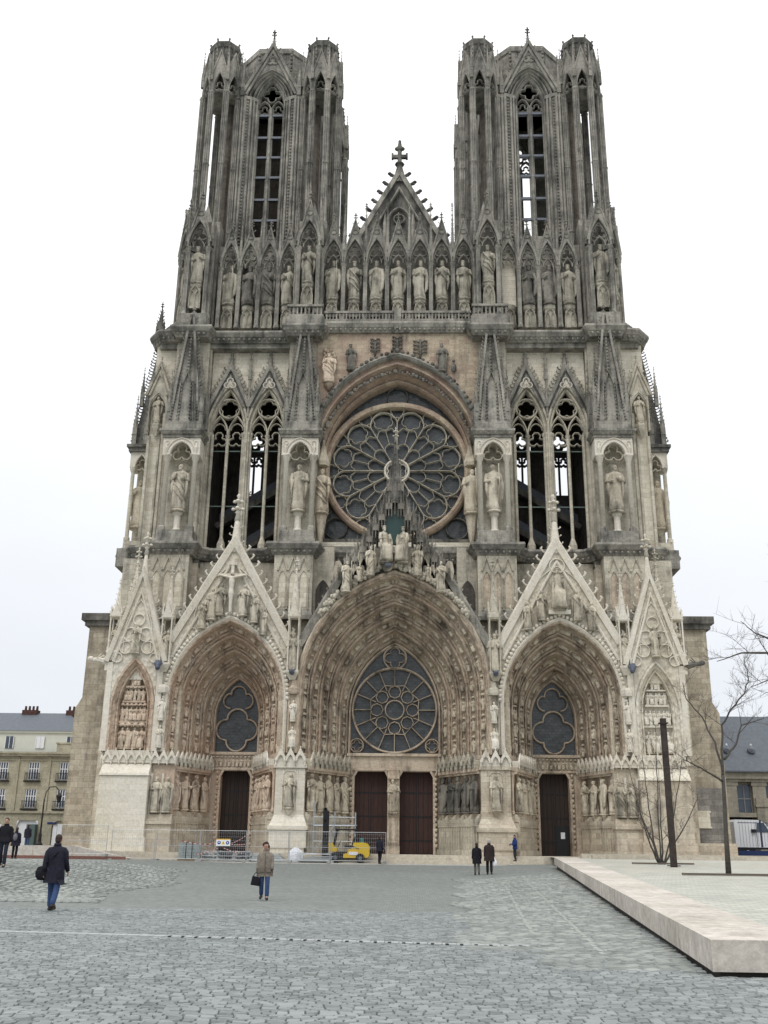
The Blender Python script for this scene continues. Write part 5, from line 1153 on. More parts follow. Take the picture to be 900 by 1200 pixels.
k = len(xs); m.f = [(j*k+i, j*k+i+1, (j+1)*k+i+1, (j+1)*k+i) for j in range(len(ys)-1) for i in range(k-1)]
ground = struct('square', m, GM)
# individual setts in the foreground
def sett_mat(name, a, b):
    M = Mat(name); c = M.mix(M.island, a, b); o = _n(M.t, 'ShaderNodeObjectInfo'); c = M.mix(M.math('MULTIPLY', o.outputs['Random'], .5), c, b)
    c = M.mix(M.rng(M.noise(30, 5), .5, .8, 0, .35), c, (.38, .39, .37)); c = M.mix(M.rng(M.noise(.6, 4), .4, .7, 0, .4), c, (.11, .125, .115)); M.col(c); M.bump(M.noise(45, 5), .5, .01); return M.set(.7, 0, .35)
SM = sett_mat('grey_granite_sett', (.13, .147, .148), (.275, .298, .295))
rs = random.Random(4)
def sett(mb, x, y, w, d, z, r=.0, h=.02):
    c, s_ = cos(r), sin(r); i = .16; H = h+rs.uniform(-.004, .004); t1, t2 = rs.uniform(-.006, .006), rs.uniform(-.006, .006); P = []
    for k, zz in ((1., z-.05), (.98, z+H*.55), (.91, z+H)):
        for a, b in ((-1, -1), (1, -1), (1, 1), (-1, 1)):
            u, v = a*w/2*k, b*d/2*(k if k > .95 else .84); P.append((x+u*c-v*s_, y+u*s_+v*c, zz+(t1*a+t2*b if k < .95 else 0)))
    mb.add(P, [(8, 9, 10, 11)]+[(j+i_, j+(i_+1) % 4, j+4+(i_+1) % 4, j+4+i_) for j in (0, 4) for i_ in range(4)])
protos = []
for k in range(6): q = MB(); sett(q, 0, 0, .15, .098, 0, 0, .020); protos.append(q.mesh('sett', SM))
far = MB(); rowd = .112; y = -62.3; ri = 0; nind = 0
while y < -43.5:
    half = (y-CY)*.42+1.2; x = CX-half-.9+(ri % 2)*.12; slope = .035*sin(ri*.013)
    while x < CX+half+.3:
        w = rs.uniform(.12, .20); X = x+w/2; yy = y+.16*sin((X)*.35+y*.08)+.10*(X-CX)*.6
        if not (X > bench_x(yy)-.05 and yy > -57.15):
            if nind < 296 and y < -61.3 : place('sett', protos[ri*7 % 6], ground, Matrix.Translation((X, yy, gz(X, yy))) @ Matrix.Rotation(.06+rs.uniform(-.05, .05), 4, 'Z') @ Matrix.Diagonal((w/.165, 1, 1, 1))); nind += 1
            else: sett(far, X, yy, w-.015, rowd-.014, gz(X, yy), .06+rs.uniform(-.08, .08), .018)
        x += w
    y += rowd; ri += 1
o = obj('sett_paving', far, SM, ground); o['kind'] = 'stuff'
# slotted drain: a line of pale stones with dark slots in its right half
m = MB(); d = MB(); k = 46
for i in range(k):
    t = i/k; x = lerp(-8.2, 3.4, t); yy = -51.45-1.75*t+.0; w = 11.7/k-.02
    m.box(x, x+w, yy-.12, yy+.13, gz(x, yy)-.03, gz(x, yy)+.030)
    if t > .42: d.box(x+w*.2, x+w*.45, yy-.13, yy+.02, gz(x, yy)+.02, gz(x, yy)+.034)
dr = obj('drain_channel', m, simple('pale_granite', (.36, .385, .38), .8, 0, .2, 20), ground); obj('drain_slots', d, IRON, dr)
# pale joint lines on the warped bank, also painting its bright left-facing streaks
PGR = simple('light_sett', (.33, .345, .32), .8, 0, .25, 20); m = MB()
for a, b in (((4.4, -54.6), (6.3, -26.0)), ((3.7, -51.0), (5.2, -28.0))):
    n = 70
    for i in range(n):
        t = i/n; x, yy = lerp(a[0], b[0], t)+.015*sin(i*1.7), lerp(a[1], b[1], t)
        if rs.random() < .8: m.box(x-.04, x+.04, yy, yy+abs(b[1]-a[1])/n*.8, gz(x, yy)-.03, gz(x, yy)+.034)
o = obj('pale_sett_line', m, PGR, ground); o['kind'] = 'stuff'
# rough lighter setts on left mound and right bank, whose shading contrast is painted in
def rough(name, fn, x0, x1, y0, y1, sx, sy, rot):
    m = MB(); y = y0
    while y < y1:
        x = x0+rs.random()*sx
        while x < x1:
            if fn(x, y): sett(m, x, y, sx*rs.uniform(.8, .95), sy*.85, gz(x, y)-.004, rot+rs.uniform(-.12, .12), .030)
            x += sx
        y += sy
    o = obj(name, m, sett_mat(name+'_stone', (.15, .165, .158), (.345, .36, .335)), ground); o['kind'] = 'stuff'
rough('bank_setts', lambda x, y: bench_x(y)-3.3-max(0, y+57)*.05+.25*sin(y) < x < bench_x(y)-.08 and not (y < -53.9 and x < bench_x(y)-2.2), -1, 10, -56.5, -20, .25, .19, .5)
rough('mound_setts', lambda x, y: x < -9.2-.08*(y+30)+.6*sin(y*.4)+rs.uniform(-.5, .5) and y < -16, -27, -6, -41, -16, .27, .22, -.3)
# forecourt platform, steps, kerbs
STEP = stone('step_stone', (.40, .365, .30), (.50, .46, .385), (.2, .18, .15), .2, 0, .3); GRAV = simple('pale_gravel', (.40, .39, .34), .95, 0, .22, 3, .2, .5)
fm = MB(); fm.prismz([(-20.9, -2.3), (60, -2.3), (60, 6), (24.4, 6), (24.4, 3.2), (-20.9, 3.2)], .3, FL); fm.prismz([(-17.5, 3), (17.5, 3), (17.5, 6.0), (-17.5, 6.0)], .3, FL-.003)
struct('forecourt', fm, STEP)
st = MB()
st.box(-17.2, 10.0, -2.66, -2.28, .3, FL-.16); steps = struct('entrance_steps', st, STEP)
for i in (1, 2): st = MB(); st.box(-17.2, 10.0, -2.3-.36*(i+1), -2.3-.36*i-.002, .3, FL-.15*(i+1)-.01); obj('step', st, STEP, steps)
kb = MB(); kb.box(-17.3, 10.2, -4.35, -3.4, .3, .66); kb.box(-36, -17.3, -4.35, -3.6, .3, .80); struct('kerb_strip', kb, simple('pale_kerb_stone', (.47, .46, .42), .85, 0, .12, 3))
# right-hand terrace
tm = MB(); n = 24; rows = []
for j in range(n+1):
    yy = lerp(-55.2, -8.0, j/n); rows.append([(bench_x(yy)+.9, yy, tz(0, yy)-.06), (bench_x(yy)+8, yy, tz(0, yy)-.05), (34, yy, tz(0, yy)-.03), (90, yy, tz(0, yy))])
rows += [[(10.4, -2.2, 1.17), (18, -2.2, 1.17), (34, -2.2, 1.17), (90, -2.2, 1.17)]]; tm.loft(rows)
def terr_mat():
    M = Mat('terrace_paving'); bc, bf = M.brick(.42, .28, .02, True); c = M.mix(M.rng(M.noise(.3, 5), .35, .65), (.36, .37, .33), (.46, .46, .41)); c = M.mix(.5, c, M.mix(bc, (.32, .32, .29), (.54, .53, .47)))
    c = M.mix(M.math('MULTIPLY', bf, .6), c, (.22, .23, .19)); c = M.mix(M.rng(M.noise(.5, 5, M.mapped((1, .3, 1))), .5, .75, 0, .55), c, (.42, .36, .28)); M.col(c); M.bump(M.math('SUBTRACT', 1., bf), .4, .02); return M.set(.9, 0, .2)
struct('terrace', tm, terr_mat())
m = MB(); m.box(12.0, 60, -9.4, -8.9, .6, 1.36); m.box(12.0, 60, -5.4, -4.6, .8, 1.42); struct('terrace_kerb', m, STEP)
# the long bench wall, slab by slab
BST = stone('bench_stone', (.44, .41, .365), (.55, .515, .47), (.24, .215, .19), .27, 0, .25, 0, .4)
be = tag(empty('stone_bench', (5.5, -57, 0)), 'long low pale stone bench wall running from the near corner towards the right portal', 'bench')
ns = 30
for i in range(ns):
    ya, yb = lerp(-57.15, -9.5, i/ns)+(.012 if i else 0), lerp(-57.15, -9.5, (i+1)/ns)-.012; q = MB(); z0a, z1a, z0b, z1b = tz(0, ya)-.40, tz(0, ya), tz(0, yb)-.40, tz(0, yb); xa, xb = bench_x(ya), bench_x(yb)
    q.add([(xa, ya, z0a), (xa+1.3, ya, z0a), (xb+1.3, yb, z0b), (xb, yb, z0b), (xa, ya, z1a), (xa+1.3, ya, z1a), (xb+1.3, yb, z1b), (xb, yb, z1b)], [(3, 2, 1, 0), (4, 5, 6, 7), (0, 1, 5, 4), (1, 2, 6, 5), (2, 3, 7, 6), (3, 0, 4, 7)]); obj('slab', q, BST, be)
for i in range(7):
    q = MB(); x0 = bench_x(-57.15)+1.3+i*1.7+.006; zz = tz(0, -57.15); q.box(x0, x0+1.69, -57.15, -54.5, zz-.40, zz+.001*i); obj('slab', q, BST, be)
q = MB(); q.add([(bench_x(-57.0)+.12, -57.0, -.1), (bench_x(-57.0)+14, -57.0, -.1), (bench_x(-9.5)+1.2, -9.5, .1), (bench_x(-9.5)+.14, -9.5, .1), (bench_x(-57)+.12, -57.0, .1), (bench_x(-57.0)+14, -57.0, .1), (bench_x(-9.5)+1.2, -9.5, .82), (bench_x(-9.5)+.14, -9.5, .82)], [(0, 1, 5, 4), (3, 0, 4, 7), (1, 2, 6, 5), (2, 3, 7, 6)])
obj('recessed_base', q, simple('bench_recess_shade', (.06, .055, .05)), be)  # dark colour paints the shade of the recess under the slabs
# low ramp wall at the left
m = MB(); m.prism([(-20.59, .3), (-17.0, .3), (-17.0, .82), (-20.59, 1.52)], -4.3, -3.5); lw = tag(obj('ramp_wall', m, BST), 'long low pale stone wall sloping down to the steps at the left of the cathedral', 'wall')
for i in range(9): x0 = -20.6-i*2.6; m = MB(); m.box(x0-2.585, x0, -4.3, -3.5, .3, 1.52); obj('slab', m, BST, lw)
m = MB(); m.box(-44, -17.1, -4.36, -4.3, .5, .9); obj('red_base_course', m, simple('red_brown', (.2, .1, .08)), lw)
m = MB(); m.box(-90, -20.6, -3.5, 30, .3, 1.3); struct('upper_pavement', m, STEP)
m = MB(); m.box(24.4, 140, 6, 60, .3, 1.18); struct('side_road', m, simple('asphalt', (.055, .055, .055), .9, 0, .2, 6))
m = MB(); m.box(-90, -24.5, 30, 60, .3, 1.25); struct('far_pavement', m, simple('asphalt_left', (.09, .09, .085), .9, 0, .2, 6))
# ================================================================ buildings at the sides
HST = stone('house_stone', (.36, .335, .25), (.45, .42, .325), (.14, .13, .10), .25, .5, .3); HCR = simple('cream_render', (.62, .63, .56), .9, 0, .06, 1); SLATE = simple('blue_slate', (.105, .12, .14), .6, 0, .15, 3)
PANE = simple('window_pane', (.05, .07, .10), .15, 0, .3, 2, .6); FRM = simple('white_frame', (.75, .76, .78), .6, 0, .03)
CHIM = simple('brick_red', (.085, .045, .038), .9, 0, .3, 4)
def fwindow(par, x, z0, z1, w, y, rail=True, arched=False):
    m = MB(); m.box(x-w/2-.18, x-w/2, y-.10, y+.1, z0-.1, z1+.2); m.box(x+w/2, x+w/2+.18, y-.10, y+.1, z0-.1, z1+.2); m.box(x-w/2-.18, x+w/2+.18, y-.14, y+.1, z1, z1+.22); f = obj('window', m, HST, par)
    m = MB(); m.box(x-w/2, x+w/2, y+.02, y+.05, z0, z1); obj('pane', m, PANE, f)
    m = MB()
    for i in range(5): m.box(x-w/2+i*(w-.09)/4, x-w/2+.09+i*(w-.09)/4, y-.05, y+.02, z0, z1)
    for z in (z0, (z0*.4+z1*.6), z1-.08): m.box(x-w/2, x+w/2, y-.052, y+.015, z, z+.08)
    obj('frame', m, FRM, f)
    if rail:
        m = MB(); m.box(x-w/2-.3, x+w/2+.3, y-.45, y, z0-.22, z0-.08); m.box(x-w/2-.25, x+w/2+.25, y-.42, y-.36, z0+.68, z0+.74)
        for i in range(12): m.box(x-w/2-.22+i*(w+.42)/11, x-w/2-.18+i*(w+.42)/11, y-.41, y-.37, z0-.08, z0+.7)
        obj('balcony_railing', m, IRON, f)
hb = tag(empty('town_house', (-45, 40, 1.2)), 'beige three storey stone town house with a blue slate roof behind the left lamp', 'house'); y = 40
def wall_with(par, name, x0, x1, zb, zt, y0, y1, ops, mat):
    m = MB(); xs = [x0]
    for a, b, c, d in ops: xs += [a, b]
    xs.append(x1)
    for i in range(0, len(xs), 2): m.box(xs[i], xs[i+1], y0, y1, zb, zt)
    for a, b, c, d in ops: m.box(a, b, y0, y1, zb, c); m.box(a, b, y0, y1, d, zt)
    return obj(name, m, mat, par)
WX = [-36.75-3.45*i for i in range(8)]
for zb, zt, c, d in ((4.9, 7.75, 5.3, 7.3), (7.75, 10.9, 8.25, 10.15)):
    ops = sorted([(x-.62, x+.62, c, d) for x in WX]); wall_with(hb, 'wall', -66, -35.2, zb, zt, y, y+.3, ops, HST)
    for x in WX: fwindow(hb, x, c, d, 1.2, y+.12)
ops = sorted([(x-(.75 if i != 1 else 1.15), x+(.75 if i != 1 else 1.15), 1.3, 4.0) for i, x in enumerate(WX)]); wall_with(hb, 'ground_floor_wall', -66, -35.2, 1.1, 4.9, y-.05, y+.3, ops, HST)
for i, x in enumerate(WX):
    w = .75 if i != 1 else 1.15; m = MB(); m.over(arch(w, 3.3, w*.9, x, 6), 4.3, y-.03, y+.28); m.box(x-w, x+w, y+.2, y+.28, 1.2, 4.1); o = obj('arched_doorway', m, FRM if i == 1 else HST, hb)
    m = MB(); m.box(x-w*.85, x+w*.85, y+.1, y+.2, 1.5, 3.6) if i != 1 else m.box(x+.25, x+1.2, y-.8, y+.15, 1.2, 3.6); obj('door_leaf', m, simple('grey_green_door', (.10, .14, .13)) if i == 1 else FRM, hb)
m = MB(); m.box(-66, -35.0, y-.25, y+.2, 4.75, 4.98); m.box(-66, -34.9, y-.5, y+.3, 10.75, 11.0); m.box(-66, -34.8, y-.65, y+.3, 11.0, 11.2); m.box(-66, -35.1, y-.15, y+.1, 10.3, 10.45)
for k in range(12): m.box(-66, -35.15, y-.07, y, 1.5+k*.28, 1.72+k*.28) if k < 0 else None
for x in (-38.5, -35.4, -42): m.box(x-.2, x+.2, y-.12, y, 5, 10.7)
obj('mouldings', m, HST, hb)
m = MB(); m.box(-66, -35.3, y+1.0, y+12, 11.2, 13.55); m.box(-66, -35.0, y+.8, y+12, 13.4, 13.6); obj('attic_wall', m, HCR, hb)
for x in WX: 
    m = MB(); m.box(x-.45, x+.45, y+.9, y+1.0, 11.7, 13.0); o = obj('attic_window', m, PANE if x != WX[1] else FRM, hb)
    m = MB(); m.box(x-.03, x+.03, y+.86, y+.9, 11.7, 13.0); m.box(x-.5, x-.42, y+.86, y+.9, 11.7, 13.0); m.box(x+.42, x+.5, y+.86, y+.9, 11.7, 13.0); obj('frame', m, FRM, o)
m = MB(); m.box(-37.8, -34.9, y-.3, y+2, 11.2, 12.1); m.box(-37.9, -34.8, y-.4, y+2.1, 12.1, 12.25); obj('corner_parapet', m, HST, hb)
m = MB(); m.add([(-66, y+.7, 13.6), (-35.0, y+.7, 13.6), (-35.0, y+12.3, 13.6), (-66, y+12.3, 13.6), (-66, y+6, 16.2), (-39.0, y+6, 16.2)], [(0, 1, 5, 4), (1, 2, 5), (2, 3, 4, 5), (0, 4, 3), (3, 2, 1, 0)]); rf = obj('roof', m, SLATE, hb)
for x, w in ((-43.5, .9), (-51.5, .5), (-38.2, 1.0), (-36.3, 2.2)):
    m = MB(); zt = 16.5 if w < 1.5 else 15.8; m.box(x-w, x+w, y+5.4, y+6.4, 13.7, zt)
    for i in range(4): m.lathe([(.16, zt), (.13, zt+.5)], x-w*.75+i*w*.5, y+5.9, 6)
    obj('chimney', m, CHIM, rf)
m = MB(); m.box(-38.0, -37.0, y-.1, y-.06, 3.65, 3.85); obj('street_name_plate', m, simple('dark_blue_enamel', (.02, .04, .12)), hb)
# second house further back to the right of the first, seen beside the buttress
# street lamp
lp = tag(empty('street_lamp', (-31.5, 20, 1.3)), 'tall black street lamp with a curved arm and hanging lantern left of the cathedral', 'street lamp')
m = MB(); m.lathe([(.3, 1.3), (.3, 1.6), (.16, 1.8), (.14, 2.4), (.08, 2.6), (.06, 5.4)], -31.5, 20, 8); obj('post', m, IRON, lp)
m = MB(); m.tube([(-31.5, 20, 5.3), (-31.4, 20, 6.0), (-31.1, 20, 6.45), (-30.6, 20, 6.5), (-30.25, 20, 6.2), (-30.2, 20, 5.9)], .045, 6); obj('curved_arm', m, IRON, lp)
m = MB(); m.lathe([(.05, 5.95), (.3, 5.7), (.26, 5.66), (.14, 5.2), (.05, 5.1)], -30.2, 20, 6); obj('lantern', m, IRON, lp)
# building on the right
rb = tag(empty('slate_roofed_building', (40, 25, 1.2)), 'low stone building with a steep blue slate roof and pilasters at the right edge', 'building'); Y = 25
RST = stone('right_house_stone', (.34, .31, .245), (.42, .39, .32), (.14, .13, .11), .35, .5, .3)
m = MB(); m.box(26, 75, Y+.6, Y+12, 4.9, 7.9); m.box(26, 75, Y-.2, Y+.8, 7.85, 8.1); m.box(26, 75, Y-.45, Y+.8, 8.1, 8.75); m.box(26, 75, Y-.1, Y+.9, 4.7, 5.1); w_ = obj('wall', m, RST, rb)
for i in range(14):
    x = 30.9+i*2.65-2.65
    m = MB(); m.box(x-.6, x+.6, Y, Y+.7, 5.1, 7.85); m.box(x-.7, x+.7, Y-.08, Y+.7, 7.5, 7.85); obj('pilaster', m, RST, rb)
    m = MB(); m.box(x+.62, x+2.03, Y+.5, Y+.58, 5.15, 7.6); f = obj('window', m, PANE, rb); m = MB()
    for q in (.62, 1.29, 1.93): m.box(x+q, x+q+.09, Y+.44, Y+.5, 5.15, 7.6)
    m.box(x+.62, x+2.03, Y+.43, Y+.5, 6.3, 6.4); obj('frame', m, simple('grey_frame', (.25, .25, .25)), f)
m = MB(); m.box(26, 75, Y+1.5, Y+12, 1.1, 4.7); obj('garage_shade_block', m, simple('garage_shade', (.03, .03, .03)), rb)  # near-black box painting the shade inside the garage openings
for i in range(8):
    x = 33.8+i*5.6; m = MB(); m.box(x-.7, x+.9, Y-.2, Y+1.6, 1.1, 6.4 if i == 0 else 4.7); m.box(x-.8, x+1.0, Y-.3, Y+1.6, 5.6 if i == 0 else 4.5, 5.8 if i == 0 else 4.7); obj('gate_pier', m, RST, rb)
m = MB(); m.prism([], 0, 0) if False else m.add([(26, Y-.5, 8.75), (75, Y-.5, 8.75), (75, Y+6, 14.6), (26, Y+6, 14.6), (26, Y+12.5, 8.75), (75, Y+12.5, 8.75)], [(0, 1, 2, 3), (3, 2, 5, 4), (0, 3, 4), (1, 5, 2)]); rf = obj('roof', m, SLATE, rb)
for x in (31.4, 33.7, 36.2, 39):
    m = MB(); m.lathe([(.0, 0), (.36, 0), (.36, .5), (.0, .7)], 0, 0, 10); m2 = MB(); m2.merge(m, Matrix.Translation((x, Y+1.9, 10.75)) @ Matrix.Rotation(radians(72), 4, 'X')); obj('round_dormer', m2, LEAD, rf)
    m = MB(); m.ball((x, Y+1.55, 11.35), (.1, .1, .14), 6, 5); obj('dormer_knob', m, FRM, rf)
m = MB(); m.box(26, 75, Y-.8, Y-.5, 8.68, 8.8); obj('gutter', m, LEAD, rf)
# blue railing gate in front of the van
fg = tag(empty('blue_railing', (29, 9, 1.2)), 'dark blue metal railing on a blue plinth board in front of the white van', 'railing')
m = MB(); m.box(26.2, 60, 8.9, 9.0, 1.2, 1.75); obj('plinth_board', m, simple('deep_blue_paint', (.015, .03, .10), .5), fg)
m = MB()
for i in range(75): m.box(26.4+i*.23, 26.415+i*.23, 8.93, 8.95, 2.05, 3.9)
m.box(26.3, 43.5, 8.92, 8.97, 3.75, 3.8); obj('bars', m, simple('blue_black_paint', (.03, .04, .07), .5), fg)
for x in (27.95, 32, 36): m = MB(); m.box(x, x+.12, 8.88, 9.0, 2.0, 4.0); obj('post', m, simple('blue_post', (.03, .04, .08), .5), fg)
# van
vn = tag(empty('van', (28.6, 12, 1.2)), 'white delivery van parked behind the blue railing at the right edge', 'van'); VP = simple('white_van_paint', (.72, .74, .76), .3, 0, .02, 2, .6)
m = MB(); P = [(27.0, 1.75), (30.9, 1.75), (30.95, 2.3), (30.6, 2.75), (29.9, 3.0), (29.35, 3.75), (28.9, 3.95), (27.1, 3.98), (26.95, 3.8)]; P = [(x-.25, z+.1) for x, z in P]; m.prism(P, 11.2, 13.1); obj('body', m, VP, vn)
m = MB(); m.prism([(28.45, 3.15), (29.45, 3.12), (29.05, 3.8), (28.5, 3.85)], 11.15, 11.2); m.add([(29.72, 11.3, 3.15), (29.72, 13, 3.15), (29.2, 13, 3.85), (29.2, 11.3, 3.85)], [(0, 1, 2, 3)]); obj('window', m, PANE, vn)
for x in (27.6, 29.9):
    m = MB(); m.lathe([(.1, 0), (.36, 0), (.36, .22), (.1, .22)], 0, 0, 14); m2 = MB(); m2.merge(m, Matrix.Translation((x, 11.35, 1.6)) @ Matrix.Rotation(pi/2, 4, 'X')); w_ = obj('wheel', m2, IRON, vn); m2 = MB(); m2.lathe([(.0, 0), (.2, 0), (.18, .03)], 0, 0, 10); m3 = MB(); m3.merge(m2, Matrix.Translation((x, 11.13, 1.6)) @ Matrix.Rotation(pi/2, 4, 'X')); obj('hubcap', m3, GALV, w_)
m = MB(); m.box(30.35, 30.72, 11.17, 11.5, 2.35, 2.6); obj('headlight', m, FRM, vn)
m = MB(); m.box(26.75, 30.8, 11.14, 11.2, 1.85, 2.0); m.box(28.4, 28.43, 11.17, 11.21, 2.0, 3.9); m.box(28.0, 28.35, 11.0, 11.2, 3.1, 3.35); obj('trim', m, IRON, vn)
# ================================================================ building-site clutter
def heras(x0, x1, y, z0=.62, h=1.95, lab=None, rz=0, grp='mesh fence panels in front of the portals'):
    e_ = tag(empty('fence_panel', (x0, y, z0)), lab, 'fence panel', grp); m = MB()
    for x in (x0, x1): m.tube([(x, y, z0), (x, y, z0+h)], .022, 6)
    for z in (z0+.15, z0+h): m.tube([(x0, y, z), (x1, y, z)], .015, 6)
    m.tube([(x0, y, z0+h*.5), (x1, y, z0+h*.5)], .014, 4); obj('frame', m, GALV, e_)
    m = MB(); k = int((x1-x0)/.13)
    for i in range(1, k): X = x0+(x1-x0)*i/k; m.box(X-.0035, X+.0035, y-.004, y+.004, z0+.15, z0+h)
    for i in range(1, 8): m.box(x0, x1, y-.009, y-.002, z0+.15+i*.23-.0035, z0+.15+i*.23+.0035)
    o = obj('wire_mesh', m, GALV, e_); o['kind'] = 'stuff'
    m = MB()
    for x in (x0+.05, x1-.05): m.box(x-.12, x+.12, y-.32, y+.32, z0, z0+.13)
    obj('concrete_foot', m, simple('concrete', (.33, .33, .31)), e_)
HL = ['mesh fence panel at the far left before the white pedestal', 'mesh fence panel before the left jamb of the left portal', 'mesh fence panel with the site sign before the left door', 'mesh fence panel before the plastic bags and crates', 'mesh fence panel beside the white bulk bag', 'mesh fence panel in front of the yellow forklift', 'mesh fence panel beside the forklift before the central left door']
xs_ = [-21.6, -18.2, -15.3, -12.4, -9.35, -6.6, -3.9, -.3]
for i in range(7): heras(xs_[i]+.04, xs_[i+1]-.04, -4.0-.06*(i % 2) if i else -4.9, .66 if i else .9, 1.9, HL[i])
GST = simple('grey_blocks', (.30, .34, .34), .8, 0, .2, 6)
pk = tag(empty('block_stack', (-13.2, -3.0, .66)), 'stack of grey blocks with dark straps on a pallet by the left door', 'stack')
m = MB()
for j in range(5):
    for i in range(4): m.box(-13.85+i*.33, -13.85+i*.33+.315, -3.6, -2.6, .8+j*.2, .99+j*.2)
obj('blocks', m, GST, pk)
m = MB()
for x in (-13.4, -13.0): m.box(x, x+.05, -3.62, -2.58, .78, 1.81)
obj('straps', m, IRON, pk); m = MB(); m.box(-13.9, -12.5, -3.65, -2.55, .66, .78); obj('pallet', m, simple('pallet_wood', (.25, .19, .12)), pk)
BAGS = simple('dark_plastic', (.09, .10, .12), .35, 0, .4, 5, .5)
ct_labs = ['grey mesh cage of rubble next to the block stack', 'grey mesh cage holding dark bags below the site sign', 'grey mesh cage holding dark bags right of the site sign']
for i, x in enumerate((-12.3, -11.25, -10.15)):
    c = tag(empty('crate', (x+.5, -3.2, .66)), ct_labs[i], 'crate', 'mesh cages before the left door'); m = MB()
    for z in (.74, 1.0, 1.28):
        m.tube([(x, -3.7, z), (x+1, -3.7, z), (x+1, -2.7, z), (x, -2.7, z), (x, -3.7, z)], .02, 5)
    for k in range(8): m.tube([(x+k/7, -3.7, .66), (x+k/7, -3.7, 1.28)], .012, 4)
    for a, b in ((0, -3.7), (1, -3.7), (1, -2.7), (0, -2.7)): m.box(x+a-.03, x+a+.03, b-.03, b+.03, .66, 1.34)
    obj('cage', m, GALV, c); m = MB()
    for k in range(14): m.ball((x+.15+rs.random()*.7, -3.5+rs.random()*.6, .85+rs.random()*.35), (.2, .16, .13), 7, 5)
    obj('contents', m, BAGS if i else GST, c, True)
sh = tag(empty('plank_stack', (-8.2, -3.1, .66)), 'low stack of pale grey boards lying before the white portal pier', 'stack'); m = MB()
for j in range(5): m.box(-9.2+.06*j, -6.9-.1*j, -3.6+.03*j, -2.6, .7+j*.1, .785+j*.1)
obj('boards', m, simple('grey_board', (.42, .45, .45), .8, 0, .15, 5), sh)
m = MB()
for (z, a, b) in ((.66, .42, .36), (.8, .5, .42), (1.1, .46, .4), (1.35, .36, .32), (1.5, .3, .28)): pass
rows = []
for z, a in ((.66, .42), (.85, .5), (1.1, .48), (1.32, .40), (1.48, .26), (1.56, .08)): rows.append([(-6.25+a*(1+.12*sin(5*t+z*6))*cos(t), -3.2+a*.8*(1+.12*sin(4*t))*sin(t), z+.04*sin(3*t)) for t in [2*pi*i/14 for i in range(14)]])
m.loft(rows, True); m.add(rows[-1], [tuple(range(14))]); bb = tag(obj('bulk_bag', m, simple('white_woven_bag', (.72, .74, .78), .7, 0, .08, 6)), 'crumpled white bulk bag standing between the white pier and the forklift', 'bag')
sp_ = tag(empty('scaffold_plank_stack', (-5, -3.6, .66)), 'bundle of galvanised scaffold planks lying in front of the forklift', 'stack'); m = MB()
for j in range(4):
    for i in range(3): m.box(-6.0+.2*j, -3.9+.05*j, -4.0+.32*i+.0, -4.0+.32*i+.29, .74+.09*j, .80+.09*j)
m.tube([(-6.2, -3.95, 1.15), (-3.9, -3.95, 1.2)], .03, 6); m.tube([(-6.1, -3.7, 1.25), (-3.8, -3.65, 1.15)], .03, 6); obj('planks', m, GALV, sp_)
# scaffold tower
sc = tag(empty('scaffold', (-3.9, -1.6, FL)), 'galvanised scaffold tower with a plank deck behind the forklift', 'scaffold'); m = MB()
for x in (-5.3, -3.9, -2.5):
    for yy in (-1.4, -.55): m.tube([(x, yy, FL), (x, yy, 4.6 if x < -4.5 else 3.9)], .03, 6)
for z in (2.0, 3.0, 3.55):
    for yy in (-1.4, -.55): m.tube([(-5.3, yy, z), (-2.5, yy, z)], .025, 6)
m.tube([(-5.3, -1.4, 1.3), (-3.9, -1.4, 3.0)], .02, 5); obj('tubes', m, GALV, sc)
m = MB()
for i in range(3): m.box(-5.4, -2.4, -1.38+.28*i, -1.12+.28*i, 3.02, 3.08)
obj('deck', m, simple('deck_grey', (.35, .38, .42)), sc)
# forklift
fk = tag(empty('forklift', (-2.9, -3.0, .66)), 'yellow forklift truck with a tall black mast parked before the central doors', 'forklift'); YEL = simple('yellow_paint', (.62, .42, .02), .35, 0, .06, 3, .5)
z0 = .66
m = MB(); m.prism([(-3.1, z0+.32), (-1.9, z0+.32), (-1.9, z0+.80), (-2.35, z0+.92), (-2.75, z0+.86), (-2.85, z0+.62), (-3.1, z0+.55)], -3.58, -2.52); m.prism([(-4.05, z0+.72), (-3.55, z0+.70), (-3.5, z0+.98), (-3.72, z0+1.0), (-3.8, z0+1.22), (-4.08, z0+1.24)], -3.56, -2.54); obj('body', m, YEL, fk)
m = MB(); P_ = [(-2.1, z0+.30), (-1.50, z0+.36), (-1.40, z0+.55), (-1.42, z0+1.02), (-1.55, z0+1.2), (-1.8, z0+1.28), (-2.45, z0+1.26), (-2.5, z0+1.08), (-2.1, z0+.9)]; m.prism(P_, -3.64, -2.46); obj('counterweight', m, YEL, fk)
m = MB(); m.box(-4.2, -2.8, -3.5, -2.6, z0+.25, z0+.58); m.box(-3.55, -2.75, -3.45, -2.65, z0+.55, z0+.7); m.box(-1.75, -1.38, -3.3, -2.8, z0+.5, z0+.85); obj('chassis', m, IRON, fk)
m = MB(); m.box(-2.75, -2.15, -3.61, -3.585, z0+.5, z0+.7); obj('side_label', m, FRM, fk)
TYRE = simple('tyre', (.02, .02, .02))
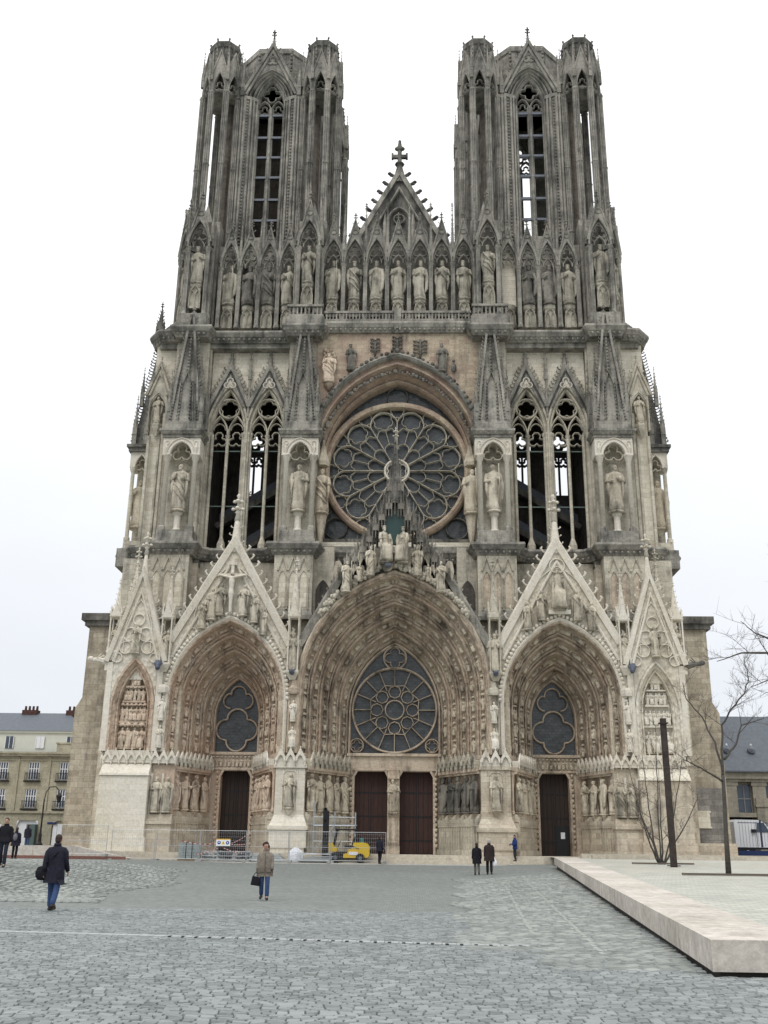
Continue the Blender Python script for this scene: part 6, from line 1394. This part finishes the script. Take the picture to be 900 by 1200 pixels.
for x, r in ((-2.0, .30), (-3.62, .34)):
    for yy in (-3.72, -2.62):
        m = MB(); m.lathe([(r*.45, 0), (r, .02), (r, .2), (r*.45, .22)], 0, 0, 18); m2 = MB(); m2.merge(m, Matrix.Translation((x, yy+.22, z0+r)) @ Matrix.Rotation(pi/2, 4, 'X')); w_ = obj('wheel', m2, TYRE, fk)
        m = MB(); m.lathe([(0, 0), (r*.42, 0), (r*.38, .03)], 0, 0, 10); m2 = MB(); m2.merge(m, Matrix.Translation((x, yy+.01, z0+r)) @ Matrix.Rotation(pi/2, 4, 'X')); obj('rim', m2, LEAD, w_)
m = MB()
for yy in (-3.4, -2.8): m.box(-4.50, -4.28, yy, yy+.16, z0+.05, 4.05); m.box(-4.28, -4.15, yy+.02, yy+.12, z0+.2, 3.9)
for z in (z0+.4, 2.2, 3.2, 3.95): m.box(-4.40, -4.3, -3.4, -2.7, z, z+.14)
m.tube([(-4.35, -3.05, z0+.2), (-4.35, -3.05, 2.6)], .07, 7); obj('mast', m, IRON, fk)
m = MB()
for yy in (-3.45, -2.75): m.box(-5.5, -4.45, yy, yy+.12, z0+.08, z0+.13); m.box(-4.5, -4.44, yy, yy+.12, z0+.1, z0+.7)
m.box(-4.5, -4.43, -3.55, -2.55, z0+.5, z0+.62); obj('fork', m, IRON, fk)
m = MB()
for x, xt in ((-3.8, -3.55), (-2.1, -2.35)):
    for yy in (-3.5, -2.6): m.tube([(x, yy, z0+.95), (xt, yy, z0+2.05)], .05, 6)
for i in range(6): m.box(-3.62+i*.25, -3.56+i*.25, -3.55, -2.55, z0+2.05, z0+2.1)
m.box(-3.65, -2.25, -3.56, -3.48, z0+2.03, z0+2.11); m.box(-3.65, -2.25, -2.62, -2.54, z0+2.03, z0+2.11); obj('roll_cage', m, IRON, fk)
m = MB(); m.box(-3.05, -2.55, -3.3, -2.8, z0+.95, z0+1.1); m.prism([(-2.6, z0+1.0), (-2.45, z0+1.0), (-2.35, z0+1.6), (-2.5, z0+1.6)], -3.3, -2.8); obj('seat', m, IRON, fk)
m = MB(); m.tube([(-3.6, -3.05, z0+.8), (-3.4, -3.05, z0+1.2)], .03, 6)
for i in range(12): a = pi/6*i; b = a+pi/6; m.tube([(-3.4+.05*cos(a), -3.05+.17*sin(a), z0+1.2+.16*cos(a)), (-3.4+.05*cos(b), -3.05+.17*sin(b), z0+1.2+.16*cos(b))], .015, 4)
obj('steering_wheel', m, IRON, fk); m = MB(); m.lathe([(.13, z0+1.25), (.13, z0+1.5), (.1, z0+1.55)], -1.95, -3.0, 10); obj('gas_bottle', m, simple('teal', (.05, .16, .18), .4), fk)
# sign and tape
sg = tag(empty('site_sign', (-10.85, -4.15, 1.6)), 'white safety sign with blue and yellow pictograms on the fence before the left door', 'sign'); yy = -4.17
m = MB(); m.box(-11.32, -10.4, yy, yy+.02, 1.62, 2.06); obj('board', m, FRM, sg)
m = MB(); m.box(-11.32, -10.4, yy-.004, yy, 2.0, 2.06); obj('top_band', m, simple('orange_print', (.7, .4, .03), .5), sg)
BL = simple('blue_print', (.01, .03, .25), .5); YP = simple('yellow_print', (.75, .55, .02), .5)
for i, x in enumerate((-11.13, -10.86, -10.58)):
    m = MB(); m.prism(circ(x, 1.82, .11, 16) if i != 1 else [(x-.12, 1.72), (x+.12, 1.72), (x, 1.94)], yy-.005, yy); s_ = obj('pictogram', m, BL if i != 1 else YP, sg)
    m = MB(); m.box(x-.015, x+.015, yy-.009, yy-.005, 1.76, 1.86) if i == 1 else m.prism(circ(x, 1.84 if i == 0 else 1.82, .045, 10), yy-.009, yy-.005); obj('symbol', m, IRON if i == 1 else FRM, s_)
tp = tag(empty('warning_tape', (-11.5, -3.9, 1.3)), 'sagging red and white warning tape strung across the left door', 'tape'); RED = simple('red_plastic', (.30, .035, .03), .4); WH0 = simple('dull_white_plastic', (.5, .48, .47)); WH = FRM
m = MB(); mi = []
for (xa, za, xb, zb, sag) in ((-13.6, 1.9, -11.3, 1.75, .12), (-10.4, 1.7, -9.3, 1.75, .05), (-10.4, 1.75, -9.3, 2.35, .08), (-12.6, 1.05, -11.2, 1.45, .05), (-10.9, 1.5, -9.6, 1.15, .05)):
    n = 14; f_ = lambda q: za+(zb-za)*q-sag*4*q*(1-q)
    m.loft([[(xa+(xb-xa)*i/n, -4.1+dy, f_(i/n)+dz*.7) for i in range(n+1)] for dy, dz in ((0, 0), (0, .07), (.008, .07), (.008, 0), (0, 0))]); mi += [i % 2 for k in range(4) for i in range(n)]
t_ = obj('tape', m, [RED, WH0], tp); t_.data.polygons.foreach_set('material_index', mi)
# rusty light column
co = simple('brown_steel', (.045, .036, .032), .8, .1, .35, 3)
m = MB(); m.frus(13.25, -23.5, .9, 7.6, .13, .13, .125, .125); pc = tag(empty('light_column', (13.25, -23.5, .95)), 'tall square dark brown steel light column on the right terrace', 'light column'); obj('shaft', m, co, pc)
m = MB(); m.box(13.05, 13.45, -23.7, -23.3, 7.35, 7.4); m.box(13.0, 13.5, -23.75, -23.25, .98, 1.02); obj('collar', m, co, pc)
# ================================================================ trees
BARK = simple('grey_bark', (.075, .07, .062), .95, 0, .3, 12, .2, .6); TWIG = simple('twig_bark', (.10, .085, .075), .9, 0, .2, 10)
def grow(mb, tw, p, d, L, r, lev, rr, droop=0):
    n = 5; pts = [p.copy()]; rad = [r]; q = p.copy(); dd = d.normalized()
    for i in range(n):
        dd = (dd+Vector((rr.uniform(-.10, .10), rr.uniform(-.10, .10), rr.uniform(-.06, .08)-droop))).normalized(); q = q+dd*L/n; pts.append(q.copy()); rad.append(r*(1-.62*(i+1)/n))
    (mb if lev > 1 else tw).tube(pts, rad, 6 if lev > 2 else (4 if lev > 1 else 3), False)
    if lev <= 0: return
    k = rr.randint(4, 6) if lev > 1 else rr.randint(4, 7)
    for j in range(k):
        i = rr.randint(1, n); ax = Vector((rr.uniform(-1, 1), rr.uniform(-1, 1), rr.uniform(-.3, .7))).normalized(); nd = (dd*.75+ax*.85).normalized(); grow(mb, tw, pts[i], nd, L*rr.uniform(.45, .7), max(.005, rad[i]*.62), lev-1, rr, droop)
def limb(mb, tw, pts, r0, r1, lev, rr, every=1, L=1.4):
    P = [Vector(p) for p in pts]; Q = []
    for a, b in zip(P[:-1], P[1:]):
        for k in range(4): Q.append(a.lerp(b, k/4)+Vector((rr.uniform(-.03, .03), rr.uniform(-.03, .03), 0)))
    Q.append(P[-1]); n = len(Q); R = [r0+(r1-r0)*i/(n-1) for i in range(n)]; mb.tube(Q, R, 7)
    for i in range(n//3, n, every):
        d = (Q[min(i+1, n-1)]-Q[max(0, i-1)]).normalized(); ax = Vector((rr.uniform(-1, 1), rr.uniform(-1, 1), rr.uniform(-.2, .6))).normalized(); grow(mb, tw, Q[i], (d*.6+ax).normalized(), L*rr.uniform(.6, 1.1), max(.01, R[i]*.45), lev, rr)
Yt = -33.0; rr = random.Random(11)
def A(x, y, dy=0): v = at(x, y, Yt+dy); return (v.x, v.y, v.z)
tr = tag(empty('bare_tree', (12.87, -33, .84)), 'leafless young street tree with spreading branches on the right terrace', 'tree'); mb, tw = MB(), MB()
mb.tube([A(854, 1026), A(851, 980), A(849, 940), A(847, 905)], [.11, .085, .075, .07], 8)
limb(mb, tw, [A(847, 905), A(838, 870, .2), A(822, 840, .6), A(805, 820, .9), A(800, 800, 1.1)], .045, .012, 2, rr, 2, 1.1)
limb(mb, tw, [A(847, 908), A(846, 880), A(846, 850), A(858, 830, -.2), A(872, 812, -.3), A(878, 795, -.4), A(872, 775, -.4)], .05, .012, 2, rr, 2, 1.2)
limb(mb, tw, [A(846, 915), A(830, 905, -.5), A(812, 895, -.9), A(800, 890, -1.2)], .045, .015, 1, rr, 1, 1.0)
limb(mb, tw, [A(849, 890), A(862, 872, .3), A(868, 850, .5), A(895, 842, .7)], .05, .015, 2, rr, 2, 1.1)
obj('trunk', mb, BARK, tr, True); o = obj('twigs', tw, TWIG, tr); o['kind'] = 'stuff'
t2 = tag(empty('bare_tree', (15.9, -37, .8)), 'leafless tree just outside the right edge with only branch ends reaching into view', 'tree'); mb, tw = MB(), MB(); Yt = -37
mb.tube([(16.2, -37, .7), (16.1, -37, 3), (16.3, -37.1, 5.5)], [.16, .13, .1], 8)
limb(mb, tw, [(16.2, -37, 4.4), A(925, 800), A(900, 765), A(870, 765), A(840, 775)], .08, .012, 2, rr, 3, 1.2)
limb(mb, tw, [(16.2, -37, 5.0), A(930, 730), A(905, 750), A(885, 742), A(868, 728)], .06, .01, 1, rr, 2, 1.1)
limb(mb, tw, [(16.2, -37, 5.2), A(930, 790), A(905, 795), A(880, 805)], .05, .01, 2, rr, 2, 1.0)
limb(mb, tw, [(16.3, -37.1, 5.4), (16.5, -37.5, 7), (16.9, -37.2, 8.5)], .09, .03, 2, rr, 2, 1.5)
limb(mb, tw, [(16.3, -37, 5.4), A(940, 690), A(912, 655), A(900, 640)], .06, .01, 1, rr, 2, .8)
obj('trunk', mb, BARK, t2, True); o = obj('twigs', tw, TWIG, t2); o['kind'] = 'stuff'
Yt = -19.5; t3 = tag(empty('bare_shrub', (13.6, -19.5, 1.04)), 'leafless many-stemmed shrub spreading in a fan beside the dark column', 'shrub'); mb, tw = MB(), MB()
for (x0, x1, y1, dy) in ((772, 738, 905, 0), (773, 752, 880, .8), (775, 768, 850, -.5), (777, 772, 905, .4), (778, 800, 880, .6), (779, 818, 935, -.4), (774, 745, 940, -.9)):
    xm = x0+(x1-x0)*.35; limb(mb, tw, [A(x0, 1013), A(xm, 985, dy*.3), A(x0+(x1-x0)*.7, (985+y1)/2, dy*.7), A(x1, y1, dy)], .05, .013, 2, rr, 2, 1.2)
obj('stem', mb, BARK, t3, True); o = obj('twigs', tw, TWIG, t3); o['kind'] = 'stuff'
m = MB(); m.box(11.2, 14.4, -33.12, -32.9, tz(0, -33)-.04, tz(0, -33)+.03); DIRT = simple('brown_grate', (.12, .10, .08)); tg = struct('tree_grate', m, DIRT)
m = MB(); m.box(12.2, 15.2, -19.62, -19.4, tz(0, -19.5)-.04, tz(0, -19.5)+.03); struct('tree_grate', m, DIRT)
# ================================================================ people
SKIN = simple('skin', (.42, .26, .19), .6, 0, .05, 20); HAIRD = simple('dark_hair', (.035, .022, .018), .7, 0, .3, 60); HAIRG = simple('grey_hair', (.35, .34, .33), .7, 0, .2, 60); SHOE = simple('dark_shoe', (.03, .025, .022), .5)
def cloth(n, c): return simple(n, c, .9, 0, .22, 14, .1, .4)
def skin_mesh(name, chains, mat, sub=1):
    """chains: list of (points, radii); equal points are shared so that the skin runs on through the joints"""
    vs, rd, es, ix = [], [], [], {}
    for pts, rs_ in chains:
        prev = None
        for p, r in zip(pts, rs_):
            key = tuple(round(c, 4) for c in p)
            if key not in ix: ix[key] = len(vs); vs.append(p); rd.append(r)
            if prev is not None and prev != ix[key]: es.append((prev, ix[key]))
            prev = ix[key]
    me = bpy.data.meshes.new(name); me.from_pydata(vs, es, []); o = bpy.data.objects.new(name, me); SC.collection.objects.link(o)
    sk_ = o.modifiers.new('skin', 'SKIN'); sk_.use_smooth_shade = True
    for v, r in zip(me.skin_vertices[0].data, rd): v.radius = (r if isinstance(r, tuple) else (r, r)); v.use_root = False
    me.skin_vertices[0].data[0].use_root = True
    if sub: s_ = o.modifiers.new('sub', 'SUBSURF'); s_.levels = sub; s_.render_levels = sub
    dg = bpy.context.evaluated_depsgraph_get(); r = bpy.data.meshes.new_from_object(o.evaluated_get(dg)); bpy.data.objects.remove(o); r.name = name; r.materials.clear(); r.materials.append(mat); return r
def person(loc, face, H, label, coat_c, leg_c, hair, stride=.0, coat_len=.5, lean=0, arms=((.04, .0), (.04, .0)), gloves=False, skirt=1.0, hairkind='short', coat_w=1.0, hold=None, grp=None):
    """local frame: x to the person's left, -y forward, z up, scaled from 1.75 m; stride in metres between the feet; arms = (swing forward, elbow bend) for left, right"""
    e_ = tag(empty('person', loc, face), label, 'person', grp); k = H/1.75; MW = WM[e_]
    def put(n, me): return place(n, me, e_, MW @ Matrix.Scale(k, 4))
    ft = {}
    hip = {1: (.09, 0, .90), -1: (-.09, 0, .90)}
    for s, f in ((1, stride), (-1, -stride)):
        knee = (s*.10, -f*.42-.05, .49); ank = (s*.10, -f*1.0+.03, .09 if f >= 0 else .09+abs(f)*.35); ft[s] = (knee, ank, (s*.115, ank[1]-.15, .045 if f >= 0 else max(.03, ank[2]-.10)))
    sh, ch, nk = 1.43, (0, .0, 1.30), (0, -.01-lean*.5, 1.50)
    arm = {}
    for s, (sw, eb) in zip((1, -1), arms):
        S = (s*.175, 0, sh); E = (s*.225, -sw*.5+.03, 1.15); Wr = (s*(.24-.03*eb), -sw-.12*eb-.03, .90+.22*eb); arm[s] = (S, E, Wr)
    ch_ = [([(0, 0, .96), (0, 0, 1.12), ch, (0, 0, 1.44), nk, (0, -.02-lean, 1.57)], [.11, .105, .115, .07, .052, .048])]
    for s in (1, -1):
        kn, an, to = ft[s]; ch_.append(([(0, 0, .96), hip[s], kn, an, to], [.11, .08, .055, .042, .035]))
        S, E, Wr = arm[s]; ch_.append(([(0, 0, 1.44), S, E, Wr], [.07, .05, .040, .028]))
        d = Vector((Wr[0]-E[0], Wr[1]-E[1], Wr[2]-E[2])).normalized(); P = Vector(Wr)+d*.085; ch_.append(([Wr, tuple(P)], [.028, (.034, .018)]))
    body = skin_mesh('body', ch_, SKIN); hm = MB()
    hy = -.03-lean
    hm.ball((0, hy, 1.655), (.078, .092, .112), 14, 10); hm.lathe([(.052, 1.46), (.05, 1.58)], 0, hy+.015, 10); hm.ball((0, hy-.012, 1.585), (.052, .07, .04), 10, 6); hm.ball((0, hy-.095, 1.64), (.013, .022, .024), 7, 5)
    for s in (1, -1):
        hm.ball((s*.08, hy+.005, 1.645), (.012, .022, .032), 6, 5); S, E, Wr = arm[s]; d = Vector((Wr[0]-E[0], Wr[1]-E[1], Wr[2]-E[2])).normalized(); B = Vector(Wr)+d*.075; sd_ = Vector((0, 1, 0))
        for i, L in enumerate((.072, .082, .076, .06)):
            b = B+sd_*(.024-.016*i)*-1; q = Vector((-s*.3, 0, 0)); hm.tube([b, b+d*L*.45+q*.01, b+(d+q*.9).normalized()*L*.8, b+(d+q*2.0).normalized()*L*.92], [.0095, .009, .008, .0065], 6)
        t0 = Vector(Wr)+d*.025+sd_*-.026; hm.tube([t0, t0+d*.035+sd_*-.02, t0+d*.065+sd_*-.018+Vector((-s*.012, 0, 0))], [.011, .0095, .0075], 6)
    bm = bpy.data.meshes.new('x'); q = MB(); q.v = [tuple(v.co) for v in body.vertices]; q.f = [tuple(p.vertices) for p in body.polygons]; q.merge(hm); b_ = put('body', q.mesh('body', SKIN, True))
    m = MB(); fe = [hy-.088]
    for s in (1, -1): m.ball((s*.031, hy-.082, 1.665), (.013, .008, .006), 6, 4); m.box(s*.031-.018, s*.031+.018, hy-.091, hy-.083, 1.685, 1.690)
    m.box(-.022, .022, hy-.086, hy-.076, 1.600, 1.606); put('face_features', m.mesh('face', HAIRD))
    m = MB()
    if hairkind == 'curly':
        r_ = random.Random(3)
        for i in range(46):
            a, b = r_.uniform(0, 2*pi), r_.uniform(-.3, 1.3); c = (.095*cos(a)*cos(b), .105*sin(a)*cos(b), .115*sin(b))
            if c[1] < -.045 and c[2] < .07: continue
            m.ball((c[0], hy+.015+c[1], 1.675+c[2]), r_.uniform(.028, .042), 7, 5)
    else:
        m.ball((0, hy+.018, 1.69), (.086, .095, .095), 12, 9)
        m.ball((0, hy+.05, 1.64), (.075, .06, .08), 10, 7)
    put('hair', m.mesh('hair', hair, True))
    # trousers and shoes
    tc_ = []
    for s in (1, -1):
        kn, an, to = ft[s]; tc_.append(([(0, 0, .97), hip[s], kn, (an[0], an[1]+.01, an[2]-.03)], [.12, .098*skirt, .082, .075]))
    put('trousers', skin_mesh('trousers', tc_, leg_c))
    for s in (1, -1):
        kn, an, to = ft[s]; m = MB(); m.tube([(an[0], an[1]+.045, an[2]-.045), (an[0], an[1]-.02, an[2]-.04), (an[0]+s*.01, an[1]-.12, max(.035, an[2]-.055)), (to[0], to[1]-.03, max(.03, to[2]-.01))], [.05, .058, .05, .034], 8); put('shoe', m.mesh('shoe', SHOE, True))
    # coat: lofted body with hem and two sleeves
    m = MB(); rows = []; hem = .95-coat_len*.55; w = coat_w
    for z, a, b, oy in ((hem, .235*w, .175, .01), (hem+.12, .225*w, .165, .0), (.98, .20*w, .15, 0), (1.12, .18*w, .145, 0), (1.28, .195*w, .15, 0), (1.39, .20*w, .13, .005), (1.45, .165*w, .11, .01), (1.49, .11, .09, 0), (1.515, .085, .075, 0), (1.54, .075, .075, -.01), (1.53, .055, .055, -.01)):
        rows.append([(a*(1+.03*sin(5*t+z*9))*cos(t), oy-lean*max(0, z-1)+b*(1+.04*sin(4*t+z*7))*sin(t)-(stride*.10*sin(t) if z < .9 else 0), z) for t in [2*pi*i/20 for i in range(20)]])
    m.loft(rows, True); m.add(rows[0], [tuple(range(20))])
    for s in (1, -1):
        S, E, Wr = arm[s]; Ev, Wv = Vector(E), Vector(Wr); m.tube([(s*.09, 0, 1.43), (s*.165, 0, 1.405), tuple(Vector(S).lerp(Ev, .3)+Vector((s*.02, 0, 0))), tuple(Ev), tuple(Ev.lerp(Wv, .5)), tuple(Ev.lerp(Wv, .98))], [.06, .08, .076, .066, .062, .055], 10)
    m.lathe([(.07, 1.50), (.095, 1.52), (.088, 1.57), (.07, 1.55)], 0, .01-lean*.6, 10)
    put('coat', m.mesh('coat', coat_c, True))
    if gloves:
        for s in (1, -1):
            S, E, Wr = arm[s]; d = Vector((Wr[0]-E[0], Wr[1]-E[1], Wr[2]-E[2])).normalized(); m = MB(); B = Vector(Wr); m.tube([B, B+d*.04, B+d*.09], [.036, .04, .034], 8)
            for i in range(4): b = B+d*.085+Vector((0, .024-.016*i, 0)); m.tube([b, b+d*.045, b+d*.07+Vector((-s*.02, 0, 0))], [.012, .0115, .009], 6)
            t0 = B+d*.03+Vector((0, -.03, 0)); m.tube([t0, t0+d*.05+Vector((0, -.02, 0))], [.013, .01], 6); put('glove', m.mesh('glove', SHOE, True))
    return e_, put, arm
def P_at(x, y, Y): v = at(x, y, Y); return v
NAVY = cloth('navy_black_wool', (.022, .022, .033)); BLACK = cloth('black_cloth', (.016, .016, .02)); JEAN = cloth('blue_denim', (.045, .075, .16)); BEIGE = cloth('beige_parka', (.21, .185, .155)); BROWNC = cloth('dark_brown_coat', (.035, .028, .026)); BLUEJ = cloth('blue_jacket', (.02, .04, .14)); DJEAN = cloth('dark_trousers', (.025, .028, .04)); GREYT = cloth('grey_trousers', (.12, .12, .11))
def person_px(px, Yp, *a, **k):
    v = at(px, 990, Yp); x = v.x; return person((x, Yp, gz(x, Yp)+.012), *a, **k)
e1, put, arm = person_px(68, -45.4, pi, 1.80, 'man in a dark knee-length coat walking away with a black shoulder bag and blue jeans', NAVY, JEAN, HAIRD, stride=.24, coat_len=.55, arms=((-.12, 0), (.18, .1)), coat_w=1.12)
m = MB(); m.lathe([(0, 0), (.10, .01), (.17, .09), (.18, .20), (.13, .32), (0, .35)], 0, 0, 12, 0, .55); o = None
bg1 = tag(empty('shoulder_bag', tuple(WM[e1].translation), pi), 'black shoulder bag slung at the left hip of the man walking away', 'bag'); MWb = WM[bg1]
place('bag_body', m.mesh('bag', BLACK, True), bg1, MWb @ Matrix.Translation((.31, .04, .72))); m = MB(); m.tube([(.28, .06, 1.04), (.12, .20, 1.2), (-.04, .17, 1.36), (-.14, .02, 1.485), (-.02, -.17, 1.36), (.24, -.16, 1.1), (.30, .0, 1.02)], .014, 6); place('strap', m.mesh('strap', BLACK, True), bg1, MWb)
m = MB(); m.add([(-.26, .10, .72), (-.12, .16, .72), (-.20, .17, .98), (-.34, .16, .62), (-.40, .20, .66), (-.22, .22, .60)], [(0, 1, 2), (0, 3, 5, 1), (3, 4, 5)]); place('coat_tail', m.mesh('coat_tail', NAVY), e1, WM[e1] @ Matrix.Scale(1.03, 4))
e2, put, arm = person_px(312, -38.2, .08, 1.68, 'woman with dark curly hair, red glasses, beige parka and jeans walking towards the viewer', BEIGE, JEAN, HAIRD, stride=.13, coat_len=.42, arms=((.06, .15), (.02, 0)), gloves=True, hairkind='curly', coat_w=1.18, lean=.03)
m = MB()
for s in (1, -1): m.sweep(circ(s*.034, 1.66, .022, 10), [(-.002, -.158), (.002, -.158), (.002, -.154), (-.002, -.154)], True)
m.box(-.01, .01, -.158, -.15, 1.664, 1.67); put('glasses', m.mesh('glasses', RED))
m = MB(); m.box(-.235, -.03, -.185, -.17, .86, 1.0) ; m.box(.03, .2, -.185, -.17, .86, 1.0); m.box(-.008, .008, -.178, -.16, .75, 1.48); put('pockets', m.mesh('pockets', cloth('parka_flap', (.15, .13, .11))))
h2 = WM[e2] @ Vector((-.26, -.06, .80)); b2 = tag(empty('handbag', tuple(h2)), 'small black handbag held low by the woman in the beige parka', 'bag'); m = MB(); m.prism([(-.17, -.36), (.10, -.40), (.14, -.20), (.06, -.12), (-.12, -.10)], -.06, .06); place('bag_body', m.mesh('bag', BLACK), b2, Matrix.Translation(h2)); m = MB(); m.tube([(-.10, 0, -.12), (-.05, 0, -.02), (.0, 0, .02), (.05, 0, -.04), (.05, 0, -.14)], .012, 6); place('handle', m.mesh('handle', BLACK), b2, Matrix.Translation(h2))
person_px(558.5, -15.6, pi+.05, 1.60, 'shorter person of the couple in a black coat walking towards the church', BLACK, GREYT, HAIRD, stride=.06, coat_len=.62, arms=((.1, 0), (-.05, 0)), coat_w=1.15)
e4, put, arm = person_px(573, -15.9, pi-.05, 1.75, 'taller grey-haired person of the couple in a dark brown coat', BROWNC, BLACK, HAIRG, stride=.10, coat_len=.5, arms=((0, 0), (.0, 0)), coat_w=1.22)
h4 = WM[e4] @ Vector((-.27, -.02, .80)); b4 = tag(empty('carrier_bag', tuple(h4)), 'white plastic carrier bag hanging from the hand of the person in the brown coat', 'bag'); rows = []
for z, a in ((-.36, .10), (-.28, .15), (-.15, .13), (-.05, .07), (.02, .03)): rows.append([(a*cos(t)*(1+.15*sin(3*t)), a*.5*sin(t), z) for t in [2*pi*i/12 for i in range(12)]])
m = MB(); m.loft(rows, True); m.add(rows[0], [tuple(range(12))]); place('bag_body', m.mesh('bag', FRM, True), b4, Matrix.Translation(h4)); m = MB(); m.tube([(-.03, 0, 0), (0, 0, .05), (.03, 0, 0)], .008, 5); place('handle', m.mesh('handle', FRM), b4, Matrix.Translation(h4))
v = at(604, 1000, -2.9); person((v.x, -2.75, FL-.31), -pi/2+.3, 1.62, 'person in a blue jacket standing on the steps before the right portal', BLUEJ, DJEAN, HAIRD, stride=.04, coat_len=.25, arms=((.2, .9), (.2, .9)))
v = at(445, 1000, -4.7); person((v.x, -4.9, .66), pi-.6, 1.66, 'person in dark blue walking past the forklift towards the central doors', NAVY, BLACK, HAIRD, stride=.12, coat_len=.3)
v = at(5, 990, -31.5); person((v.x, -31.5, gz(v.x, -31.5)+.01), .15, 1.80, 'young man in a black pullover at the left edge walking towards the viewer', BLACK, DJEAN, HAIRD, stride=.16, coat_len=.1, coat_w=1.1)
v = at(18, 990, -14.0); e7, put, arm = person((v.x, -14.0, gz(v.x, -14)+.01), pi+.1, 1.66, 'person with a grey backpack walking away at the left edge', NAVY, BLACK, HAIRD, stride=.05, coat_len=.4, coat_w=1.12)
m = MB(); m.ball((0, .22, 1.22), (.13, .10, .21), 10, 8); m.tube([(.11, .1, 1.42), (.13, -.13, 1.35), (.12, .1, 1.05)], .016, 5); m.tube([(-.11, .1, 1.42), (-.13, -.13, 1.35), (-.12, .1, 1.05)], .016, 5); bp = tag(empty('backpack', tuple(WM[e7].translation), pi+.1), 'grey backpack worn by the person walking away at the left edge', 'backpack'); place('sack', m.mesh('sack', cloth('grey_nylon', (.16, .16, .18)), True), bp, WM[e7] @ Matrix.Scale(.95, 4))
v = at(31, 990, 4.0); person((v.x, 4.0, 1.3), pi, 1.62, 'person in a dark hooded coat standing behind the low ramp wall', NAVY, JEAN, HAIRD, stride=.03, coat_len=.3, coat_w=1.2)
